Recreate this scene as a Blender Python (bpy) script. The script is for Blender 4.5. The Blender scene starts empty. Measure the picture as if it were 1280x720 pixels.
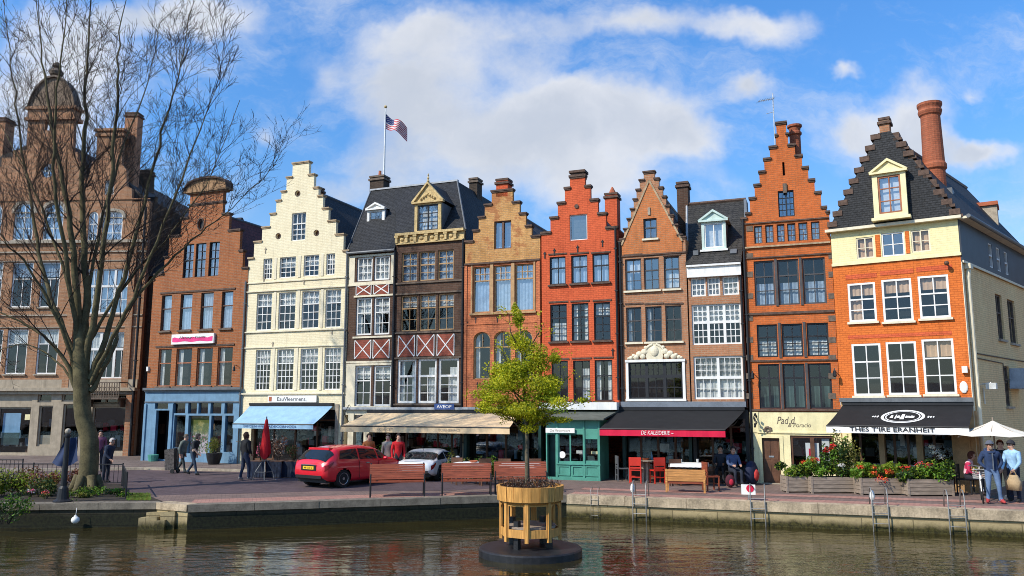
import bpy, bmesh, math, random
from mathutils import Vector, Matrix, noise
from mathutils.geometry import tessellate_polygon

RNG = random.Random(11)
SC = bpy.context.scene
COL = SC.collection
PI = math.pi
rad = math.radians

# ------------------------------------------------------------------ camera model (used to survey the place)
HC, TH, FPX = 2.8, rad(8.3), 1000.0
CT, ST = math.cos(TH), math.sin(TH)
WATER_Z = -0.66

def ray(px, py):
    dx, dy = (px - 640) / FPX, (360 - py) / FPX
    return Vector((dx, CT - dy * ST, ST + dy * CT))

def ground(px, py, z=0.0):
    d = ray(px, py)
    t = (z - HC) / d.z
    return Vector((d.x * t, d.y * t))

def at(px, py, Y):
    d = ray(px, py)
    t = Y / d.y
    return Vector((d.x * t, Y, HC + d.z * t))

class Frame:
    """A vertical facade plane: u along it, w into the building, z up."""
    def __init__(s, a, b):
        s.o = Vector((a[0], a[1])); b = Vector((b[0], b[1]))
        s.W = (b - s.o).length
        s.e = (b - s.o).normalized()
        s.n = Vector((-s.e.y, s.e.x))
        s.rot = math.atan2(s.e.y, s.e.x)
    def uz(s, px, py, w=0.0):
        d = ray(px, py); d2 = Vector((d.x, d.y))
        t = (w + s.o.dot(s.n)) / d2.dot(s.n)
        return (t * d2 - s.o).dot(s.e), HC + t * d.z
    def u(s, px, py, w=0.0): return s.uz(px, py, w)[0]
    def z(s, px, py, w=0.0): return s.uz(px, py, w)[1]
    def rect(s, x0, x1, yt, yb, w=0.0):
        ym, xm = (yt + yb) / 2, (x0 + x1) / 2
        return (s.u(x0, ym, w), s.u(x1, ym, w), s.z(xm, yb, w), s.z(xm, yt, w))
    def row(s, xs, yt, yb, w=0.0):
        xm = (xs[0][0] + xs[-1][1]) / 2; ym = (yt + yb) / 2
        z0, z1 = s.z(xm, yb, w), s.z(xm, yt, w)
        return [(s.u(a, ym, w), s.u(b, ym, w), z0, z1) for a, b in xs]
    def world(s, u, w, z=0.0):
        p = s.o + s.e * u + s.n * w
        return Vector((p.x, p.y, z))

# ------------------------------------------------------------------ mesh builder
class MB:
    def __init__(s):
        s.v, s.f, s.m = [], [], []
        s.mi = 0
    def add(s, vs, fs):
        o = len(s.v)
        s.v += [tuple(p) for p in vs]
        for f in fs:
            s.f.append([o + i for i in f]); s.m.append(s.mi)
        return s
    def box(s, x0, x1, y0, y1, z0, z1):
        if x1 < x0: x0, x1 = x1, x0
        if y1 < y0: y0, y1 = y1, y0
        if z1 < z0: z0, z1 = z1, z0
        return s.add([(x0,y0,z0),(x1,y0,z0),(x1,y1,z0),(x0,y1,z0),(x0,y0,z1),(x1,y0,z1),(x1,y1,z1),(x0,y1,z1)],
                     [(0,3,2,1),(4,5,6,7),(0,1,5,4),(1,2,6,5),(2,3,7,6),(3,0,4,7)])
    def quad(s, a, b, c, d): return s.add([a, b, c, d], [(0, 1, 2, 3)])
    def poly(s, pts): return s.add(pts, [tuple(range(len(pts)))])
    def prism(s, pts, y0, y1):
        """polygon in x,z (counter-clockwise seen from -y) pushed from y0 to y1"""
        n = len(pts)
        a = sum(pts[i][0]*pts[(i+1)%n][1]-pts[(i+1)%n][0]*pts[i][1] for i in range(n))
        if a < 0: pts = pts[::-1]
        vs = [(x, y0, z) for x, z in pts] + [(x, y1, z) for x, z in pts]
        fs = [tuple(range(n)), tuple(range(2*n-1, n-1, -1))]
        fs += [(i, n+i, n+(i+1) % n, (i+1) % n) for i in range(n)]
        return s.add(vs, fs)
    def hexa(s, p):  # 8 corner points like box order
        return s.add(p, [(0,3,2,1),(4,5,6,7),(0,1,5,4),(1,2,6,5),(2,3,7,6),(3,0,4,7)])
    def tube(s, pts, r, n=6, cap=True):
        pts = [Vector(p) for p in pts]
        if not isinstance(r, (list, tuple)): r = [r] * len(pts)
        vs, fs = [], []
        ref = None
        for i, p in enumerate(pts):
            t = (pts[min(i+1, len(pts)-1)] - pts[max(i-1, 0)])
            if t.length < 1e-9: t = Vector((0, 0, 1))
            t.normalize()
            if ref is None:
                ref = Vector((1, 0, 0)) if abs(t.x) < .8 else Vector((0, 1, 0))
            a = (ref - t * ref.dot(t)).normalized(); ref = a
            b = t.cross(a)
            for k in range(n):
                an = 2*PI*k/n
                vs.append(p + (a*math.cos(an) + b*math.sin(an)) * r[i])
        for i in range(len(pts)-1):
            for k in range(n):
                fs.append((i*n+k, i*n+(k+1) % n, (i+1)*n+(k+1) % n, (i+1)*n+k))
        if cap:
            fs.append(tuple(range(n-1, -1, -1)))
            fs.append(tuple((len(pts)-1)*n+k for k in range(n)))
        return s.add(vs, fs)
    def lathe(s, prof, n=24, c=(0, 0, 0), a0=0.0):
        vs, fs = [], []
        for r, z in prof:
            for k in range(n):
                an = a0 + 2*PI*k/n
                vs.append((c[0]+r*math.cos(an), c[1]+r*math.sin(an), c[2]+z))
        for i in range(len(prof)-1):
            for k in range(n):
                fs.append((i*n+k, i*n+(k+1) % n, (i+1)*n+(k+1) % n, (i+1)*n+k))
        fs.append(tuple(range(n-1, -1, -1)))
        fs.append(tuple((len(prof)-1)*n+k for k in range(n)))
        return s.add(vs, fs)
    def sphere(s, c, rx, ry=None, rz=None, nu=12, nv=8):
        ry = rx if ry is None else ry; rz = rx if rz is None else rz
        prof = [(max(math.sin(PI*i/nv), .001), -math.cos(PI*i/nv)) for i in range(nv+1)]
        m = MB().lathe(prof, nu)
        return s.add([(c[0]+x*rx, c[1]+y*ry, c[2]+z*rz) for x, y, z in m.v], m.f)
    def sheet(s, outer, holes, y0, y1, back=False):
        """facade in the x,z plane with openings, reveals from y0 to y1"""
        loops = [outer] + holes
        vecs = [[Vector((x, z, 0)) for x, z in lp] for lp in loops]
        flat = [p for lp in loops for p in lp]
        tris = tessellate_polygon(vecs)
        for y, flip in ((y0, False),) + (((y1, True),) if back else ()):
            vs = [(x, y, z) for x, z in flat]; fs = []
            for t in tris:
                a, b, c = [flat[i] for i in t]
                ar = (b[0]-a[0])*(c[1]-a[1])-(c[0]-a[0])*(b[1]-a[1])
                if abs(ar) < 1e-9: continue
                f = tuple(t) if ar > 0 else tuple(t)[::-1]
                fs.append(f[::-1] if flip else f)
            s.add(vs, fs)
        for li, lp in enumerate(loops):
            n = len(lp)
            ar = sum(lp[i][0]*lp[(i+1)%n][1]-lp[(i+1)%n][0]*lp[i][1] for i in range(n))
            q = lp if (ar > 0) == (li == 0) else lp[::-1]
            for i in range(n):
                a, b = q[i], q[(i+1) % n]
                s.quad((a[0], y0, a[1]), (a[0], y1, a[1]), (b[0], y1, b[1]), (b[0], y0, b[1]))
        return s
    def build(s, name, mat, parent=None, smooth=False, xf=None, label=None):
        me = bpy.data.meshes.new(name)
        vs = s.v if xf is None else [tuple(xf @ Vector(p)) for p in s.v]
        me.from_pydata(vs, [], s.f)
        mats = mat if isinstance(mat, (list, tuple)) else [mat]
        for m in mats: me.materials.append(m)
        if len(mats) > 1: me.polygons.foreach_set('material_index', s.m)
        if smooth: me.polygons.foreach_set('use_smooth', [True]*len(me.polygons))
        me.update()
        o = bpy.data.objects.new(name, me)
        COL.objects.link(o)
        if parent is not None: o.parent = parent
        if label: o['label'] = label
        return o

def build_each(b, name, mat, parent, per=8, **k):
    """one object for every box (per vertices) collected in b"""
    for i in range(0, len(b.v), per):
        m = MB(); m.v = b.v[i:i+per]
        m.f = [[j-i for j in f] for f in b.f if i <= f[0] < i+per]; m.m = [0]*len(m.f)
        o = m.build(name, mat, parent, **k)
    return o

def tag(o, label=None, cat=None, group=None, kind=None):
    if label: o['label'] = label
    if cat: o['category'] = cat
    if group: o['group'] = group
    if kind: o['kind'] = kind
    return o

def thing(name, label, cat, loc=(0, 0, 0), rz=0.0, group=None):
    o = bpy.data.objects.new(name, None)
    o.empty_display_size = .2
    COL.objects.link(o)
    o.location = loc if len(loc) == 3 else (loc[0], loc[1], 0)
    o.rotation_euler = (0, 0, rz)
    return tag(o, label, cat, group)

def kids(o): return [c for c in bpy.data.objects if c.parent == o]

def dup(root, loc, rz, label, group=None, scale=None):
    def cp(o, parent):
        c = o.copy(); COL.objects.link(c)
        if parent is not None:
            c.parent = parent
        for ch in kids(o): cp(ch, c)
        return c
    src = [root]
    r = cp(root, None)
    r.location = loc if len(loc) == 3 else (loc[0], loc[1], 0)
    r.rotation_euler = (0, 0, rz); r['label'] = label
    if scale: r.scale = scale if isinstance(scale, tuple) else (scale,)*3
    if group: r['group'] = group
    return r

def text_mesh(body, height, width, mat, parent, loc, name='lettering', shear=0.0, xf=None, thick=.004, bold=0.0):
    cu = bpy.data.curves.new('lettering_curve', 'FONT')
    cu.body = body; cu.size = 1; cu.align_x = 'CENTER'; cu.align_y = 'CENTER'; cu.shear = shear
    cu.extrude = 0; cu.offset = bold; cu.resolution_u = 3
    t = bpy.data.objects.new('lettering_tmp', cu); COL.objects.link(t)
    dg = bpy.context.evaluated_depsgraph_get(); dg.update()
    me = bpy.data.meshes.new_from_object(t.evaluated_get(dg))
    bpy.data.objects.remove(t); bpy.data.curves.remove(cu)
    xs = [v.co.x for v in me.vertices]; ys = [v.co.y for v in me.vertices]
    sx = width / (max(xs)-min(xs)); sy = height / (max(ys)-min(ys))
    cx, cy = (max(xs)+min(xs))/2, (max(ys)+min(ys))/2
    for v in me.vertices:
        p = Vector((loc[0]+(v.co.x-cx)*sx, loc[1], loc[2]+(v.co.y-cy)*sy))
        v.co = p if xf is None else xf @ p
    me.materials.clear(); me.materials.append(mat); me.name = name
    o = bpy.data.objects.new(name, me); COL.objects.link(o); o.parent = parent
    return o

# ------------------------------------------------------------------ materials
class NT:
    def __init__(s, tree): s.t = tree; s.n = tree.nodes; s.l = tree.links
    def __call__(s, typ, props=None, **ins):
        nd = s.n.new(typ)
        for k, v in (props or {}).items(): setattr(nd, k, v)
        for k, v in ins.items():
            key = int(k[1:]) if k[0] == 'i' and k[1:].isdigit() else k.replace('_', ' ')
            s.set(nd.inputs[key], v)
        return nd
    def set(s, sock, v):
        if isinstance(v, bpy.types.NodeSocket): s.l.new(v, sock)
        elif isinstance(v, bpy.types.Node): s.l.new(v.outputs[0], sock)
        else:
            if isinstance(v, tuple) and len(v) == 3 and sock.type == 'RGBA': v = v + (1,)
            sock.default_value = v
    def math(s, op, a, b=0.0, c=0.0, clamp=False):
        return s('ShaderNodeMath', {'operation': op, 'use_clamp': clamp}, i0=a, i1=b, i2=c).outputs[0]
    def mix(s, f, a, b, mode='MIX'):
        nd = s.n.new('ShaderNodeMix'); nd.data_type = 'RGBA'; nd.blend_type = mode; nd.clamp_factor = True
        s.set(nd.inputs[0], f); s.set(nd.inputs[6], a); s.set(nd.inputs[7], b)
        return nd.outputs[2]
    def ramp(s, f, lo, hi, a=0.0, b=1.0, smooth=True):
        nd = s('ShaderNodeMapRange', {'interpolation_type': 'SMOOTHSTEP' if smooth else 'LINEAR'})
        for i, v in enumerate((f, lo, hi, a, b)): s.set(nd.inputs[i], v)
        return nd.outputs[0]
    def noise(s, vec, scale, detail=4, rough=.55):
        nd = s('ShaderNodeTexNoise', None, Scale=scale, Detail=detail, Roughness=rough)
        if vec is not None: s.set(nd.inputs['Vector'], vec)
        return nd.outputs['Fac']

def new_mat(name):
    m = bpy.data.materials.new(name); m.use_nodes = True
    m.node_tree.nodes.clear()
    return m, NT(m.node_tree)

def finish(N, surf): N.set(N('ShaderNodeOutputMaterial').inputs[0], surf)

def shade(c, f): return tuple(max(0, min(1, x*f)) for x in c[:3])

def bsdf(N, color, rough=.7, metal=0.0, spec=.3, bump=None, bstr=.3, bdist=.01, coat=0.0):
    p = N('ShaderNodeBsdfPrincipled')
    N.set(p.inputs['Base Color'], color); N.set(p.inputs['Roughness'], rough)
    N.set(p.inputs['Metallic'], metal); N.set(p.inputs['Specular IOR Level'], spec)
    if coat: N.set(p.inputs['Coat Weight'], coat)
    if bump is not None:
        b = N('ShaderNodeBump', None, Strength=bstr, Distance=bdist, Height=bump)
        N.set(p.inputs['Normal'], b)
    return p

def streaks(N, co):
    """dirt that runs down a wall, 0..1"""
    mp = N('ShaderNodeMapping'); N.set(mp.inputs[0], co); mp.inputs[3].default_value = (4.2, 4.2, .3)
    return N.noise(mp.outputs[0], 1.4, 5, .65)

def plain(name, color, rough=.6, var=.22, scale=3.0, metal=0.0, spec=.35, bump=.15, fine=40.0, grime=.0, coat=0.0, co='Object'):
    m, N = new_mat(name)
    c = N('ShaderNodeTexCoord').outputs[co]
    a = N.noise(c, scale, 5, .6)
    b = N.noise(c, fine, 3, .6)
    f = N.math('ADD', N.math('MULTIPLY', a, .65), N.math('MULTIPLY', b, .35))
    f = N.ramp(f, .33, .67)
    col = N.mix(f, shade(color, 1-var), shade(color, 1+var*.6))
    if grime:
        g = N.ramp(streaks(N, c), .45, .75)
        col = N.mix(N.math('MULTIPLY', g, grime), col, shade(color, .38))
    finish(N, bsdf(N, col, rough, metal, spec, b, bump, .01, coat).outputs[0])
    return m

def brick(name, c1, c2, mortar, var=.3, grime=.45, bw=.21, bh=.076, paint=False, rough=.85, patch=None, soot=.3):
    m, N = new_mat(name)
    c = N('ShaderNodeTexCoord').outputs['Object']
    sp = N('ShaderNodeSeparateXYZ', None, Vector=c)
    x = N.math('ADD', sp.outputs[0], sp.outputs[1])
    v = N('ShaderNodeCombineXYZ', None, X=x, Y=sp.outputs[2], Z=0.0)
    wob = N.noise(c, 1.2, 2)
    v2 = N('ShaderNodeVectorMath', {'operation': 'ADD'}, i0=v, i1=N('ShaderNodeCombineXYZ', None, X=0.0, Y=N.math('MULTIPLY', wob, .05), Z=0.0)).outputs[0]
    bt = N('ShaderNodeTexBrick', {'offset': .5, 'squash': 1.0}, Vector=v2, Scale=1.0)
    bt.inputs['Brick Width'].default_value = bw; bt.inputs['Row Height'].default_value = bh
    bt.inputs['Mortar Size'].default_value = .014; bt.inputs['Mortar Smooth'].default_value = .3
    bt.inputs['Bias'].default_value = -.15
    N.set(bt.inputs['Color1'], c1); N.set(bt.inputs['Color2'], c2); N.set(bt.inputs['Mortar'], mortar)
    big = N.ramp(N.noise(c, .55, 6, .62), .3, .7)
    mid = N.ramp(N.noise(c, 5.0, 4, .65), .3, .72)
    col = N.mix(N.math('MULTIPLY', mid, var*1.3), bt.outputs[0], shade(c1, .45))
    col = N.mix(N.math('MULTIPLY', big, var), col, shade(c2, 1.35), 'MIX')
    if patch:
        pf = N.ramp(N.noise(c, 1.1, 5, .7), .52, .6)
        col = N.mix(N.math('MULTIPLY', pf, .75), col, patch)
    st = N.ramp(streaks(N, c), .45, .8)
    col = N.mix(N.math('MULTIPLY', st, grime), col, shade(c1, .3))
    vr = N.noise(N('ShaderNodeVectorMath', {'operation': 'MULTIPLY'}, i0=v, i1=(3.2, 9.0, 1)).outputs[0], 1.6, 3, .75)
    col = N.mix(N.ramp(vr, .36, .72, 0, min(.42, var*1.1)), col, shade(c1, .45))
    spk = N.ramp(N.noise(c, 26.0, 2, .6), .62, .78)
    col = N.mix(N.math('MULTIPLY', spk, soot), col, (.03, .022, .018))
    h = N.math('ADD', N.math('MULTIPLY', bt.outputs['Fac'], -.7 if not paint else -.4), N.math('MULTIPLY', mid, .3))
    finish(N, bsdf(N, col, rough, 0, .2, h, .5, .012).outputs[0])
    return m

def slates(name, c1, c2, bw=.24, bh=.16, rough=.7, moss=None):
    m, N = new_mat(name)
    c = N('ShaderNodeTexCoord').outputs['Object']
    sp = N('ShaderNodeSeparateXYZ', None, Vector=c)
    x = N.math('ADD', sp.outputs[0], N.math('MULTIPLY', sp.outputs[1], .83))
    v = N('ShaderNodeCombineXYZ', None, X=x, Y=sp.outputs[2], Z=0.0)
    bt = N('ShaderNodeTexBrick', {'offset': .5}, Vector=v, Scale=1.0)
    bt.inputs['Brick Width'].default_value = bw; bt.inputs['Row Height'].default_value = bh
    bt.inputs['Mortar Size'].default_value = .013; bt.inputs['Mortar Smooth'].default_value = .2
    N.set(bt.inputs['Color1'], c1); N.set(bt.inputs['Color2'], c2); N.set(bt.inputs['Mortar'], shade(c1, .25))
    big = N.ramp(N.noise(c, .9, 6, .65), .3, .7)
    mid = N.ramp(N.noise(c, 9.0, 3, .6), .35, .7)
    col = N.mix(N.math('MULTIPLY', mid, .5), bt.outputs[0], shade(c2, 1.7))
    col = N.mix(N.math('MULTIPLY', big, .45), col, shade(c1, .5))
    if moss:
        col = N.mix(N.math('MULTIPLY', N.ramp(N.noise(c, 2.2, 5, .7), .55, .72), .6), col, moss)
    fr = N.math('FRACT', N.math('DIVIDE', sp.outputs[2], bh))
    h = N.math('SUBTRACT', N.math('MULTIPLY', mid, .4), N.math('ADD', N.math('MULTIPLY', fr, .8), N.math('MULTIPLY', bt.outputs['Fac'], .5)))
    finish(N, bsdf(N, col, rough, 0, .3, h, .6, .02).outputs[0])
    return m

def planks(name, c, w=.09, axis='Z', rough=.6, grain=.5):
    m, N = new_mat(name)
    co = N('ShaderNodeTexCoord').outputs['Object']
    mp = N('ShaderNodeMapping'); N.set(mp.inputs[0], co)
    mp.inputs[3].default_value = (14, 14, 1.0) if axis == 'V' else (1.2, 14, 14)
    g = N.noise(mp.outputs[0], 2.0, 5, .65)
    b = N.noise(co, 2.0, 4)
    col = N.mix(N.ramp(g, .3, .7), shade(c, 1-grain), shade(c, 1.25))
    col = N.mix(N.ramp(b, .4, .75), col, shade(c, .75))
    finish(N, bsdf(N, col, rough, 0, .35, g, .25, .006).outputs[0])
    return m

def glass_mat(name, tint=(.82, .86, .88), refl=.03, wob=.012):
    m, N = new_mat(name)
    co = N('ShaderNodeTexCoord').outputs['Object']
    nz = N.noise(co, 1.1, 0)
    bmp = N('ShaderNodeBump', None, Strength=wob*6, Distance=.05, Height=nz)
    fr = N('ShaderNodeLayerWeight', None, Blend=.5)
    f = N.math('ADD', N.math('MULTIPLY', N.math('POWER', fr.outputs['Facing'], 5.0), .9), .04+refl, clamp=True)
    tr = N('ShaderNodeBsdfTransparent', None, Color=tint)
    gl = N('ShaderNodeBsdfGlossy', None, Color=(.95, .97, 1.0), Roughness=.02); N.set(gl.inputs['Normal'], bmp.outputs[0])
    mx = N('ShaderNodeMixShader'); N.set(mx.inputs[0], f); N.set(mx.inputs[1], tr); N.set(mx.inputs[2], gl)
    finish(N, mx.outputs[0])
    return m

def leaf_mat(name, c, trans=.35):
    m, N = new_mat(name)
    co = N('ShaderNodeTexCoord').outputs['Object']
    f = N.ramp(N.noise(co, 1.8, 4, .7), .3, .7)
    f2 = N.ramp(N.noise(co, 14.0, 2, .7), .3, .7)
    col = N.mix(f, shade(c, .6), shade(c, 1.25))
    col = N.mix(N.math('MULTIPLY', f2, .5), col, shade(c, .55))
    d = bsdf(N, col, .55, 0, .3)
    t = N('ShaderNodeBsdfTranslucent', None, Color=col)
    mx = N('ShaderNodeMixShader'); N.set(mx.inputs[0], trans); N.set(mx.inputs[1], d.outputs[0]); N.set(mx.inputs[2], t.outputs[0])
    finish(N, mx.outputs[0])
    return m

M = {}
# walls
M['brown_brick'] = brick('brown_brick', (.38, .17, .08), (.46, .24, .13), (.34, .26, .18), grime=.5, var=.42)
M['dark_brick'] = brick('dark_brick', (.05, .035, .026), (.09, .06, .042), (.08, .065, .05), grime=.5)
M['russet_brick'] = brick('russet_brick', (.36, .105, .036), (.42, .15, .052), (.3, .2, .13), grime=.45)
M['cream_paint'] = brick('cream_paint', (.88, .77, .52), (.91, .81, .57), (.81, .70, .46), var=.14, grime=.3, paint=True, soot=.08)
M['umber_brick'] = brick('umber_brick', (.085, .045, .03), (.14, .075, .05), (.11, .085, .065), grime=.4)
M['panel_red'] = brick('panel_red', (.28, .07, .045), (.36, .10, .06), (.2, .08, .06), grime=.4)
M['ochre_brick'] = brick('ochre_brick', (.60, .29, .09), (.68, .39, .15), (.36, .24, .14), patch=(.36, .12, .05), grime=.5, var=.5)
M['terracotta_paint'] = brick('terracotta_paint', (.64, .20, .085), (.70, .235, .10), (.38, .12, .06), var=.3, grime=.5, paint=True, soot=.25)
M['red_paint'] = brick('red_paint', (.68, .12, .045), (.73, .145, .055), (.42, .08, .035), var=.28, grime=.5, paint=True, soot=.25)
M['orange_brick'] = brick('orange_brick', (.66, .22, .07), (.58, .175, .058), (.38, .22, .12), grime=.45, var=.35)
M['brown_red_brick'] = brick('brown_red_brick', (.42, .175, .085), (.50, .23, .12), (.38, .28, .19), grime=.4)
M['vivid_brick'] = brick('vivid_brick', (.68, .175, .045), (.60, .14, .036), (.36, .15, .07), grime=.5, var=.4)
M['orange_paint'] = brick('orange_paint', (.73, .175, .034), (.77, .2, .042), (.48, .11, .026), var=.24, grime=.35, paint=True, soot=.18)
M['beige_brick'] = brick('beige_brick', (.92, .62, .30), (.95, .67, .34), (.70, .47, .24), var=.2, grime=.25, paint=True)
M['stone_brick'] = brick('stone_brick', (.22, .16, .11), (.28, .2, .14), (.16, .12, .09), grime=.5, bw=.4, bh=.2)
# roofs
M['slate'] = slates('slate', (.016, .017, .019), (.03, .031, .034), .16, .08)
M['slate_old'] = slates('slate_old', (.026, .025, .023), (.05, .046, .041), .2, .11, moss=(.05, .046, .025))
M['tile_red'] = slates('tile_red', (.10, .022, .018), (.16, .036, .026), .2, .2)
M['tile_dark'] = slates('tile_dark', (.03, .026, .025), (.055, .046, .042), .2, .2)
M['zinc'] = plain('zinc', (.2, .22, .25), .45, metal=.3)
M['lead'] = plain('lead', (.14, .15, .16), .55, metal=.2, grime=.3)
M['lead_pale'] = plain('lead_pale', (.42, .44, .46), .5, grime=.5)
# trim
M['white'] = plain('white_paint', (.80, .79, .75), .5, var=.1, grime=.25)
M['cream_trim'] = plain('cream_trim', (.76, .68, .50), .6, var=.12, grime=.3)
M['cream_yellow'] = plain('cream_yellow', (.84, .74, .42), .6, var=.14, grime=.28)
M['cream_band'] = brick('cream_band', (.84, .74, .40), (.86, .77, .44), (.82, .72, .39), var=.1, grime=.18, paint=True, soot=.05)
M['pediment'] = plain('pediment_stone', (.34, .20, .10), .8, var=.4, scale=8, grime=.4, bump=.4)
M['gold_stone'] = plain('gold_stone', (.60, .44, .20), .7, var=.4, scale=8, grime=.4, bump=.4)
M['tan_wood'] = plain('tan_wood', (.46, .28, .13), .6, var=.3)
M['red_wood'] = plain('red_wood', (.36, .13, .06), .6, var=.3)
M['brown_wood'] = plain('brown_wood', (.12, .055, .03), .55, var=.35)
M['black_frame'] = plain('black_frame', (.022, .022, .025), .45, var=.3)
M['grey_frame'] = plain('grey_frame', (.075, .07, .07), .5, var=.3)
M['stone'] = plain('stone', (.40, .34, .26), .8, var=.3, scale=6, grime=.5, bump=.4)
M['stone_dark'] = plain('stone_dark', (.16, .12, .09), .85, var=.4, scale=6, grime=.5, bump=.5)
M['coping'] = plain('coping', (.12, .075, .055), .85, var=.45, scale=9, grime=.4, bump=.5)
M['coping_cream'] = plain('coping_cream', (.45, .33, .2), .8, var=.35, scale=9, grime=.4)
M['mint'] = plain('mint_paint', (.55, .68, .62), .5, var=.12, grime=.25)
M['blue_paint'] = plain('blue_paint', (.15, .27, .39), .5, var=.18, grime=.3)
M['green_paint'] = plain('green_paint', (.085, .30, .23), .45, var=.18, grime=.3)
M['green_dark'] = plain('green_dark', (.012, .05, .045), .45, var=.3)
M['beige_stone'] = plain('beige_stone', (.40, .33, .24), .75, var=.2, grime=.45)
M['navy_board'] = plain('navy_board', (.03, .036, .05), .5, var=.3, scale=2, grime=.3)
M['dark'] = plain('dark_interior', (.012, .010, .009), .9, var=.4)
M['room'] = plain('room_wall', (.014, .013, .013), .9, var=.5, scale=1.2)  # near-black colour stands in for the unlit depth behind windows
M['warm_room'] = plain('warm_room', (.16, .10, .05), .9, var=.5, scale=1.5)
# fabrics
M['awning_blue'] = plain('awning_blue', (.28, .46, .63), .8, var=.14, grime=.15)
M['awning_beige'] = plain('awning_beige', (.80, .58, .34), .8, var=.12, grime=.2)
M['awning_black'] = plain('awning_black', (.014, .014, .015), .75, var=.25)
M['valance_red'] = plain('valance_red', (.62, .008, .05), .7, var=.12)
M['valance_white'] = plain('valance_white', (.80, .79, .76), .8, var=.08)
M['awning_grey'] = plain('awning_grey', (.11, .12, .10), .7, var=.3, grime=.4)
M['curtain'] = plain('curtain', (.72, .70, .66), .9, var=.25, scale=9)
M['curtain_blue'] = plain('curtain_blue', (.36, .43, .52), .9, var=.3, scale=9)
M['blind_peach'] = plain('blind_peach', (.66, .42, .26), .9, var=.15)
M['shutter_green'] = plain('shutter_green', (.05, .09, .085), .7, var=.3)
M['ink'] = plain('ink', (.02, .02, .022), .6)
M['ink_blue'] = plain('ink_blue', (.03, .07, .22), .6)
M['pink'] = plain('pink', (.75, .05, .22), .6)
M['metal'] = plain('metal', (.42, .43, .44), .35, metal=.8)
M['steel_pale'] = plain('steel_pale', (.62, .62, .60), .4, metal=.3)
M['iron'] = plain('iron', (.016, .016, .018), .5, var=.3)
M['glass'] = glass_mat('glass')
M['glass_sky'] = glass_mat('glass_sky', (.85, .9, .94), .2, .02)
M['glass_clear'] = glass_mat('glass_clear', (.9, .92, .92), .03, .01)
M['clay'] = plain('clay', (.42, .12, .055), .8, var=.25)
M['pot_red'] = brick('pot_red', (.36, .10, .05), (.44, .14, .07), (.25, .1, .06), grime=.45)
# ------------------------------------------------------------------ building kit
def arc_pts(u0, u1, z1, rise, n=8):
    """points of an arch from (u1,z1-rise) over to (u0,z1-rise)"""
    c = (u0+u1)/2; a = (u1-u0)/2
    return [(c + a*math.cos(PI*i/n), z1 - rise + rise*math.sin(PI*i/n)) for i in range(n+1)]

def hole(r, arch=0.0):
    u0, u1, z0, z1 = r
    if not arch: return [(u0, z0), (u1, z0), (u1, z1), (u0, z1)]
    return [(u0, z0), (u1, z0)] + arc_pts(u0, u1, z1, arch)

def round_hole(u, z, ru, rz=None, n=12):
    rz = rz or ru
    return [(u+ru*math.cos(2*PI*i/n), z+rz*math.sin(2*PI*i/n)) for i in range(n)]

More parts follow.
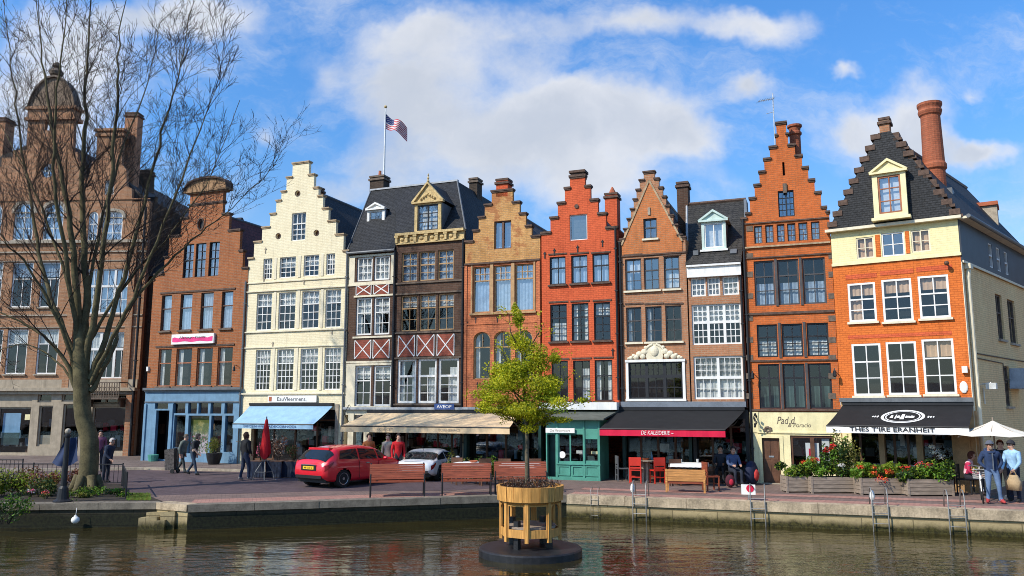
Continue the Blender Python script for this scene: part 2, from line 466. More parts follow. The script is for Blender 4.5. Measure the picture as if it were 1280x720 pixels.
def win(root, r, fm, fw=.05, cols=1, transom=(), bars=(1, 1), tbars=None, y=.09, arch=0.0, glass='glass', curtain=None,
        sill=None, barw=.026, mull=.05, xf=None, proud=0.0, cm='curtain', name='window'):
    u0, u1, z0, z1 = r
    y0, y1 = y-.035-proud, y+.04
    b = MB()
    if arch:
        o = hole(r, arch); c = ((u0+u1)/2, (z0+z1)/2)
        inner = [(u0+fw, z0+fw), (u1-fw, z0+fw)] + arc_pts(u0+fw, u1-fw, z1-fw, arch-fw*.5)
        b.sheet(o, [inner], y0, y1)
    else:
        b.box(u0, u0+fw, y0, y1, z0, z1).box(u1-fw, u1, y0, y1, z0, z1)
        b.box(u0+fw, u1-fw, y0, y1, z0, z0+fw).box(u0+fw, u1-fw, y0, y1, z1-fw, z1)
    iu0, iu1, iz0, iz1 = u0+fw, u1-fw, z0+fw, z1-fw
    lw = (iu1-iu0-(cols-1)*mull)/cols
    tz = [iz0+(iz1-iz0)*t for t in transom]
    for k in range(1, cols):
        m = iu0+k*lw+(k-1)*mull
        b.box(m, m+mull, y0-.004, y1, iz0, iz1)
    for t in tz:
        for k in range(cols):
            a = iu0+k*(lw+mull)
            b.box(a, a+lw, y0-.004, y1, t-mull/2, t+mull/2)
    zs = [iz0]+tz+[iz1]
    for i in range(len(zs)-1):
        nb = bars if (i < len(zs)-2 or tbars is None) else tbars
        a0 = zs[i]+(mull/2 if i else 0); a1 = zs[i+1]-(mull/2 if i < len(zs)-2 else 0)
        for k in range(cols):
            l0 = iu0+k*(lw+mull)
            for j in range(1, nb[0]):
                x = l0+lw*j/nb[0]
                b.box(x-barw/2, x+barw/2, y0+.012, y1-.01, a0, a1 - (arch*.15 if arch and i == len(zs)-2 else 0))
            for j in range(1, nb[1]):
                z = a0+(a1-a0)*j/nb[1]
                b.box(l0, l0+lw, y0+.014, y1-.012, z-barw/2, z+barw/2)
    w = b.build(name, M[fm] if isinstance(fm, str) else fm, root, xf=xf)
    p = MB()
    if arch: p.poly([(x, y+.01, z) for x, z in hole((u0+.01, u1-.01, z0+.01, z1-.01), arch)])
    else:
        a_, b_ = RNG.uniform(-.012, .012), RNG.uniform(-.014, .014)
        p.quad((u0+.01, y+.012-a_-b_, z0+.01), (u1-.01, y+.012+a_-b_, z0+.01), (u1-.01, y+.012+a_+b_, z1-.01), (u0+.01, y+.012-a_+b_, z1-.01))
    p.build('pane', M[glass], w, xf=xf)
    if curtain:
        c = MB(); yc = y+.1
        def drape(a, bb, za, zb):
            n = max(3, int((bb-a)/.05)); vs = []
            for i in range(n+1):
                x = a+(bb-a)*i/n; yy = yc+.018*math.sin(i*2.1+a*7)
                vs += [(x, yy, za), (x, yy, zb)]
            c.add(vs, [(2*i, 2*i+2, 2*i+3, 2*i+1) for i in range(n)])
        H, Wd = z1-z0, u1-u0
        for part in curtain.split('+'):
            if part == 'full': drape(u0, u1, z0, z1)
            elif part == 'low': drape(u0, u1, z0, z0+H*.5)
            elif part == 'top': drape(u0, u1, z0+H*.55, z1)
            elif part == 'top3': drape(u0, u1, z0+H*.68, z1)
            elif part == 'left': drape(u0, u0+Wd*.3, z0, z1)
            elif part == 'right': drape(u1-Wd*.3, u1, z0, z1)
            elif part == 'lhalf': drape(u0, u0+Wd*.5, z0, z0+H*.6)
            elif part == 'rhalf': drape(u0+Wd*.5, u1, z0, z0+H*.8)
        c.build('curtain', M[cm], w, xf=xf)
    if sill:
        MB().box(u0-.06, u1+.06, -.09, y-.04, z0-.08, z0-.005).build('sill', M[sill], w, xf=xf)
    return w

CURT = ['full', 'low', 'top', 'left+right', 'left', 'lhalf', 'rhalf', None, 'top+left', 'top3', None, 'low']
def rc(): return RNG.choice(CURT)

class House:
    def __init__(s, name, label, frame, cat='house', group='gabled houses in the canal row'):
        s.F = frame; s.holes = []
        s.root = thing(name, label, cat, (frame.o.x, frame.o.y, 0), frame.rot, group)
        s.W = frame.W
    def cut(s, r, arch=0.0):
        s.holes.append(hole(r, arch)); return r
    def wins(s, xs, yt, yb, fm, grid=None, **k):
        out = []
        archk = k.get('arch', 0)
        rows = s.F.row(xs, yt, yb)
        for i, r in enumerate(rows):
            s.cut(r, archk)
            kk = dict(k)
            if kk.get('curtain') == 'rand': kk['curtain'] = rc()
            out.append(win(s.root, r, fm, **kk))
        return rows
    def body(s, outline, mat, zs, zeave, depth, thick=.17, name='wall', y0=0.0):
        b = MB().sheet(outline, s.holes, y0, y0+thick)
        W = s.W
        b.quad((.006, thick, zs), (.006, depth, zs), (.006, depth, zeave), (.006, thick, zeave))
        b.quad((W-.006, thick, zs), (W-.006, thick, zeave), (W-.006, depth, zeave), (W-.006, depth, zs))
        b.quad((.006, depth, 0), (W-.006, depth, 0), (W-.006, depth, zeave), (.006, depth, zeave))
        o = b.build(name, mat, s.root)
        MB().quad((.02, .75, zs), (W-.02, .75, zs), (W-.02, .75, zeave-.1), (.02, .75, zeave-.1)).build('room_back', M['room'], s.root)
        # the near-black panel stands in for the shade inside the rooms
        return o
    def gable_roof(s, zeave, zridge, uc, depth, mat, y0=.18, inset=0.03):
        W = s.W
        b = MB().prism([(inset, zeave), (W-inset, zeave), (uc, zridge)], y0, depth)
        r = b.build('roof', mat, s.root)
        MB().tube([(uc, y0, zridge+.01), (uc, depth, zridge+.01)], .07, 6).build('ridge_tiles', M['lead'], r)
        return r
    def band(s, y, name='string_course', mat='coping', h=.09, proj=.06, x0=None, x1=None, px=None):
        z = s.F.z(px if px else (x0+x1)/2, y)
        u0 = 0 if x0 is None or px is None and False else s.F.u(x0, y)
        u1 = s.W if x1 is None else s.F.u(x1, y)
        return MB().box(u0, u1, -proj, .002, z-h/2, z+h/2).build(name, M[mat], s.root)

def stepped(F, steps, uc, W, zs, zeave):
    """steps: (px outer x, px y of step top). Returns full outline and list of treads."""
    L = []
    pts = [F.uz(x, y) for x, y in steps]
    L.append((0.0, zs)); L.append((0.0, zeave))
    left = []
    for u, z in pts:
        left.append((max(u, 0.0), z))
    if abs(left[0][0]) < .04:
        L.pop(); left[0] = (0.0, left[0][1])
    seq = []
    for i, (u, z) in enumerate(left):
        if i: seq.append((u, left[i-1][1]))
        elif u > 0: seq.append((u, zeave))
        seq.append((u, z))
    R_ = [(min(2*uc-u, W), z) for u, z in reversed(seq)]
    out = L + seq + R_
    if R_[-1][0] < W-.03: out += [(W, R_[-1][1] if left[0][0] <= .04 else zeave)]
    else:
        out = [(p if p[0] < W-.03 else (W, p[1])) for p in out]
    out.append((W, zs))
    # clean duplicates
    o2 = []
    for p in out:
        if not o2 or (abs(p[0]-o2[-1][0]) > 1e-4 or abs(p[1]-o2[-1][1]) > 1e-4): o2.append(p)
    treads = []
    for i in range(len(o2)-1):
        a, b = o2[i], o2[i+1]
        if abs(a[1]-b[1]) < 1e-4 and a[1] > zs+.5: treads.append((min(a[0], b[0]), max(a[0], b[0]), a[1]))
    return o2, treads

def copings(root, treads, mat, h=.07, y0=-.06, y1=.26, ov=.04, name='gable_coping'):
    b = MB()
    for a, c, z in treads:
        b.box(a-ov, c+ov, y0, y1, z, z+h)
        b.box(a-ov*.4, c+ov*.4, y0+.025, y1-.02, z-.05, z-.001)
    return build_each(b, name, M[mat], root, 16)

def chimney(root, u0, u1, y0, y1, z0, z1, mat, cap='coping', pots=0, name='chimney'):
    b = MB().box(u0, u1, y0, y1, z0, z1)
    c = b.build(name, M[mat], root)
    k = MB().box(u0-.06, u1+.06, y0-.06, y1+.06, z1-.16, z1-.06).box(u0-.03, u1+.03, y0-.03, y1+.03, z1+.002, z1+.09)
    k.build('chimney_cap', M[cap], c)
    for i in range(pots):
        x = u0+(u1-u0)*(i+.5)/pots
        MB().lathe([(.07, 0), (.085, .05), (.065, .28), (.08, .3)], 10, (x, (y0+y1)/2, z1+.09)).build('chimney_pot', M['clay'], c)
    return c

def awning(root, F, tl, tr, bl, br, vh_px, proj, mat, vmat, drop=.02, arms=True, side=None, y0=-.06):
    """corner pixels of cloth: top ones on the wall, bottom ones on the front rail"""
    ul, zl = F.uz(*tl, y0); ur, zr = F.uz(*tr, y0)
    zt = (zl+zr)/2
    vl, wl = F.uz(*bl, -proj); vr, wr = F.uz(*br, -proj)
    zb = (wl+wr)/2
    n, mrows = 14, 5
    b = MB(); vs = []
    for j in range(mrows+1):
        t = j/mrows
        for i in range(n+1):
            s_ = i/n
            sag = -.05*math.sin(PI*t)*(.6+.4*math.sin(s_*PI*n)**2)
            a = ul+(vl-ul)*t; c = ur+(vr-ur)*t
            vs.append((a+(c-a)*s_, y0-(proj+y0)*t, zt+(zb-zt)*t+sag))
    b.add(vs, [(j*(n+1)+i, (j+1)*(n+1)+i, (j+1)*(n+1)+i+1, j*(n+1)+i+1) for j in range(mrows) for i in range(n)])
    if side:
        b.poly([(ul, y0, zt), (vl, -proj, zb), (ul+.02, y0, zb)]); b.poly([(ur, y0, zt), (vr, -proj, zb), (ur-.02, y0, zb)])
    cloth = b.build('awning', M[mat], root)
    zv = F.z((bl[0]+br[0])/2, (bl[1]+br[1])/2+vh_px, -proj)
    v = MB(); vv = []; n2 = 40
    for i in range(n2+1):
        u = vl+(vr-vl)*i/n2
        yy = -proj-.012+.012*math.sin(i*1.3)
        vv += [(u, -proj-.012, zb+.015), (u, yy, zv)]
    v.add(vv, [(2*i, 2*i+1, 2*i+3, 2*i+2) for i in range(n2)])
    v.build('valance', M[vmat], cloth)
    a = MB()
    a.tube([(vl, -proj, zb-.01), (vr, -proj, zb-.01)], .03, 6)
    a.box(ul, ur, y0-.1, y0+.05, zt-.02, zt+.1)
    if arms:
        for u in (ul+.25, ur-.25, (ul+ur)/2):
            k = vl+(vr-vl)*(u-ul)/(ur-ul)
            a.tube([(u, y0, zt-.35), ((u+k)/2+.2, -proj*.55, (zt+zb)/2-.18), (k, -proj, zb-.02)], .02, 5)
    a.build('awning_arms', M['iron'], cloth)
    return cloth, (vl, vr, zb, zv, proj, ul, ur, zt)

def shop_room(root, u0, u1, z1, depth, mat='dark', y=.2, seed=1, goods=20, u_ok=None, colors=None, z0=0.02):
    """open-fronted box behind the glass, with shelves of goods"""
    b = MB()
    b.quad((u0, y+depth, z0), (u1, y+depth, z0), (u1, y+depth, z1), (u0, y+depth, z1))
    b.quad((u0, y, z0), (u0, y+depth, z0), (u0, y+depth, z1), (u0, y, z1))
    b.quad((u1, y, z0), (u1, y, z1), (u1, y+depth, z1), (u1, y+depth, z0))
    b.quad((u0, y, z1), (u0, y+depth, z1), (u1, y+depth, z1), (u1, y, z1))
    b.quad((u0, y, z0), (u1, y, z0), (u1, y+depth, z0), (u0, y+depth, z0))
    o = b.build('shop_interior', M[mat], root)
    if goods:
        g = MB(); r = random.Random(seed)
        mats = colors or [M['curtain'], M['warm_room'], M['brown_wood'], M['blue_paint'], M['valance_red'], M['shutter_green'], M['lead']]
        for i in range(goods):
            g.mi = r.randrange(len(mats))
            x = r.uniform(u0+.15, u1-.15); yy = y+depth*r.uniform(.25, .9); w = r.uniform(.05, .18); h = r.uniform(.1, .5)
            z = r.choice([z0+.01, .5, .95, 1.35, 1.6])
            if z+h > z1-.05: continue
            g.box(x-w, x+w, yy-.08, yy+.08, z, z+h)
        for z in (.93, 1.58):
            if z < z1: g.mi = 2; g.box(u0+.05, u1-.05, y+depth*.55, y+depth*.95, z, z+.02)
        g.build('shop_goods', mats, o)
    return o

def downpipe(root, u, z0, z1, mat='lead', y=-.06, r=.045, xf=None):
    b = MB().tube([(u, y, z0), (u, y, z1)], r, 8)
    for i in range(4):
        z = z0+(z1-z0)*(i+.5)/4
        b.box(u-r-.02, u+r+.02, y-r-.006, y+r+.05, z, z+.04)
    return b.build('downpipe', M[mat], root, xf=xf)

def gutter(root, u0, u1, y, z, mat='lead', r=.06):
    return MB().tube([(u0, y, z), (u1, y, z)], r, 8).build('gutter', M[mat], root)

def lantern(root, u, z, y=-.02):
    b = MB().tube([(u, y, z), (u, y-.25, z+.06), (u, y-.28, z)], .015, 5)
    b.lathe([(.03, 0), (.07, .03), (.05, .2), (.01, .26)], 6, (u, y-.28, z-.24))
    return b.build('wall_lamp', M['iron'], root)

def pediment_dormer(root, u0, u1, z0, z1, zt, yf, yb, fm, cheek, roofm, ov=.08, wing=None, fw=.12, finial=False, name='dormer', ped_mat=None, **wk):
    """roof dormer: box with a pediment, a window in front, cheeks back to yb"""
    b = MB().sheet([(u0, z0), (u1, z0), (u1, z1), (u0, z1)], [hole((u0+fw, u1-fw, z0+fw*.8, z1-fw*.5))], yf, yf+.12)
    d = b.build(name, M[fm], root)
    c = MB()
    c.quad((u0+.01, yf+.12, z0), (u0+.01, yb, z0), (u0+.01, yb, z1), (u0+.01, yf+.12, z1))
    c.quad((u1-.01, yf+.12, z0), (u1-.01, yf+.12, z1), (u1-.01, yb, z1), (u1-.01, yb, z0))
    c.quad((u0, yf+.4, z0), (u1, yf+.4, z0), (u1, yf+.4, z1), (u0, yf+.4, z1))
    c.build('dormer_cheek', M[cheek], d)
    uc = (u0+u1)/2
    p = MB()
    p.prism([(u0-ov, z1), (u1+ov, z1), (u1+ov, z1+.07), (u0-ov, z1+.07)], yf-.1, yf+.1)
    p.prism([(u0-ov+.03, z1+.07), (u1+ov-.03, z1+.07), (uc, zt-.05)], yf-.02, yf+.1)
    hh = .075
    p.prism([(u0-ov-.03, z1+.075), (u0-ov-.03+.13, z1+.075), (uc, zt-hh-.02), (uc, zt)], yf-.1, yf+.1)
    p.prism([(u1+ov+.03, z1+.075), (u1+ov+.03-.13, z1+.075), (uc, zt-hh-.02), (uc, zt)], yf-.098, yf+.098)
    p.build('pediment', M[ped_mat or fm], d)
    r = MB().prism([(u0-ov, z1+.08), (u1+ov, z1+.08), (uc, zt+.012)], yf+.1, yb)
    r.build('dormer_roof', M[roofm], d)
    if finial:
        MB().lathe([(.03, 0), (.07, .05), (.03, .12), (.055, .2), (.02, .27), (.04, .33), (.005, .42)], 8, (uc, yf, zt-.02)).build('finial', M[fm], d)
    return d, (u0+fw, u1-fw, z0+fw*.8, z1-fw*.5)

def dwin(d, r, fm, yf, fw=.04, cols=2, rows=2, glass='glass_sky', curtain=None):
    u0, u1, z0, z1 = r
    b = MB(); y0, y1 = yf+.03, yf+.09
    b.box(u0, u0+fw, y0, y1, z0, z1).box(u1-fw, u1, y0, y1, z0, z1)
    b.box(u0+fw, u1-fw, y0, y1, z0, z0+fw).box(u0+fw, u1-fw, y0, y1, z1-fw, z1)
    for i in range(1, cols):
        x = u0+(u1-u0)*i/cols; b.box(x-.02, x+.02, y0-.004, y1, z0+fw, z1-fw)
    for i in range(1, rows):
        z = z0+(z1-z0)*i/rows; b.box(u0+fw, u1-fw, y0+.004, y1-.006, z-.016, z+.016)
    b.build('window', M[fm], d)
    MB().quad((u0, yf+.075, z0), (u1, yf+.075, z0), (u1, yf+.075, z1), (u0, yf+.075, z1)).build('pane', M[glass], d)
    if curtain:
        MB().quad((u0, yf+.2, z0), (u0+(u1-u0)*curtain, yf+.2, z0), (u0+(u1-u0)*curtain, yf+.2, z1), (u0, yf+.2, z1)).build('curtain', M['curtain'], d)

def anchors(root, F, pts, mat='iron'):
    b = MB()
    for x, y in pts:
        u, z = F.uz(x, y)
        b.box(u-.02, u+.02, -.03, .01, z-.14, z+.14).box(u-.06, u+.06, -.028, .008, z+.05, z+.08)
    return b.build('wall_anchors', M[mat], root)
# ------------------------------------------------------------------ the canal row
LINE = Frame(ground(183, 578), ground(1053, 607.5))
def sub(xl, yl, xr, yr, off=0.0, gap=.012):
    """facade of one house on the street line, edges read at (xl,yl) and (xr,yr)"""
    ul, ur = LINE.u(xl, yl, off)+gap, LINE.u(xr, yr, off)-gap
    a = LINE.world(ul, off); b = LINE.world(ur, off)
    return Frame(a, b)

# ---- blue shop house with the curved bell gable
def house_blue_shop():
    F = sub(184, 470, 304, 470, .0)
    H = House('gabled_house', 'russet brick house with curved pediment gable above a blue shopfront', F)
    W, rt = H.W, H.root
    zs = F.z(243, 487); ze = F.z(194, 350)
    uc = F.u(255.5, 290)
    A = H.wins([(229.2, 241.7), (244.2, 257), (261, 273.6)], 304, 346, 'black_frame', transom=(.52,), bars=(2, 2), glass='glass_sky', curtain='full', cm='curtain_blue', fw=.03)
    B = H.wins([(201.5, 214), (225, 239.5), (250.5, 266), (276.5, 290.5)], 366.5, 412, 'brown_wood', transom=(.62,), curtain='full', cm='curtain_blue', glass='glass_sky', sill='stone_dark', fw=.04)
    C = H.wins([(197.5, 213.5), (219.5, 239), (245.5, 265), (271.5, 290)], 435, 482.5, 'red_wood', transom=(.62,), curtain='left', sill='stone_dark', fw=.045)
    ou, oz = F.uz(251, 280); H.holes.append(round_hole(ou, oz, .17, .27))
    out, tr = stepped(F, [(193.5, 344), (206, 322), (212, 296), (227, 273.6), (236.5, 257)], uc, W, zs, ze)
    # pedestal on top
    u0, z0 = F.uz(236.5, 257); u1 = 2*uc-u0; z1 = F.z(256, 241)
    i = max(range(len(out)), key=lambda k: out[k][1])
    H.body(out, M['russet_brick'], zs, ze, 8.5)
    MB().box(u0+.03, u1-.03, 0.002, .24, z0-.02, z1).build('gable_pedestal', M['russet_brick'], rt)
    copings(rt, tr, 'coping')
    # pediment: moulded base and a curved hood
    p = MB(); ov = .26
    zb = F.z(256, 239.5); zt = F.z(256, 224)
    p.box(u0-.1, u1+.1, -.1, .34, z1-.02, z1+.1)
    p.box(u0-ov, u1+ov, -.16, .38, zb-.02, zb+.08)
    n = 14
    curve = [(uc+(u1+ov-uc)*math.cos(PI*k/n), zb+.08+(zt-zb-.08)*math.sin(PI*k/n)**.8) for k in range(n+1)]
    p.prism(curve, -.06, .32)
    p.build('pediment', M['pediment'], rt)
    q = MB()
    for k in range(n):
        a, b = curve[k], curve[k+1]
        q.hexa([(a[0], -.17, a[1]), (a[0], .38, a[1]), (b[0], .38, b[1]), (b[0], -.17, b[1]), (a[0], -.17, a[1]+.09), (a[0], .38, a[1]+.09), (b[0], .38, b[1]+.09), (b[0], -.17, b[1]+.09)])
    q.build('pediment_hood', M['coping'], rt)
    MB().prism(round_hole(ou, oz, .165, .265), .1, .12).build('oculus', M['black_frame'], rt)
    MB().sheet(round_hole(ou, oz, .23, .34), [round_hole(ou, oz, .168, .268)], -.03, .02).build('oculus_ring', M['coping'], rt)
    # stone mullions and lintel bands
    zt_, zb_ = F.z(250, 365), F.z(250, 413)
    MB().box(F.u(199, 390), F.u(293, 390), -.035, .003, zt_+.02, zt_+.1).build('lintel', M['coping'], rt)
    zt_ = F.z(250, 433.5)
    MB().box(F.u(195, 434), F.u(293, 434), -.035, .003, zt_+.02, zt_+.11).build('lintel', M['coping'], rt)
    H.gable_roof(ze-.3, F.z(262, 262), uc, 8.5, M['tile_red'])
    # sign above the first floor
    su0, su1, sz0, sz1 = F.rect(217, 269.5, 417.5, 430)
    s = MB().box(su0, su1, -.14, -.02, sz0, sz1).build('shop_sign', M['valance_white'], rt)
    st = MB(); n = 16
    mid = (sz0+sz1)/2
    for k in range(n):
        a = su0+.06+(su1-su0-.12)*k/n; b = su0+.06+(su1-su0-.12)*(k+1)/n
        st.quad((a, -.144, mid-.13-.02*math.sin(k)), (b, -.144, mid-.13-.02*math.sin(k+1)), (b, -.144, mid+.07+.03*math.sin(k*1.7+1.7)), (a, -.144, mid+.07+.03*math.sin(k*1.7)))
    st.build('sign_stripe', M['pink'], s)
    text_mesh('Naturgo Evarts', .15, (su1-su0)*.62, M['ink'], s, ((su0+su1)/2, -.149, mid+.06), shear=.3)
    # blue shopfront
    z1 = zs
    F2 = F
    ho = []
    def R(x0, x1, a, b):
        r = F2.rect(x0, x1, a, b); ho.append(hole(r)); return r
    door = R(194.5, 211, 513, 574); tl = R(194.5, 211, 504, 511)
    d2 = R(217.5, 231.5, 519, 573)
    trs = [R(217.5, 232.5, 503.5, 516.5), R(236, 247, 503.5, 517), R(249, 261, 503.5, 517), R(264, 277.5, 503.5, 517)]
    disp = R(235.5, 261.5, 519.5, 567); nxt = R(264, 277.5, 519.5, 567); rw = R(281.5, 292, 504, 517); rw2 = R(281.5, 292, 519.5, 565)
    fr = MB().sheet([(0, 0), (W, 0), (W, z1), (0, z1)], ho, -.05, .12).build('shopfront', M['blue_paint'], rt)
    c = MB()
    c.box(-.03, W+.03, -.22, -.05, z1-.02, z1+.1).box(0, W, -.14, -.052, z1-.1, z1-.022)
    zf = F.z(243, 503); c.box(.02, W-.02, -.1, -.052, zf, zf+.05)
    c.build('shop_cornice', M['lead'], fr)
    pl = MB()
    for u in (.0, W-.2, F.u(213, 540)):
        pl.box(u+.02, u+.16, -.11, -.052, .0, F.z(243, 505))
    build_each(pl, 'pilaster', M['blue_paint'], fr)
    pn = MB()
    for r in (tl, d2, *trs, disp, nxt, rw, rw2): pn.quad((r[0], .05, r[2]), (r[1], .05, r[2]), (r[1], .05, r[3]), (r[0], .05, r[3]))
    pn.build('pane', M['glass'], fr)
    MB().box(d2[0], d2[1], .0, .045, d2[2], d2[2]+.5).build('door', M['blue_paint'], rt)
    dk = MB().quad((door[0]+.05, .6, 0), (door[1]-.02, .6, 0), (door[1]-.02, .6, door[3]), (door[0]+.05, .6, door[3]))
    dk.build('doorway', M['dark'], rt)  # near-black sheet stands in for the shade inside the open door
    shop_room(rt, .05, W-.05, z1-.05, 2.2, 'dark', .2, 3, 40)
    # flower picture in the display window
    dm, N = new_mat('flower_display')
    co = N('ShaderNodeTexCoord').outputs['Object']
    n1 = N.ramp(N.noise(co, 9, 3), .45, .6); n2 = N.ramp(N.noise(co, 5, 4), .5, .62)
    sp = N('ShaderNodeSeparateXYZ', None, Vector=co)
    up = N.ramp(sp.outputs[2], disp[2]+.7, disp[2]+1.1)
    colr = N.mix(up, N.mix(n1, (.10, .14, .07), (.62, .5, .52)), N.mix(n2, (.12, .14, .03), (.34, .28, .08)))
    colr = N.mix(N.math('MULTIPLY', N.ramp(N.noise(co, 13, 2), .6, .66), N.math('SUBTRACT', 1.0, up)), colr, (.55, .1, .13))
    finish(N, bsdf(N, colr, .8).outputs[0])
    MB().quad((disp[0], .14, disp[2]), (disp[1], .14, disp[2]), (disp[1], .14, disp[3]), (disp[0], .14, disp[3])).build('window_display', dm, rt)
    downpipe(rt, W-.06, 0, ze-.4)
    b = MB().box(F.u(180, 460)+.25, F.u(180, 460)+.37, -.1, 0, F.z(188, 464), F.z(188, 464)+.22); b.build('alarm_box', M['white'], rt)
    lantern(rt, F.u(298, 461), F.z(298, 458))

# ---- cream stepped gable
def house_cream():
    F = sub(304.5, 450, 432.5, 450, .03)
    H = House('gabled_house', 'cream painted house with stepped gable and round holes above a light blue awning', F)
    W, rt = H.W, H.root
    zs = F.z(365, 503); ze = F.z(370, 319)
    uc = F.u(374, 260)
    kw = dict(fw=.045, barw=.03, sill=None, glass='glass')
    H.wins([(364.5, 382)], 266, 300.5, 'white', transom=(.62,), bars=(3, 3), tbars=(3, 1), curtain='full', cm='curtain_blue', **kw)
    H.wins([(329, 340), (349.5, 369.5), (379.5, 398.5), (407.5, 418.5)], 320, 346, 'white', bars=(3, 4), curtain='top', **kw)
    H.wins([(320.5, 339.5), (348, 369), (377, 398.5), (406.5, 426)], 364.5, 411, 'white', transom=(.66,), bars=(3, 3), tbars=(3, 2), curtain='top3', **kw)
    H.wins([(319, 337.5), (345.5, 366.7), (375, 397), (405, 425.5)], 436, 487.5, 'white', transom=(.66,), bars=(4, 4), tbars=(4, 2), curtain='top3', **kw)
    ohs = [F.uz(372, 241.7), F.uz(347.8, 295), F.uz(395.5, 291)]
    for u, z in ohs: H.holes.append(round_hole(u, z, .115))
    out, tr = stepped(F, [(318, 303), (328, 285), (338, 268), (345.6, 251.5), (352, 240), (358.5, 222.5), (366, 205)], uc, W, zs, ze)
    H.body(out, M['cream_paint'], zs, ze, 8.5)
    for u, z in ohs:
        MB().prism(round_hole(u, z, .114), .1, .14).build('oculus', M['brown_wood'], rt)
        MB().sheet(round_hole(u, z, .15), [round_hole(u, z, .116)], -.02, .02).build('oculus_ring', M['coping'], rt)
    copings(rt, tr, 'coping_cream', .06)
    # eave copings, returns behind the steps give the gable its thickness
    MB().box(-.02, F.u(318, 322), -.08, .24, ze-.01, ze+.07).build('gable_coping', M['coping_cream'], rt)
    for yy, p, h in ((361, .07, .05), (412.5, .07, .06), (432.5, .05, .05), (491, .09, .07), (350, .05, .05)):
        z = F.z(370, yy); MB().box(.0, W, -p, .002, z-h, z).build('string_course', M['cream_trim'], rt)
    # stone mullions standing proud between windows
    mu = MB()
    for xs, a, bb in (((343.5, 373, 402.5), 363, 411), ((341.5, 370.5, 401), 435, 488), ((344.5, 374.5, 403), 320, 347)):
        for x in xs:
            u = F.u(x, (a+bb)/2); mu.box(u-.07, u+.07, -.025, .004, F.z(370, bb), F.z(370, a))
    build_each(mu, 'mullion', M['cream_trim'], rt)
    anchors(rt, F, [(332, 313), (341, 431), (415, 414), (380, 352), (330, 350)], 'stone')
    H.gable_roof(ze-.15, F.z(374, 232), uc, 8.5, M['slate'])
    chimney(rt, F.u(393, 240, 1)-.02, F.u(397, 240, 1)+.1, 1.0, 1.4, F.z(395, 262, 1), F.z(395, 236, 1), 'brown_red_brick')
    # name board
    u0, u1, z0, z1 = F.rect(336.5, 397, 494.5, 503)
    s = MB().box(u0, u1, -.1, -.03, z0, z1).build('shop_sign', M['valance_white'], rt)
    text_mesh('EauVleermens.', (z1-z0)*.55, (u1-u0)*.6, M['ink'], s, ((u0+u1)/2, -.106, (z0+z1)/2))
    MB().box(u0+.06, u0+.22, -.106, -.101, z0+.05, z1-.05).build('sign_mark', M['clay'], s)
    # ground floor: piers, open shop
    zt = zs
    g = MB().sheet([(0, 0), (W, 0), (W, zt), (0, zt)], [hole((F.u(313, 560), F.u(419, 560), .03, F.z(365, 512)))], .001, .3)
    g.build('shopfront', M['cream_paint'], rt)
    fr = MB(); a, c = F.u(313, 560), F.u(419, 560); zz = F.z(365, 512)
    for t in (0, .24, .5, .76, 1): fr.box(a+(c-a-.07)*t, a+(c-a-.07)*t+.07, .2, .27, .03, zz)
    fr.box(a, c, .2, .268, zz-.5, zz-.44).box(a, c, .2, .268, .03, .35)
    fr.build('shop_frame', M['brown_wood'], rt)
    MB().quad((a, .24, .03), (c, .24, .03), (c, .24, zz), (a, .24, zz)).build('pane', M['glass_clear'], rt)
    shop_room(rt, a, c, zz, 2.4, 'dark', .31, 5, 60)
    cl, (vl, vr, zb, zv, pr, ul, ur, ztt) = awning(rt, F, (313, 507), (417, 506), (291, 529), (391.5, 531), 6, 1.35, 'awning_blue', 'awning_blue')
    text_mesh('MECEANME   ADECORNCOL', .1, (vr-vl)*.66, M['ink_blue'], cl, ((vl+vr)/2-.1, -pr-.03, (zb+zv)/2))
    MB().box(F.u(419, 540), F.u(423, 540), -.05, .0, F.z(420, 600), F.z(420, 505)).build('pilaster', M['stone'], rt)
    downpipe(rt, W-.05, .0, ze)

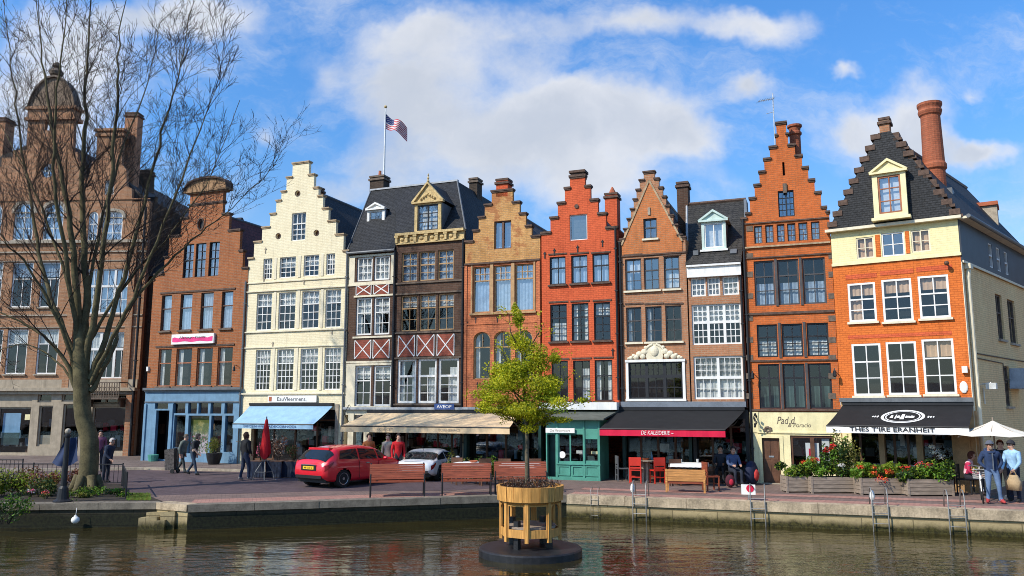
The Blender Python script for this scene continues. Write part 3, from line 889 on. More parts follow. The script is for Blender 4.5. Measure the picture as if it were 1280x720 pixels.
# ---- slate roofed pair: half-timbered left bay and brown bay with the gold dormer
def house_slate_pair():
    F = sub(433.5, 430, 580, 430, .05)
    H = House('slate_roofed_house', 'brown half-timbered house with steep slate roof, gilded dormer and crossed red panels', F)
    W, rt = H.W, H.root
    zs = F.z(505, 512); zeL = F.z(462, 316); zeR = F.z(535, 303)
    ud = F.u(492.5, 420)
    kw = dict(fw=.05, barw=.024)
    # left bay
    for (xs, yt, yb, tr_, bars, cur) in (([(446, 465.5), (467.5, 487)], 320.5, 350.5, (), (3, 3), 'full'),
                                  ([(444.8, 464.6), (467, 487)], 371.5, 418.5, (.6,), (2, 2), 'top+left'),
                                  ([(443, 463.5), (466.5, 488.5)], 457, 507.5, (.64,), (2, 2), 'top3')):
        H.wins(xs, yt, yb, 'white', transom=tr_, bars=bars, curtain=cur, fw=.075, barw=.03)
    # right bay
    H.wins([(502, 521.5), (524, 544), (547, 567)], 314, 350.5, 'tan_wood', transom=(.55,), bars=(2, 2), curtain='full', cm='curtain_blue', **kw)
    H.wins([(501, 521.5), (524, 545), (547.5, 567.5)], 368, 413, 'tan_wood', transom=(.64,), bars=(2, 2), curtain='top3', **kw)
    H.wins([(496.5, 520), (522, 545.5), (547.5, 573.5)], 448, 504, 'white', transom=(.62,), bars=(2, 3), tbars=(1, 1), curtain='rand', fw=.1, mull=.09, barw=.03)
    W0 = W
    out = [(0, zs), (W, zs), (W, zeR), (ud, zeR), (ud, zeL), (0, zeL)]
    H.body(out, M['umber_brick'], zs, zeL, 8.0)
    # cream framing of left bay
    fr = MB()
    uL, uR = F.u(442, 400), F.u(489.5, 400)
    for a, b in ((318, 355), (454, 511)):
        za, zb = F.z(465, b), F.z(465, a)
        fr.box(0.01, F.u(443.8, (a+b)/2), -.03, .004, za, zb)
        fr.box(F.u(488.8, (a+b)/2), ud-.02, -.03, .004, za, zb)
        fr.box(F.u(443.8, (a+b)/2), F.u(488.8, (a+b)/2), -.03, .004, za, F.z(465, b-3.2))
        fr.box(F.u(443.8, (a+b)/2), F.u(488.8, (a+b)/2), -.03, .004, F.z(465, a+2.6), zb)
    for yy in (355, 369.5, 421, 452):
        z = F.z(465, yy); fr.box(0.01 if yy in (355, 452) else uL, ud-.03, -.045, .006, z-.05, z+.03)
    build_each(fr, 'timber_frame', M['cream_trim'], rt)
    # crossed panels
    def panels(xs, yt, yb, nm='crossed_panel'):
        for r in F.row(xs, yt, yb):
            u0, u1, z0, z1 = r
            p = MB().box(u0, u1, -.02, .004, z0, z1).build(nm, M['panel_red'], rt)
            x = MB()
            t = .022
            for (a, b) in (((u0, z0), (u1, z1)), ((u0, z1), (u1, z0))):
                dx, dz = b[0]-a[0], b[1]-a[1]; L = math.hypot(dx, dz); nx, nz = -dz/L*t, dx/L*t
                yo = -.034 if a[1] == z0 else -.032
                x.prism([(a[0]+nx, a[1]+nz), (a[0]-nx, a[1]-nz), (b[0]-nx, b[1]-nz), (b[0]+nx, b[1]+nz)], yo, -.0205)
            x.box(u0-.03, u0, -.036, .002, z0, z1).box(u1, u1+.03, -.036, .002, z0, z1)
            x.build('cross', M['white'], p)
    panels([(446, 464), (468, 486)], 355.5, 368)
    panels([(444, 463.5), (467, 486.5)], 425, 448)
    panels([(498.5, 518), (522, 542.5), (547, 567.5)], 418.5, 445)
    st = MB()
    for yy in (352.5, 366, 415, 447, 505.5):
        z = F.z(535, yy); st.box(ud+.05, W-.05, -.06 if yy != 415 else -.05, .003, z-.04, z+.03)
    build_each(st, 'string_course', M['stone_dark'], rt)
    downpipe(rt, ud-.0, 0, zeL, 'iron', -.07, .055)
    downpipe(rt, W-.04, 0, zeR, 'iron', -.07, .05)
    # gilded cornice with consoles over right bay
    zc0, zc1 = F.z(535, 303), F.z(535, 291)
    cb = MB().box(ud+.02, W, -.16, .1, zc1-.05, zc1+.06).box(ud+.04, W-.02, -.1, .1, zc0-.02, zc0+.04)
    cb.box(ud+.04, W-.02, -.03, .1, zc0+.04, zc1-.05)
    for x in (497, 509.5, 520, 534, 547, 558, 570):
        u = F.u(x, 297); cb.box(u-.06, u+.06, -.13, -.02, zc0+.05, zc1-.06).box(u-.09, u+.09, -.15, -.02, zc1-.14, zc1-.055)
    for x in (503, 515, 527, 540.5, 552.5, 564):
        u = F.u(x, 297); cb.sphere((u, -.04, (zc0+zc1)/2), .11, .05, .08, 8, 6)
    cb.build('cornice', M['gold_stone'], rt)
    gutter(rt, -.05, ud, -.14, zeL+.02)
    # slate roof: hipped with a flat ridge
    yr = 2.3
    rl, zr = F.uz(464, 236.5, yr); rr, zr2 = F.uz(571.5, 228.5, yr)
    zr = (zr+zr2)/2
    bw = 7.0
    b = MB()
    zb_ = zeL; eY = -.12
    P = [(-.12, eY, zb_), (ud, eY, zb_), (ud, .1, zc1), (W, .1, zc1), (W, 8.0, zb_), (-.12, 8.0, zb_), (rl, yr, zr), (rr, yr, zr), (rr, bw, zr), (rl, bw, zr), (W, .1, zb_)]
    um = rl+(rr-rl)*.28
    b.poly([P[0], P[1], (um, yr, zr), P[6]])
    b.poly([P[2], P[3], P[7], (um, yr, zr)])
    b.poly([P[1], P[2], (um, yr, zr)])
    b.poly([P[3], P[10], P[4], P[8], P[7]])
    b.poly([P[5], P[0], P[6], P[9]]); b.poly([P[6], P[7], P[8], P[9]]); b.poly([P[4], P[5], P[9], P[8]])
    roof = b.build('roof', M['slate'], rt)
    MB().box(rl-.04, rr+.04, yr-.06, yr+.1, zr-.01, zr+.07).build('ridge_cap', M['lead_pale'], roof)
    MB().tube([(W, .1, zc1+.03), (rr, yr, zr+.03)], .04, 5).tube([(-.12, eY, zb_+.03), (rl, yr, zr+.03)], .03, 5).build('hip_cap', M['lead'], roof)
    # dormers
    k = .35
    u0, u1, z0, z1 = F.rect(518.5, 551.5, 254, 291, .05)
    zt = F.z(531, 228, .05)
    d, r = pediment_dormer(rt, u0, u1, z0, z1, zt, .02, 2.2, 'gold_stone', 'lead', 'slate', .12, fw=.14, finial=True)
    dwin(d, r, 'black_frame', .02, .05, 2, 3, 'glass_sky', .9)
    tri = MB(); uc = (u0+u1)/2
    for i in range(7): tri.sphere((uc+(i-3)*.11, -.03, z1+.2+.07*(3-abs(i-3))), .06, .05, .06, 7, 5)
    tri.build('carving', M['gold_stone'], d)
    yy = 1.05
    u0, u1, z0, z1 = F.rect(458.5, 480.5, 262.5, 288, yy); zt = F.z(470, 253, yy)
    d, r = pediment_dormer(rt, u0, u1, z0, z1, zt, yy, 2.4, 'white', 'lead', 'lead_pale', .04, fw=.13)
    dwin(d, r, 'white', yy, .03, 1, 1, 'glass_sky', 1.0)
    MB().box(u0-.1, u1+.1, yy-.12, yy+.05, z0-.1, z0).build('dormer_sill', M['lead_pale'], d)
    u0, u1, z0, z1 = F.rect(463.5, 480.5, 222, 242, 2.7)
    chimney(rt, u0, u1, 2.6, 3.2, z0-.6, z1, 'dark_brick', 'stone_dark', 1)
    u0, u1, z0, z1 = F.rect(588.5, 598.5, 225.5, 245, 4.5)
    chimney(rt, u0, u1, 4.3, 4.9, z0-2.5, z1, 'dark_brick', 'stone_dark')
    # ground floor under the long beige awning
    zt = F.z(505, 512)
    MB().box(-.02, W+.02, -.16, .02, zt-.0, zt+.1).build('shop_cornice', M['lead_pale'], rt)
    g = MB()
    for x0, x1 in ((434, 441), (454, 461), (578, 581.5)):
        g.box(F.u(x0, 560), F.u(x1, 560), .0, .3, 0, zt)
    g.box(0, W, .005, .295, F.z(505, 519), zt)
    g.build('shopfront', M['cream_trim'], rt)
    zz = F.z(505, 519)
    f = MB()
    for x in (497, 537, 555): f.box(F.u(x, 560)-.04, F.u(x, 560)+.04, .75, .82, 0, zz)
    f.box(F.u(461, 560), W, .75, .818, zz-.6, zz-.54)
    f.box(F.u(441, 560), F.u(454, 560), .1, .15, 0, .9)
    f.build('shop_frame', M['brown_wood'], rt)
    MB().quad((F.u(441, 560), .12, .9), (F.u(454, 560), .12, .9), (F.u(454, 560), .12, zz), (F.u(441, 560), .12, zz)).build('pane', M['glass_sky'], rt)
    MB().quad((F.u(497, 560), .78, 0), (W-.05, .78, 0), (W-.05, .78, zz), (F.u(497, 560), .78, zz)).build('pane', M['glass_clear'], rt)
    shop_room(rt, .05, W-.05, zz, 3.0, 'dark', .31, 8, 70)
    # wall sign
    u0, u1, z0, z1 = F.rect(545.5, 570, 505.5, 511)
    s = MB().box(u0, u1, -.2, -.165, z0-.03, z1+.03).build('shop_sign', M['ink_blue'], rt)
    text_mesh('AVEOP', (z1-z0)*.7, (u1-u0)*.75, M['valance_white'], s, ((u0+u1)/2, -.204, (z0+z1)/2))
    br = MB().tube([(F.u(437, 512), -.05, F.z(437, 506)), (F.u(446, 518)-.2, -.7, F.z(446, 517))], .018, 5).tube([(F.u(437, 512), -.05, F.z(437, 527)), (F.u(446, 518)-.2, -.7, F.z(446, 517))], .018, 5)
    br.build('bracket', M['iron'], rt)
    return F, rt

# ---- ochre gable
def house_ochre():
    F = sub(580.2, 420, 676, 400, .02)
    H = House('gabled_house', 'ochre and terracotta house with stepped gable and wide three-light window, behind the young tree', F)
    W, rt = H.W, H.root
    zs = F.z(627, 512); ze = F.z(627, 301)
    uc = F.u(627.5, 290)
    H.wins([(617.7, 639)], 276, 311, 'brown_wood', cols=2, curtain='full', cm='curtain_blue', glass='glass_sky', mull=.09, fw=.05)
    H.wins([(591.5, 612.5), (617.5, 639), (644, 667)], 331.5, 389.5, 'tan_wood', transom=(.7,), bars=(1, 1), tbars=(3, 2), curtain='full', cm='curtain_blue', glass='glass_sky', fw=.05)
    H.wins([(592, 613), (617.5, 639), (644, 666)], 414, 473.5, 'tan_wood', transom=(.68,), bars=(1, 1), arch=.3, tbars=(2, 1), curtain='left', fw=.05)
    out, tr = stepped(F, [(580.3, 303), (591.5, 289), (598.5, 272.5), (606, 257), (614.6, 240)], uc, W, zs, ze)
    zm = F.z(627, 329)
    H.body(out, M['ochre_brick'], zs, ze, 8.0)
    # painted lower half as an applied skin with the same openings
    hs = [h for h in H.holes if max(p[1] for p in h) < zm+.05]
    MB().sheet([(0.003, zs), (W-.003, zs), (W-.003, zm), (0.003, zm)], hs, -.022, .004).build('painted_wall', M['terracotta_paint'], rt)
    copings(rt, tr, 'coping')
    MB().box(0, W, -.09, .01, zm, zm+.08).build('string_course', M['coping'], rt)
    u0, u1, z0, z1 = F.rect(589.5, 669, 329.5, 391)
    b = MB(); b.box(u0-.02, u0+.05, -.05, -.02, z0, z1).box(u1-.05, u1+.02, -.05, -.02, z0, z1)
    b.box(u0-.06, u1+.06, -.12, -.02, z0-.06, z0+.02)
    for x in (615, 641.5): b.box(F.u(x, 360)-.07, F.u(x, 360)+.07, -.05, -.023, z0+.02, z1)
    b.build('window_surround', M['tan_wood'], rt)
    MB().box(.0, .12, -.06, -.02, zs, zm).box(W-.12, W, -.06, -.02, zs, zm).build('pilaster', M['terracotta_paint'], rt)
    z = F.z(600, 405); MB().box(.12, W-.12, -.05, -.02, z-.03, z+.02).build('string_course', M['terracotta_paint'], rt)
    anchors(rt, F, [(595, 400.5), (622, 399), (584, 405), (597, 482)])
    u0, u1, z0, z1 = F.rect(620.2, 634.5, 225.5, 243)
    chimney(rt, u0, u1, .0, .5, z0-.1, z1, 'red_paint', 'coping')
    H.gable_roof(ze-.2, F.z(630, 256), uc, 8.0, M['tile_dark'])
    zt = F.z(627, 512)
    MB().box(0, W, -.15, .02, zt, zt+.1).build('shop_cornice', M['lead_pale'], rt)
    g = MB().box(0, .14, 0, .3, 0, zt).box(W-.12, W, 0, .3, 0, zt).box(F.u(655, 560)-.06, F.u(655, 560)+.06, 0, .3, 0, zt)
    g.build('shopfront', M['green_dark'], rt)
    MB().quad((.14, .5, 0), (W-.12, .5, 0), (W-.12, .5, zt), (.14, .5, zt)).build('pane', M['glass_clear'], rt)
    f = MB()
    for t in (.25, .5, .75): f.box(W*t-.04, W*t+.04, .45, .52, 0, zt)
    f.box(.14, W-.12, .45, .518, 1.9, 1.96)
    f.build('shop_frame', M['brown_wood'], rt)
    shop_room(rt, .05, W-.05, zt, 3.0, 'dark', .31, 12, 40)
    return F

# ---- red stepped gable with green shop
def house_red():
    F = sub(677, 400, 774, 420, .0)
    H = House('gabled_house', 'bright red stepped gable house with black window frames above a green shop', F)
    W, rt = H.W, H.root
    zs = F.z(725, 513); ze = F.z(725, 289)
    uc = F.u(722.3, 270)
    kw = dict(fw=.045, glass='glass', barw=.024)
    H.wins([(712, 734)], 268, 300, 'white', curtain=None, fw=.04, glass='glass_sky')
    H.wins([(687, 707), (714, 734.4), (740.6, 761.4)], 319, 354, 'black_frame', transom=(.6,), bars=(2, 1), tbars=(2, 1), curtain='full', cm='curtain_blue', glass='glass_sky', sill='coping', fw=.045)
    H.wins([(687.8, 708.6), (714.7, 735.8), (742.5, 763)], 379, 426, 'black_frame', transom=(.64,), bars=(2, 3), tbars=(2, 2), sill='coping', curtain='rand', **kw)
    H.wins([(689.5, 710), (716.5, 737.8), (743.5, 765.5)], 450.5, 501, 'black_frame', transom=(.62,), bars=(2, 2), tbars=(2, 1), sill='coping', curtain='rand', **kw)
    out, tr = stepped(F, [(677, 292.5), (688, 273.5), (697.2, 255), (706, 236.5), (712.3, 222)], uc, W, zs, ze)
    H.body(out, M['red_paint'], zs, ze, 8.0)
    copings(rt, tr, 'coping', .085)
    u0, u1, z0, z1 = F.rect(713.5, 730, 216, 223)
    MB().box(u0, u1, -.03, .4, z0, z1).box(u0-.06, u1+.06, -.09, .46, z1, z1+.1).build('chimney', M['coping'], rt)
    u, z = F.uz(720.8, 258); MB().lathe([(.09, -.02), (.09, .02)], 10).build('rosette', M['coping'], rt, xf=Matrix.Translation((u, -.02, z)) @ Matrix.Rotation(PI/2, 4, 'X'))
    anchors(rt, F, [(693, 315), (722, 311), (753, 304), (681, 319), (766, 440)])
    b = MB()
    for yy in (314, 318): pass
    for xs, yt in (([(685.5, 708.5), (712.5, 736), (739, 763)], 317), ([(686, 710), (713, 737), (741, 764.5)], 377), ([(688, 711.5), (715, 739.5), (742, 767)], 448.5)):
        for (a, c) in xs:
            z = F.z((a+c)/2, yt+ (725-(a+c)/2)*.035)
            b.box(F.u(a, yt), F.u(c, yt), -.03, .003, z-.01, z+.05)
    build_each(b, 'lintel', M['coping'], rt)
    H.gable_roof(ze-.25, F.z(735, 244), uc, 8.0, M['tile_dark'])
    u0, u1, z0, z1 = F.rect(757.5, 772.5, 244.5, 266, 4.0)
    c = chimney(rt, u0, u1, 3.8, 4.4, z0-2.2, z1, 'red_paint', 'coping')
    MB().lathe([(.2, 0), (.13, .15), (.03, .34)], 8, ((u0+u1)/2, 4.1, z1+.09)).build('chimney_pot', M['clay'], c)
    downpipe(rt, W-.05, F.z(770, 500), ze, 'iron')
    # white fascia, glazed lean-to roof and projecting green shop
    zt = F.z(725, 500); z0 = F.z(725, 513)
    MB().box(.05, W-.02, -.5, .0, z0+.03, zt-.09).build('fascia', M['white'], rt)
    pr = 1.5
    a = MB().hexa([(-.05, -pr, 0), (W-.35, -pr, 0), (W, -.02, 0), (0, -.02, 0)]*2)
    zc = F.z(715, 524, -pr); zw = F.z(725, 513)
    a = MB().hexa([(-.05, -pr-.1, zc-.03), (W-.25, -pr-.1, zc-.03), (W, -.02, zw-.03), (0, -.02, zw-.03), (-.05, -pr-.1, zc+.03), (W-.25, -pr-.1, zc+.03), (W, -.02, zw+.03), (0, -.02, zw+.03)])
    a.build('canopy', M['awning_grey'], rt)
    # shop box: front at -1.3
    yf = -1.3
    def R(x0, x1, a_, b_): return F.rect(x0, x1, a_, b_, yf)
    sh = R(682.5, 750, 527, 601); u0, u1 = sh[0], sh[1]; z1 = zc-.04
    w1 = R(699, 712, 543, 576.5); w2 = R(713.5, 729.5, 543, 576.5); w3 = R(732, 747, 549, 576); dr = R(684, 694.5, 543, 600)
    dr = (dr[0], dr[1], .04, dr[3])
    t1 = R(699, 729.5, 533, 541.5)
    sf = MB().sheet([(u0, 0), (u1, 0), (u1, z1), (u0, z1)], [hole(r) for r in (w1, w2, w3, dr)], yf, yf+.08)
    sf.quad((u1-.004, yf+.08, 0), (u1-.004, -.01, 0), (u1-.004, -.01, z1), (u1-.004, yf+.08, z1))
    sf.quad((u0+.004, -.01, 0), (u0+.004, yf+.08, 0), (u0+.004, yf+.08, z1), (u0+.004, -.01, z1))
    fr = sf.build('shopfront', M['green_paint'], rt)
    p = MB()
    zp = w1[2]-.12
    um = F.u(730.5, 590, yf)
    for (a0, a1) in ((F.u(698, 590, yf), F.u(713, 590, yf)), (F.u(715, 590, yf), F.u(729, 590, yf)), (F.u(732, 590, yf), u1-.06)):
        p.box(a0, a1, yf-.03, yf+.002, .16, .2).box(a0, a1, yf-.03, yf+.002, zp-.08, zp-.04).box(a0, a0+.05, yf-.028, yf+.002, .2, zp-.08).box(a1-.05, a1, yf-.028, yf+.002, .2, zp-.08)
    p.box(u0-.01, u1+.01, yf-.05, yf+.002, 0, .1).box(F.u(696, 590, yf), u1+.02, yf-.06, yf+.002, zp, zp+.05)
    for u in (F.u(696.5, 560, yf), um, u1-.03): p.box(u-.035, u+.035, yf-.04, yf+.002, .1, z1-.02)
    p.build('shop_panelling', M['green_paint'], fr)
    pn = MB()
    for r in (w1, w2, w3): pn.quad((r[0], yf+.04, r[2]), (r[1], yf+.04, r[2]), (r[1], yf+.04, r[3]), (r[0], yf+.04, r[3]))
    pn.build('pane', M['glass'], fr)
    MB().box(dr[0], dr[1], yf+.3, yf+.34, .02, dr[3]).build('door', M['green_dark'], rt)
    shop_room(rt, F.u(697, 560, yf), u1-.05, z1-.06, 1.0, 'dark', yf+.1, 21, 26, colors=[M['curtain'], M['shutter_green'], M['brown_wood'], M['cream_yellow'], M['green_paint'], M['lead']])
    s = R(683, 719, 535, 541)
    sg = MB().box(s[0], s[1], yf-.09, yf-.05, s[2], s[3]).build('shop_sign', M['valance_white'], rt)
    text_mesh('De Vronvoort', (s[3]-s[2])*.55, (s[1]-s[0])*.7, M['stone'], sg, ((s[0]+s[1])/2, yf-.094, (s[2]+s[3])/2))
    u, z = F.uz(702.5, 568.5, yf)
    dsc = MB().lathe([(.13, -.006), (.13, .006)], 16).build('window_sticker', M['valance_white'], fr, xf=Matrix.Translation((u, yf+.03, z)) @ Matrix.Rotation(PI/2, 4, 'X'))
    return F, rt

# ---- orange steep gable
def house_steep():
    F = sub(775, 420, 860.5, 410, .04)
    H = House('gabled_house', 'orange brown brick house with steep pointed gable and white scrolled crest over its window', F)
    W, rt = H.W, H.root
    zs = F.z(815, 513); ze = F.z(815, 300)
    uc = F.u(812.3, 260)
    kw = dict(fw=.05, barw=.024, sill='cream_trim')
    H.wins([(804.4, 821.2)], 273, 298, 'grey_frame', transom=(.55,), bars=(2, 1), glass='glass_sky', sill='cream_trim', fw=.05)
    H.wins([(781.5, 801.7), (805, 824), (830, 849.5)], 322, 362, 'grey_frame', transom=(.62,), bars=(2, 2), tbars=(2, 1), curtain='rand', glass='glass_sky', **kw)
    H.wins([(783, 802), (807, 827.5), (832, 852.2)], 383, 427, 'grey_frame', transom=(.62,), bars=(2, 2), tbars=(2, 1), curtain='rand', **kw)
    r = F.rect(786, 853.5, 452.5, 498.5); H.cut(r)
    win(rt, r, 'black_frame', .06, 3, (.62,), (2, 2), (3, 2), curtain='rand', mull=.12)
    out, tr = stepped(F, [(775.3, 300), (780, 287), (784.5, 274.5), (788.5, 262), (792, 250), (795.5, 238), (799.5, 226), (804.5, 216)], uc, W, zs, ze)
    H.body(out, M['brown_red_brick'], zs, ze, 8.0)
    copings(rt, tr, 'coping', .06)
    # smooth orange triangle and its cream raking moulding
    zb = F.z(815, 304); za = F.z(812, 229)
    ul, ur = F.u(783, 303), F.u(853, 295)
    hs = [h for h in H.holes if max(q[1] for q in h) > zb and min(q[1] for q in h) > zb-.3]
    zlow = F.z(815, 319)
    MB().sheet([(.12, zlow), (W-.12, zlow), (W-.12, zb), (uc+.03, za), (uc-.03, za), (.12, zb)], hs[:1], -.02, .003).build('gable_panel', M['orange_brick'], rt)
    mb = MB()
    for a, sgn in (((.12, zb), 1), ((W-.12, zb), -1)):
        p0 = Vector((a[0], a[1])); p1 = Vector((uc, za+.12)); d = (p1-p0).normalized(); n = Vector((-d.y, d.x))*.035
        mb.prism([(p0+n)[:], (p0-n)[:], (p1-n)[:], (p1+n)[:]], -.05, .004)
    mb.build('raking_moulding', M['coping_cream'], rt)
    for z, in ((F.z(815, 318),),): MB().box(0, W, -.05, .003, z-.03, z+.03).build('string_course', M['coping'], rt)
    u, z = F.uz(811.5, 264); MB().box(u-.05, u+.05, -.06, .0, z-.16, z+.14).build('keystone', M['stone'], rt)
    b = MB()
    for xs, yt in ((((780, 803), (803.5, 826), (828.5, 851)), 319.5), (((781.5, 804), (805.5, 829.5), (830.5, 854)), 380.5)):
        for a, c in xs:
            z = F.z((a+c)/2, yt); b.box(F.u(a, yt), F.u(c, yt), -.03, .003, z-.0, z+.06)
    build_each(b, 'lintel', M['coping'], rt)
    # white surround and crest
    u0, u1, z0, z1 = r
    b = MB().box(u0-.1, u0, -.05, .05, z0, z1).box(u1, u1+.1, -.05, .05, z0, z1).box(u0-.12, u1+.12, -.09, .05, z0-.09, z0).box(u0-.12, u1+.12, -.08, .05, z1, z1+.1)
    b.build('window_surround', M['white'], rt)
    cr = MB(); c0 = (u0+u1)/2; zc = z1+.1; hw = (u1-u0)/2
    cr.prism([(c0-.3, zc), (c0+.3, zc)] + arc_pts(c0-.33, c0+.33, zc+.62, .5, 10), -.07, .0)
    cr.sphere((c0, -.08, zc+.32), .16, .06, .2)
    for sgn in (-1, 1):
        for k, (dx, dz, rr) in enumerate(((.42, .3, .14), (.5, .12, .12), (.64, .22, .13), (.78, .1, .12), (.88, .16, .08), (1.0, .07, .09), (.36, .46, .08), (1.1, .05, .06))):
            cr.sphere((c0+sgn*dx*hw/1.12, -.05, zc+dz), rr, .06, rr*.85, 9, 6)
        for k in range(9):
            a = PI*.5+sgn*(.25+k*.13)
            cr.sphere((c0+math.cos(a)*.38, -.06, zc+.2+math.sin(a)*.38), .055, .05, .055, 6, 5)
    cr.build('crest', M['cream_trim'], rt)
    H.gable_roof(ze-.2, F.z(815, 224), uc, 8.0, M['slate_old'])
    downpipe(rt, .06, zs, ze, 'iron')
    return F, rt

# ---- narrow house with mint dormer
def house_mint():
    F = sub(861.5, 410, 931.5, 420, .09)
    H = House('slate_roofed_house', 'narrow brown brick house with white windows and mint dormer on its slate roof', F)
    W, rt = H.W, H.root
    zs = F.z(895, 510); ze = F.z(893, 346)
    r1 = F.row([(863.5, 882), (884, 900), (903, 923.5)], 346, 369.5)
    for r in r1: win(rt, H.cut(r), 'white', .06, 1, (), (3, 3), curtain=RNG.choice(['full', 'top']), barw=.03)
    r2 = F.rect(865, 926.5, 380, 430.5); win(rt, H.cut(r2), 'white', .06, 3, (.56,), (3, 3), (3, 3), curtain='top', mull=.1, barw=.03)
    r3 = F.rect(867.5, 929, 445, 499); win(rt, H.cut(r3), 'white', .07, 2, (.5,), (3, 2), (4, 3), curtain='top+full', mull=.1, barw=.018)
    H.body([(0, zs), (W, zs), (W, ze), (0, ze)], M['brown_red_brick'], zs, ze, 8)
    z1 = F.z(890, 333)
    c = MB().box(-.02, W-.03, -.12, .1, ze+.01, z1).box(-.02, W-.03, -.2, .1, z1, z1+.07).box(0, W-.04, -.16, .1, ze, ze+.05)
    c.build('cornice', M['white'], rt)
    # roof
    yr = 3.0
    zr = (F.z(862, 256, yr)+F.z(930, 250, yr))/2
    ul = F.u(862, 256, yr)
    b = MB()
    ev = z1+.07
    lf = min(ul, -.05)-.12
    b.poly([(-.05, -.2, ev), (W, -.2, ev), (W+.0, yr, zr), (lf, yr, zr)])
    b.poly([(W, -.2, ev), (W, 8, ev), (W, yr, zr)]); b.poly([(lf, 8, ev), (-.05, -.2, ev), (lf, yr, zr)]); b.poly([(W, 8, ev), (lf, 8, ev), (lf, yr, zr), (W, yr, zr)])
    b.poly([(-.05, -.2, ev-.02), (-.05, 8, ev-.02), (W, 8, ev-.02), (W, -.2, ev-.02)])
    roof = b.build('roof', M['slate_old'], rt)
    MB().tube([(lf, yr, zr+.02), (W, yr, zr+.02)], .08, 6).build('ridge_tiles', M['coping'], roof)
    def onroof(px, py):
        # point on the slope
        lo, hi = -.2, yr
        for _ in range(30):
            m = (lo+hi)/2; z = F.z(px, py, m); zz = ev+(zr-ev)*(m+.2)/(yr+.2)
            if z > zz: lo = m
            else: hi = m
        return lo
    yf = onroof(891, 313)
    u0, u1, z0, z1_ = F.rect(877, 907.5, 277, 312, yf); zt = F.z(890, 262, yf)
    d, r = pediment_dormer(rt, u0, u1, z0, z1_, zt, yf, yf+1.9, 'mint', 'lead', 'mint', .1, fw=.1)
    dwin(d, r, 'white', yf, .05, 2, 1, 'glass_sky', 1.0)
    MB().box(u0-.06, u1+.06, yf-.14, yf+.02, z0-.08, z0-.0).build('dormer_sill', M['white'], d)
    ys = onroof(917, 316); u, z = F.uz(917, 316, ys)
    MB().hexa([(u-.12, ys-.06, z-.1), (u+.12, ys-.06, z-.1), (u+.12, ys+.14, z+.1), (u-.12, ys+.14, z+.1), (u-.12, ys-.12, z-.03), (u+.12, ys-.12, z-.03), (u+.12, ys+.08, z+.17), (u-.12, ys+.08, z+.17)]).build('skylight', M['lead'], rt)
    ys = onroof(870, 318); u, z = F.uz(870, 318, ys)
    MB().box(u-.1, u+.1, ys-.1, ys+.2, z-.05, z+.14).build('roof_vent', M['lead'], rt)
    u0, u1, z0, z1_ = F.rect(848.5, 862, 233, 257, 3.4)
    chimney(rt, u0, u1, 2.9, 3.5, z0-1.6, z1_, 'umber_brick', 'coping')
    u0, u1, z0, z1_ = F.rect(930.5, 936.5, 249, 263, .9)
    MB().box(u0-.02, u1-.1, .9, 1.6, z0-.3, z1_).build('flashing', M['zinc'], rt)
    MB().tube([(.03, -.05, z1+.1), (lf*.55, 1.6, ev+(zr-ev)*.57), (lf, yr, zr)], .05, 5).build('valley_flashing', M['lead_pale'], rt)
    downpipe(rt, W-.06, zs, ze, 'iron')
    return F

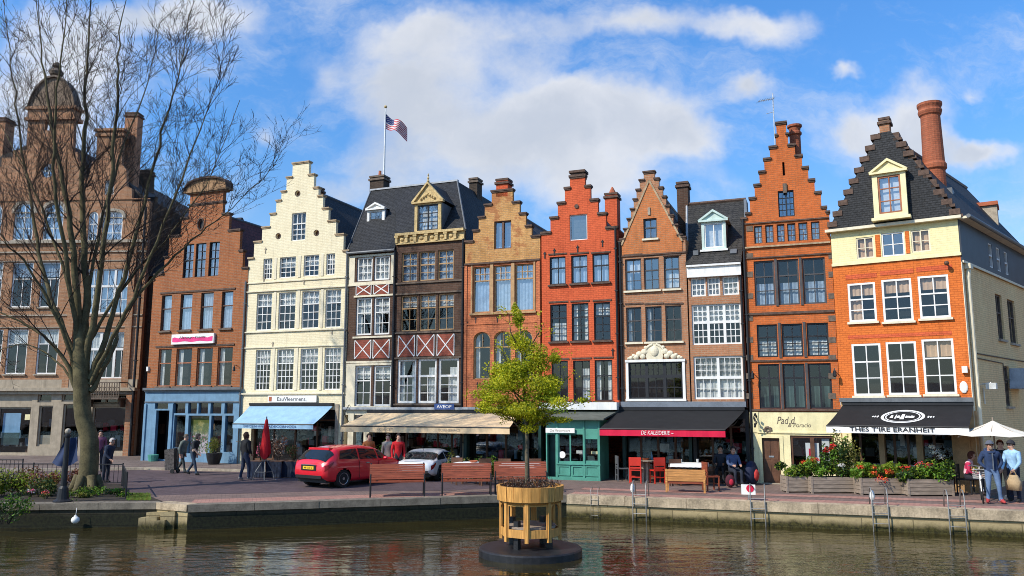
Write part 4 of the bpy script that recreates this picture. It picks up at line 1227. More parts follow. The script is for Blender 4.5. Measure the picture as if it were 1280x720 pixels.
# ---- tall orange stepped gable
def house_tall():
    F = sub(932.5, 420, 1046.5, 430, .02)
    H = House('gabled_house', 'tall vivid orange brick house with many small steps above a cream ground floor', F)
    W, rt = H.W, H.root
    zs = F.z(990, 515); ze = F.z(983, 270)
    uc = F.u(979.5, 220)
    kw = dict(fw=.06, barw=.03)
    H.wins([(972.7, 992.8)], 238, 270.7, 'black_frame', cols=2, bars=(2, 4), curtain='full', cm='curtain_blue', glass='glass_sky', fw=.04, barw=.02)
    H.wins([(942.5, 952.7), (956.7, 967), (971.2, 981), (984.2, 994.7), (998.3, 1009.7), (1014, 1025)], 279.5, 302, 'brown_wood', bars=(2, 3), curtain='full', glass='glass_sky', fw=.04, barw=.02)
    H.wins([(943, 968.5), (972.5, 999), (1004, 1032.5)], 324, 381, 'grey_frame', transom=(.66,), bars=(2, 2), tbars=(2, 1), curtain='low', cm='curtain_blue', **kw)
    H.wins([(946.5, 972), (977.5, 1003.5), (1009, 1036)], 404.5, 446, 'black_frame', bars=(2, 3), transom=(.62,), tbars=(2, 1), curtain='rand', **kw)
    H.wins([(948.5, 975), (979.5, 1007), (1011.5, 1040)], 454.5, 511, 'black_frame', transom=(.7,), cols=2, curtain='low', cm='shutter_green', fw=.06, mull=.06)
    su, sz = F.uz(979.5, 211); H.holes.append(hole((su-.04, su+.04, sz-.26, sz+.26)))
    out, tr = stepped(F, [(932.5, 268), (937, 249), (943, 232.5), (949, 216), (955, 200), (962, 185), (969.5, 170), (970.2, 155)], uc, W, zs, ze)
    H.body(out, M['vivid_brick'], zs, ze, 8.5)
    copings(rt, tr, 'coping', .075)
    MB().quad((su-.04, .14, sz-.26), (su+.04, .14, sz-.26), (su+.04, .14, sz+.26), (su-.04, .14, sz+.26)).build('slit_back', M['dark'], rt)
    u, z = F.uz(981, 235); MB().box(u-.07, u+.07, -.07, .0, z-.2, z+.16).build('keystone', M['stone_dark'], rt)
    for yy, h, p in ((276, .05, .05), (306.5, .06, .08), (391, .09, .05), (450.5, .06, .05), (320, .05, .05), (512.5, .07, .08)):
        z = F.z(985, yy); MB().box(.02, W-.02, -p, .003, z-h/2, z+h/2).build('string_course', M['coping'] if yy != 306.5 else M['coping_cream'], rt)
    q = MB()
    for yy in (320, 343, 370, 398, 425, 447, 470, 495, 286):
        for x in (937, 1040):
            u, z = F.uz(x, yy); q.box(u-.12, u+.12, -.02, .003, z-.1, z+.1)
    build_each(q, 'quoin', M['stone_dark'], rt)
    mu = MB()
    for xs, a, b in (((970.5, 1001.5), 323, 382), ((974.8, 1006), 403, 447), ((977.2, 1009.2), 454, 511)):
        for x in xs: u = F.u(x, (a+b)/2); mu.box(u-.045, u+.045, -.03, .004, F.z(985, b), F.z(985, a))
    build_each(mu, 'mullion', M['grey_frame'], rt)
    u0, z1 = F.uz(986.5, 157.5, .6); u1 = F.u(999.5, 157.5, .6); z0 = F.z(993, 200, .6)
    c = MB().lathe([(.2, z0-1), (.2, z1-.42), (.25, z1-.38), (.25, z1-.3), (.2, z1-.25), (.22, z1-.12), (.27, z1-.08), (.27, z1), (.2, z1+.02)], 14, ((u0+u1)/2, .62, 0))
    c.build('chimney', M['pot_red'], rt)
    H.gable_roof(ze-.4, F.z(984, 190), uc, 8.5, M['slate_old'])
    lantern(rt, F.u(941.5, 470), F.z(941.5, 466)); lantern(rt, F.u(1047, 466)-.1, F.z(1045, 463))
    downpipe(rt, .05, 0, ze, 'iron')
    # cream ground floor
    dr = F.rect(953.5, 975.5, 547.5, 603); dr = (dr[0], dr[1], .03, dr[3])
    wn = F.rect(988.6, 1043.6, 544.5, 588)
    g = MB().sheet([(.0, 0), (W, 0), (W, zs), (.0, zs)], [hole(dr), hole(wn)], -.03, .14)
    g.build('ground_floor_wall', M['cream_yellow'], rt)
    b = MB().box(.25, W-.1, -.07, -.028, F.z(990, 541)-.02, F.z(990, 541)+.03)
    b.box(dr[0]-.12, dr[0], -.055, -.03, 0, dr[3]+.1).box(dr[1], dr[1]+.12, -.055, -.03, 0, dr[3]+.1).box(dr[0], dr[1], -.055, -.03, dr[3], dr[3]+.1)
    b.box(.0, .3, -.06, -.029, F.z(990, 541), zs)
    b.build('plaster_moulding', M['cream_yellow'], rt)
    d = MB().box(dr[0]+.02, dr[1]-.02, .06, .11, .03, dr[3]-.01)
    for a, bb in ((.06, .42), (.52, .94)):
        for c0, c1 in ((.12, .45), (.55, .88)):
            d.box(dr[0]+(dr[1]-dr[0])*c0, dr[0]+(dr[1]-dr[0])*c1, .045, .061, dr[3]*a, dr[3]*bb)
    dd = d.build('door', M['brown_wood'], rt)
    MB().box(dr[0]+(dr[1]-dr[0])*.35, dr[0]+(dr[1]-dr[0])*.65, .03, .044, .92, .98).build('letter_plate', M['metal'], dd)
    MB().box(dr[0]-.05, dr[1]+.05, -.25, .06, 0, .03).build('door_step', M['stone'], rt)
    wr = win(rt, wn, 'brown_wood', .08, 2, (), (1, 1), y=.05, mull=.14, glass='glass')
    shop_room(rt, wn[0]-.1, W-.1, wn[3]+.05, 1.6, 'dark', .2, 33, 30)
    po = MB().box(wn[0]+.5, wn[0]+.95, .12, .14, wn[2]+.1, wn[2]+.95).box(wn[0]+1.05, wn[0]+1.3, .12, .14, wn[2]+.1, wn[2]+1.1)
    pt = po.build('poster', M['valance_white'], rt)
    MB().box(wn[0]+.6, wn[0]+.8, .112, .118, wn[2]+.5, wn[2]+.75).build('poster_print', M['valance_red'], pt)
    # painted lettering
    u, z = F.uz(987, 526.5); text_mesh('Pad d', .26, .62, M['stone_dark'], rt, (u-.12, -.036, z+.03), 'lettering', .25)
    u, z = F.uz(1000, 532); text_mesh('& Poracio', .15, .78, M['stone_dark'], rt, (u-.02, -.036, z+.02), 'lettering', .25)
    o = MB()
    u, z = F.uz(945, 525); o.tube([(u, -.03, z+.25), (u-.06, -.3, z+.1), (u+.05, -.4, z-.1), (u, -.35, z-.2)], .02, 5)
    for k in range(7): o.sphere((u+.04*math.sin(k*2), -.3-.05*math.cos(k*3), z+.2-.07*k), .04, .03, .05, 6, 5)
    o.build('hanging_ornament', M['iron'], rt)
    u, z = F.uz(960, 537); o = MB()
    for k in range(8): o.sphere((u+.1*math.sin(k*2.4), -.06, z+.08*math.cos(k*2.4)), .06, .03, .05, 6, 5)
    o.build('ornament_shadow', M['stone_dark'], rt)  # dark lumps model the hanging ornament's shadow on the wall
    return F

house_blue_shop(); house_cream()
F_pair, pair_root = house_slate_pair()
F_och = house_ochre()
F_red, red_root = house_red()
F_steep, steep_root = house_steep()
F_mint = house_mint()
F_tall = house_tall()

# long beige awning across the slate-roofed pair and its neighbour
cl, (vl, vr, zb, zv, pr, ul, ur, zt) = awning(pair_root, F_pair, (460, 516.5), (648, 515), (426, 533), (637, 533.5), 8, 2.0, 'awning_beige', 'awning_beige')
text_mesh('VOWCET', .1, .75, M['stone'], cl, (vl+(vr-vl)*.28, -pr-.03, (zb+zv)/2))
text_mesh('TORNEHACI', .1, .95, M['stone'], cl, (vl+(vr-vl)*.66, -pr-.03, (zb+zv)/2))
# black awning with the red valance
cl, (vl, vr, zb, zv, pr, ul, ur, zt) = awning(steep_root, F_steep, (772, 513), (931, 511), (749.5, 536.5), (906.5, 536.5), 9, 2.1, 'awning_black', 'valance_red')
text_mesh('DE KALEIDERIE ~', .14, 1.15, M['valance_white'], cl, ((vl+vr)/2-.12, -pr-.035, (zb+zv)/2), shear=.2)
b = MB().box(.0, LINE.u(931, 510)-LINE.u(775, 510), -.16, -.05, zt+.1, zt+.3)
b.build('awning_cassette', M['zinc'], cl)
# cafe front under it: dark glazing spanning two houses
def cafe_front(F, x0, x1, root, seed, cols):
    u0, u1 = 0.0, F.W
    zt_ = F.z((x0+x1)/2, 512)
    g = MB().box(u0, u0+.12, 0, .25, 0, zt_).box(u1-.12, u1, 0, .25, 0, zt_).box(u0+.12, u1-.12, 0, .25, zt_-.35, zt_)
    g.build('shopfront', M['green_dark'] if seed == 40 else M['iron'], root)
    f = MB()
    for k in range(1, cols): f.box(u0+(u1-u0)*k/cols-.04, u0+(u1-u0)*k/cols+.04, .3, .37, 0, zt_-.35)
    f.box(u0+.12, u1-.12, .3, .368, 0, .35).box(u0+.12, u1-.12, .3, .368, 1.95, 2.0)
    f.build('shop_frame', M['brown_wood'], root)
    MB().quad((u0+.12, .33, 0), (u1-.12, .33, 0), (u1-.12, .33, zt_), (u0+.12, .33, zt_)).build('pane', M['glass_clear'], root)
    shop_room(root, u0+.03, u1-.03, zt_-.02, 2.5, 'dark', .38, seed, 36)
cafe_front(F_steep, 775, 858, steep_root, 40, 4)
mint_root = [o for o in bpy.data.objects if o.get('label', '').startswith('narrow brown brick')][0]
cafe_front(F_mint, 861, 931, mint_root, 41, 3)
# ------------------------------------------------------------------ corner house at the right end
KA = LINE.world(LINE.u(1046.5, 430), -.02)
KF = Frame(KA, ground(1225, 616.5))
KB = KF.world(KF.W, 0)
SIDE_L = 9.5
SA = rad(44)
KS = Frame(KB, KB + Vector((math.sin(SA), math.cos(SA), 0))*SIDE_L)
SKW = math.tan(PI/2 - (KS.rot-KF.rot))
def house_corner():
    F = KF
    H = House('corner_house', 'orange painted corner house with steep slate gable, cream band and black awning with white edge', F)
    W, rt = H.W, H.root
    XF = Matrix.Translation((W, 0, 0)) @ Matrix.Rotation(KS.rot-KF.rot, 4, 'Z')
    SH = Matrix(((1, SKW, 0, 0), (0, 1, 0, 0), (0, 0, 1, 0), (0, 0, 0, 1)))
    zs = F.z(1125, 502); ze = F.z(1118, 281)
    zband = F.z(1120, 325)
    kw = dict(fw=.07, barw=.035, sill='cream_trim')
    for (a, c, yt, yb, cur, cm) in ((1070.5, 1092.7, 296.5, 323, 'full', 'blind_peach'), (1102, 1130.5, 290.5, 320, None, 'curtain'), (1139, 1163, 287, 315, 'full', 'blind_peach')):
        r = H.cut(F.rect(a, c, yt, yb)); win(rt, r, 'cream_trim' if cur else 'white', .05, 2, (), (1, 2), curtain=cur, cm=cm, y=.05, glass='glass' if cur else 'glass_sky', mull=.04)
    for i, (a, c, yt, yb) in enumerate(((1060.5, 1095, 353.5, 402), (1103, 1140.5, 348.5, 401.5), (1148.5, 1187, 344, 397.5))):
        r = H.cut(F.rect(a, c, yt, yb)); win(rt, r, 'white', transom=(.58,), bars=(2, 2), tbars=(2, 1), curtain='top3+lhalf' if i == 0 else 'top3', cm='blind_peach', y=.04, **kw)
    for i, (a, c, yt, yb) in enumerate(((1066, 1102.5, 429.5, 494.5), (1109, 1147, 427, 493.5), (1154, 1194, 423.5, 492.5))):
        r = H.cut(F.rect(a, c, yt, yb)); win(rt, r, 'white', transom=(.66,), bars=(2, 2), tbars=(2, 1), curtain='top3' if i == 2 else None, cm='blind_peach', y=.04, **kw)
    low = [h for h in H.holes if max(q[1] for q in h) < zband]
    hi = [h for h in H.holes if max(q[1] for q in h) >= zband]
    w = MB().sheet([(0, zs), (W, zs), (W, zband), (0, zband)], low, 0, .17)
    w.quad((.006, .17, zs), (-2.6, SIDE_L, zs), (-2.6, SIDE_L, ze), (.006, .17, ze))
    w.build('wall', M['orange_paint'], rt)
    MB().sheet([(0, zband+.001), (W, zband+.001), (W, ze), (0, ze)], hi, -.012, .16).build('cream_band', M['cream_band'], rt)
    MB().quad((.02, .75, zs), (W-.05, .75, zs), (W-.05, .75, ze-.1), (.02, .75, ze-.1)).build('room_back', M['room'], rt)
    b = MB()
    for x0, x1, a, c in ((1094.5, 1100.5, 293.5, 321), (1132, 1137, 289, 317)):
        u0, u1, z0, z1 = F.rect(x0, x1, a, c); b.box(u0, u1, -.03, -.01, z0, z1)
    build_each(b, 'brick_pier', M['orange_paint'], rt)
    MB().box(-.02, W+.03, -.06, .0, zband-.04, zband+.05).build('string_course', M['cream_yellow'], rt)
    lt = MB()
    u0, u1 = F.u(1060, 421), F.u(1190, 421)
    z = F.z(1127, 421); lt.box(u0, u1, -.012, .004, z-.0, z+.12)
    for a, c, y in ((1057, 1096, 346), (1100, 1142, 341), (1145, 1190, 336)):
        z = F.z((a+c)/2, y); lt.box(F.u(a, y), F.u(c, y), -.012, .004, z-.06, z+.1)
    build_each(lt, 'lintel', M['red_paint'], rt)
    # slate gable
    apu, apz = F.uz(1106, 166)
    gl, gr = -.02, W-.12
    MB().prism([(gl-.08, ze), (W+.05, ze), (apu+.2, apz), (apu-.2, apz)], -.10, .12).build('slate_gable', M['slate'], rt)
    gt = MB().box(-.15, W+.12, -.24, -.0, ze-.05, ze+.05); gt.build('gutter', M['cream_trim'], rt)
    st = MB(); n = 9; r_ = random.Random(5)
    for sgn in (0, 1):
        for k in range(n):
            t = (k+.55)/n
            if sgn == 0: u = gl+(apu-.2-gl)*t; st.box(u-.17, u+.16, -.13, .3, ze+(apz-ze)*t-.05, ze+(apz-ze)*t+.14)
            else:
                u = W+.05+(apu+.2-W-.05)*t; q = r_.uniform(-.04, .04)
                st.box(u-.16, u+.17, -.13+q, .34, ze+(apz-ze)*t-.1, ze+(apz-ze)*t+.09)
                st.box(u-.02, u+.24, -.1, .3, ze+(apz-ze)*t-.2, ze+(apz-ze)*t-.102)
    build_each(st, 'gable_coping', M['coping'], rt)
    u0, u1, z0, z1 = F.rect(1099.5, 1112, 150, 170)
    chimney(rt, u0, u1, -.05, .36, z0-.3, z1, 'brown_red_brick', 'coping')
    # dormer
    yf = -.34
    u0, u1, z0, z1 = F.rect(1091, 1133.5, 216, 271, yf); zt = F.z(1110, 198, yf)
    d, r = pediment_dormer(rt, u0, u1, z0, z1, zt, yf, .0, 'cream_yellow', 'cream_yellow', 'cream_yellow', .07, fw=.17)
    dwin(d, r, 'red_wood', yf, .06, 2, 3, 'glass_sky', 1.0)
    MB().box(u0-.08, u1+.08, yf-.1, .0, z0-.1, z0).build('dormer_sill', M['cream_yellow'], d)
    # main roof, ridge running back
    ez = ze
    rb = MB()
    rb.poly([(W+.2, .05, ez-.02), (W+.2, SIDE_L+.3, ez-.02), (apu, SIDE_L+.3, apz-.06), (apu, .05, apz-.06)])
    rb.poly([(-.1, SIDE_L+.3, ez-.02), (-.1, .05, ez-.02), (apu, .05, apz-.06), (apu, SIDE_L+.3, apz-.06)])
    rb.poly([(W+.2, SIDE_L+.3, ez-.02), (-.1, SIDE_L+.3, ez-.02), (apu, SIDE_L+.3, apz-.06)])
    rb.poly([(-.1, .06, ez-.03), (W+.2, .06, ez-.03), (W+.2, SIDE_L+.3, ez-.03), (-.1, SIDE_L+.3, ez-.03)])
    roof = rb.build('roof', M['slate'], rt, xf=SH)
    MB().tube([(apu, .1, apz-.03), (apu, SIDE_L+.3, apz-.03)], .07, 6).build('ridge_tiles', M['lead'], roof, xf=SH)
    # tall round chimney on the side slope
    yc = 3.4
    uc, zt_ = F.uz(1161.5, 130, yc)
    zb = F.z(1175, 232, yc)
    h = zt_-zb
    rr = .375
    pr = [(rr*.98, zb-1.6), (rr*1.0, zb+.18*h), (rr*1.16, zb+.2*h), (rr*1.16, zb+.25*h), (rr*1.02, zb+.28*h), (rr*.92, zb+.84*h), (rr*1.05, zb+.86*h), (rr*1.14, zb+.9*h), (rr*1.06, zb+.93*h), (rr*1.1, zb+.95*h), (rr*1.18, zb+.97*h), (rr*1.18, zt_), (rr*.85, zt_+.02)]
    c = MB().lathe(pr, 20, (uc, yc, 0)).build('round_chimney', M['pot_red'], rt, smooth=False)
    MB().box(uc-rr-.15, uc+rr+.2, yc-rr-.15, yc+rr+.15, zb-1.8, zb-.25).build('chimney_base', M['lead'], c)
    # ------------- side wall (in its own frame, turned onto the side plane)
    S_ = KS
    L = SIDE_L
    zu = (S_.z(1199, 322)+S_.z(1262, 357))/2
    sw = MB(); hs = []
    def SR(x0, x1, a, b):
        r = S_.rect(x0, x1, a, b); hs.append(hole(r)); return r
    wn = [SR(1246, 1254, 369, 424), SR(1261, 1270, 376, 429), SR(1256, 1263, 458, 508)]
    wn = [(a, max(b, a+.55), c, d) for a, b, c, d in wn]
    hs = [hole(r) for r in wn]
    sw.sheet([(0.172, 0), (L, 0), (L, zu), (0.172, zu)], hs, 0.0, .2)
    sw.build('side_wall', M['beige_brick'], rt, xf=XF)
    for r in wn: win(rt, r, 'stone_dark', .06, 2, (.6,), y=.1, sill='stone', xf=XF)
    MB().quad((.3, .6, .1), (L-.1, .6, .1), (L-.1, .6, zu-.1), (.3, .6, zu-.1)).build('room_back', M['room'], rt, xf=XF)
    uh = []
    for x0, x1, a, b in ((1237, 1243, 312, 346), (1247, 1253, 319, 350), (1257, 1263, 326, 355)):
        r = S_.rect(x0, x1, a, b, -.05); uh.append((r[0], r[0]+.5, zu+.25, ze-.35))
    up = MB().sheet([(0.0, zu+.001), (L, zu+.001), (L, ze-.03), (0.0, ze-.03)], [hole(r) for r in uh], -.05, .15)
    up.build('upper_cladding', M['navy_board'], rt, xf=XF)
    for r in uh: win(rt, r, 'white', .04, 1, (.5,), y=.0, xf=XF, glass='glass_sky')
    e = MB().box(-.05, L+.2, -.32, -.03, ze-.06, ze+.02).box(-.01, L, -.09, -.051, zu-.03, zu+.05)
    e.build('eaves_board', M['cream_trim'], rt, xf=XF)
    MB().tube([(-.1, -.36, ze+.0), (L+.2, -.36, ze+.0)], .07, 8).build('gutter', M['lead'], rt, xf=XF)
    # white return strip and downpipe on the corner
    MB().box(.0, .17, -.02, .02, 0, zu).build('corner_strip', M['cream_trim'], rt, xf=XF)
    dp = MB().tube([(.45, -.06, zu-.02), (.42, -.1, zu-.25), (.34, -.09, zu-.5), (.34, -.09, 0)], .07, 8)
    dp.box(.3, .62, -.2, -.01, zu-.2, zu-.02)
    dp.build('downpipe', M['cream_trim'], rt, xf=XF)
    pip = MB().tube([(.9, -.03, F.z(1220, 440)), (L, -.03, F.z(1220, 440)-.02)], .02, 5).tube([(.9, -.03, F.z(1220, 446)), (4.2, -.03, F.z(1220, 446)-.05), (4.2, -.03, F.z(1220, 470)), (L, -.03, F.z(1220, 472))], .018, 5)
    pip.build('cable', M['stone_dark'], rt, xf=XF)
    lm = MB().tube([(1.0, 0, F.z(1222, 480)), (1.0, -.35, F.z(1222, 478))], .03, 6).box(.9, 1.1, -.5, -.2, F.z(1222, 486), F.z(1222, 478)).tube([(1.3, -.03, F.z(1222, 484)), (1.3, -.04, F.z(1222, 505))], .02, 5)
    lm.build('wall_lamp', M['steel_pale'], rt, xf=XF)
    hd = MB(); zz = S_.z(1272, 470)
    hd.prism([(4.9, zz-.5), (6.4, zz-.5), (6.2, zz+.25), (5.1, zz+.25)], -.7, -.02); hd.build('door_hood', M['lead_pale'], rt, xf=XF)
    u, z = F.uz(1207, 484); MB().sphere((u-.05, -.03, z), .12, .04, .2, 8, 6).build('wall_plaque', M['valance_white'], rt)
    u, z = F.uz(1184, 330); MB().tube([(u, 0, z), (u, -.2, z+.03)], .03, 5).sphere((u, -.22, z), .08).build('wall_lamp', M['brown_wood'], rt)
    bx = MB().box(W-.22, W-.06, -.14, -.0, F.z(1208, 466), F.z(1208, 458)); bx.build('alarm_box', M['white'], rt)
    # ground floor
    g = MB()
    for x0, x1 in ((1042, 1059), (1100, 1107), (1147, 1155), (1192, 1226)):
        g.box(F.u(x0, 580), F.u(x1, 580), -.0, .3, 0, zs-.3)
    g.box(0, W, -.002, .3, zs-.3, zs)
    g.build('shopfront', M['tan_wood'], rt)
    MB().box(0, .3, -.03, -.003, 0, zs-.3).build('cream_pier', M['cream_yellow'], rt)
    f = MB()
    for x in (1075, 1118, 1135, 1168): f.box(F.u(x, 570)-.04, F.u(x, 570)+.04, .2, .27, 0, zs-.3)
    f.box(.3, W-.2, .2, .268, 2.0, 2.06)
    f.build('shop_frame', M['brown_wood'], rt)
    MB().quad((.3, .24, 0), (W-.3, .24, 0), (W-.3, .24, zs-.3), (.3, .24, zs-.3)).build('pane', M['glass_clear'], rt)
    shop_room(rt, .03, W-.25, zs-.05, 2.6, 'dark', .31, 51, 60)
    gu = F.u(1195, 560); MB().box(gu, gu+.42, -.05, -.003, .9, 2.2).box(gu+.06, gu+.36, -.07, -.052, 1.0, 2.1).build('wooden_shutter', M['tan_wood'], rt)
    # awning
    cl, (vl, vr, zb, zv, pr, ul, ur, zt) = awning(rt, F, (1054, 508), (1217, 504), (1033, 534.5), (1211, 531), 9.5, 1.7, 'awning_black', 'valance_white')
    MB().box(.0, W+.02, -.2, -.05, zt+.1, zt+.24).build('awning_cassette', M['lead'], cl)
    text_mesh("THES T'IRE ERANHEIT", (zb-zv)*.6, (vr-vl)*.6, M['ink'], cl, ((vl+vr)/2-.1, -pr-.035, zb*.56+zv*.44), bold=.012)
    # oval mark on the cloth
    def onc(a, t):
        l_ = ul+(vl-ul)*t; r__ = ur+(vr-ur)*t
        return Vector((l_+(r__-l_)*a, -.06-(pr-.06)*t-.035, zt+(zb-zt)*t-.03*math.sin(PI*t)+.0))
    ov = MB(); n = 40
    for R_, wd in ((1.0, .07), (.8, .035)):
        for k in range(n):
            a0, a1 = 2*PI*k/n, 2*PI*(k+1)/n
            P = lambda an, s_: onc(.52+.16*R_*s_*math.cos(an), .52+.30*R_*s_*math.sin(an))
            ov.quad(P(a0, 1), P(a1, 1), P(a1, 1-wd*2), P(a0, 1-wd*2))
    for a, w_, hh in ((.44, .012, .06), (.47, .006, .09), (.49, .012, .05), (.52, .016, .12), (.545, .006, .05), (.56, .015, .04), (.585, .012, .05), (.60, .006, .04)):
        ov.quad(onc(a-w_, .52+hh), onc(a+w_, .52+hh), onc(a+w_*.6, .52-hh), onc(a-w_*.7, .52-hh))
    for sgn in (-1, 1):
        for k in range(3):
            a = .52+sgn*(.185+.018*k); ov.quad(onc(a-.008, .52), onc(a, .52+.06-.012*k), onc(a+.008, .52), onc(a, .52-.06+.012*k))
    ov.build('logo', M['valance_white'], cl)
    return F
house_corner()

# ------------------------------------------------------------------ roofs seen past the corner
def far_right():
    t = thing('house', 'distant grey roofed house past the right end of the row', 'house', (31.5, 45, 0), rad(-36), 'background houses')
    w = 12
    MB().box(0, w, 0, 9, 0, 7.6).build('wall', M['beige_brick'], t)
    r = MB().prism([(-.3, 7.6), (w+.3, 7.6), (w/2, 13.2)], -.2, 9.2)
    ro = r.build('roof', M['lead_pale'], t)
    MB().box(2.6, 3.4, 1.2, 2.2, 9.5, 13.1).build('chimney', M['stone'], ro)
    MB().box(2.5, 3.5, 1.1, 2.3, 13.1, 13.5).build('chimney_cap', M['clay'], ro)
    MB().box(9.0, 9.7, 1.2, 2.2, 9, 12.2).build('chimney', M['brown_red_brick'], ro)
    for x in (1.5, 5, 8.5):
        wb = MB().box(x, x+1.1, -.06, .02, 4.6, 6.4).build('window', M['white'], t)
        MB().box(x+.1, x+1.0, -.065, -.058, 4.7, 6.3).build('pane', M['glass_sky'], wb)
    t2 = thing('house', 'low grey house with dormer seen behind the dark clad side of the corner house', 'house', (26.5, 38.5, 0), rad(-38), 'background houses')
    MB().box(0, 7, 0, 7, 0, 8.2).build('wall', M['beige_stone'], t2)
    rr = MB().prism([(-.2, 8.2), (7.2, 8.2), (5.2, 10.8), (2.2, 10.8)], -.1, 7.1).build('roof', M['zinc'], t2)
    for k in range(3):
        wb = MB().box(.8+2*k, 1.9+2*k, -.05, .02, 5.2, 7.0).build('window', M['white'], t2)
        MB().box(.9+2*k, 1.8+2*k, -.056, -.048, 5.3, 6.9).build('pane', M['glass_sky'], wb)
far_right()
p0 = KF.world(KF.W*.9, 8.6)
def far_chimney():
    # grey dormer-like chimney rising behind the corner roof
    root = [o for o in bpy.data.objects if o.get('category') == 'house' and o.name == 'corner_house'][0]
    u0, u1, z0, z1 = KF.rect(1216, 1238, 263, 290, 9.0)
    c = MB().box(u0, u0+.95, 8.2, 9.3, z0-2.4, z1).build('chimney', M['stone'], root)
    MB().box(u0-.06, u0+1.0, 8.1, 9.4, z1, z1+.16).build('chimney_cap', M['clay'], c)
far_chimney()

# ------------------------------------------------------------------ big brick building at the left
AF = Frame(ground(-110, 571), ground(166.5, 572))
def house_left():
    F = AF
    H = House('grand_building', 'large brown brick building with domed gable tower and arched windows behind the bare tree', F, 'building', None)
    W, rt = H.W, H.root
    zs = F.z(80, 486); ze = F.z(80, 236)
    kw = dict(fw=.07, barw=.04, sill='stone')
    def pair(xs, yt, yb, **k): H.wins(xs, yt, yb, 'white', **{**kw, **k})
    pair([(-60, -36), (-22, 2)], 254, 300, arch=.5, transom=(.6,), bars=(2, 2), tbars=(2, 1), curtain='full', glass='glass_sky', cm='curtain_blue')
    pair([(17.5, 42), (54.5, 79)], 253.5, 300, arch=.5, transom=(.62,), bars=(2, 2), tbars=(2, 1), curtain='full', glass='glass_sky', cm='curtain_blue')
    pair([(110, 122), (127.5, 153)], 264, 303, arch=.3, transom=(.6,), bars=(2, 2), tbars=(2, 1), curtain='full', glass='glass_sky', cm='curtain_blue')
    pair([(-62, -36), (-24, 2)], 328, 384, transom=(.64,), bars=(2, 1), tbars=(1, 1), curtain='top', glass='glass')
    pair([(14.5, 40), (50, 74)], 328, 384, transom=(.64,), bars=(2, 1), tbars=(1, 1), curtain='top3', cm='curtain_blue', glass='glass')
    pair([(-62, -36), (-24, 2)], 412, 468, transom=(.66,), bars=(2, 1), tbars=(1, 1), curtain='low', glass='glass')
    pair([(7.5, 33.5), (46, 72)], 411.5, 467.5, transom=(.68,), bars=(2, 1), tbars=(1, 1), curtain='top3', glass='glass')
    rb = F.rect(107, 160.5, 336, 392); H.cut(rb); win(rt, rb, 'white', .08, 3, (.62,), (2, 2), (2, 1), curtain='full', cm='curtain_blue', glass='glass_sky', mull=.12)
    rb2 = F.rect(106.5, 160, 415, 473); H.cut(rb2); win(rt, rb2, 'white', .08, 3, (.64,), (2, 1), (1, 1), curtain='left+top3', mull=.14)
    # outline: two gables
    def P(x, y): return F.uz(x, y)
    pts = [(0, zs)]
    zg = F.z(0, 208)
    pts += [(0, zg-.6)]
    for x, y in ((-20, 208), (2, 208), (2, 197), (16, 197), (16, 188), (33, 188)): pts.append(P(x, y))
    zt = F.z(60, 150)
    u33, u91 = F.u(33, 170), F.u(91, 170)
    pts += [(u33, zt), (u91, zt)]
    for x, y in ((91, 190), (97, 190), (97, 202), (103, 202), (103, 216), (110, 224), (115, 202), (120, 202)): pts.append(P(x, y))
    zc = F.z(135, 170); uA, uB = F.u(120, 190), F.u(152, 190)
    pts += [(uA, zc), (uB, zc)]
    for x, y in ((152, 205), (158, 212), (158, 232), (165, 236), (165, 252)): pts.append(P(x, y))
    pts += [(W, pts[-1][1]), (W, zs)]
    H.holes.append(round_hole(*F.uz(59.5, 213), .42))
    H.cut(F.rect(131, 142.5, 225.5, 243))
    H.holes.append(hole((F.u(56, 157), F.u(63, 157), F.z(60, 163), F.z(60, 150.5)-.1)))
    b = MB().sheet(pts, H.holes, 0, .25)
    b.build('wall', M['brown_brick'], rt)
    uo, zo = F.uz(59.5, 213)
    oc = MB().prism(round_hole(uo, zo, .415), .12, .14).build('pane', M['glass_sky'], rt)
    MB().box(uo-.03, uo+.03, .08, .118, zo-.4, zo+.4).box(uo-.4, uo+.4, .082, .116, zo-.03, zo+.03).build('oculus_bars', M['white'], oc)
    r = F.rect(131, 142.5, 225.5, 243); win(rt, r, 'white', .06, 2, (), (1, 2), curtain='full')
    MB().quad((.05, .9, zs), (W-.05, .9, zs), (W-.05, .9, ze-.3), (.05, .9, ze-.3)).build('room_back', M['room'], rt)
    d = 14
    sdw = MB().quad((W-.005, .25, 0), (W-.005, .25, F.z(166, 250)), (W-.005, d, F.z(166, 250)), (W-.005, d, 0)).quad((0, d, 0), (W, d, 0), (W, d, ze), (0, d, ze))
    sdw.build('side_wall', M['dark_brick'], rt)  # flank gets a darker brick, its shade put into the colour
    ro = MB()
    ro.prism([(0, zg-.7), (F.u(103, 216), zg-.7), (F.u(62, 150), F.z(62, 160)-.3)], .26, d)
    ro.prism([(F.u(100, 222), F.z(110, 226)-.2), (W-.02, F.z(166, 252)-.1), (F.u(136, 180), F.z(136, 205))], .27, d)
    ro.build('roof', M['tile_dark'], rt)
    # tower dome and finial
    dm = MB()
    uc = (u33+u91)/2; hw = (u91-u33)/2
    dm.box(uc-hw-.12, uc+hw+.12, -.15, .7, zt-.02, zt+.16).box(uc-hw-.02, uc+hw+.02, -.05, .6, zt+.16, F.z(62, 135))
    z0 = F.z(62, 136); z1 = F.z(62, 97)
    prof = []
    dm.box(uc-hw-.14, uc+hw+.14, -.16, .7, z0-.05, z0+.12)
    dm.build('tower_top', M['brown_brick'], rt)
    cap = MB(); n = 10
    curve = [(uc+hw*1.02*math.cos(PI*k/n)*(1-.12*math.sin(PI*k/n)), z0+.12+(z1-z0-.12)*math.sin(PI*k/n)**1.15) for k in range(n+1)]
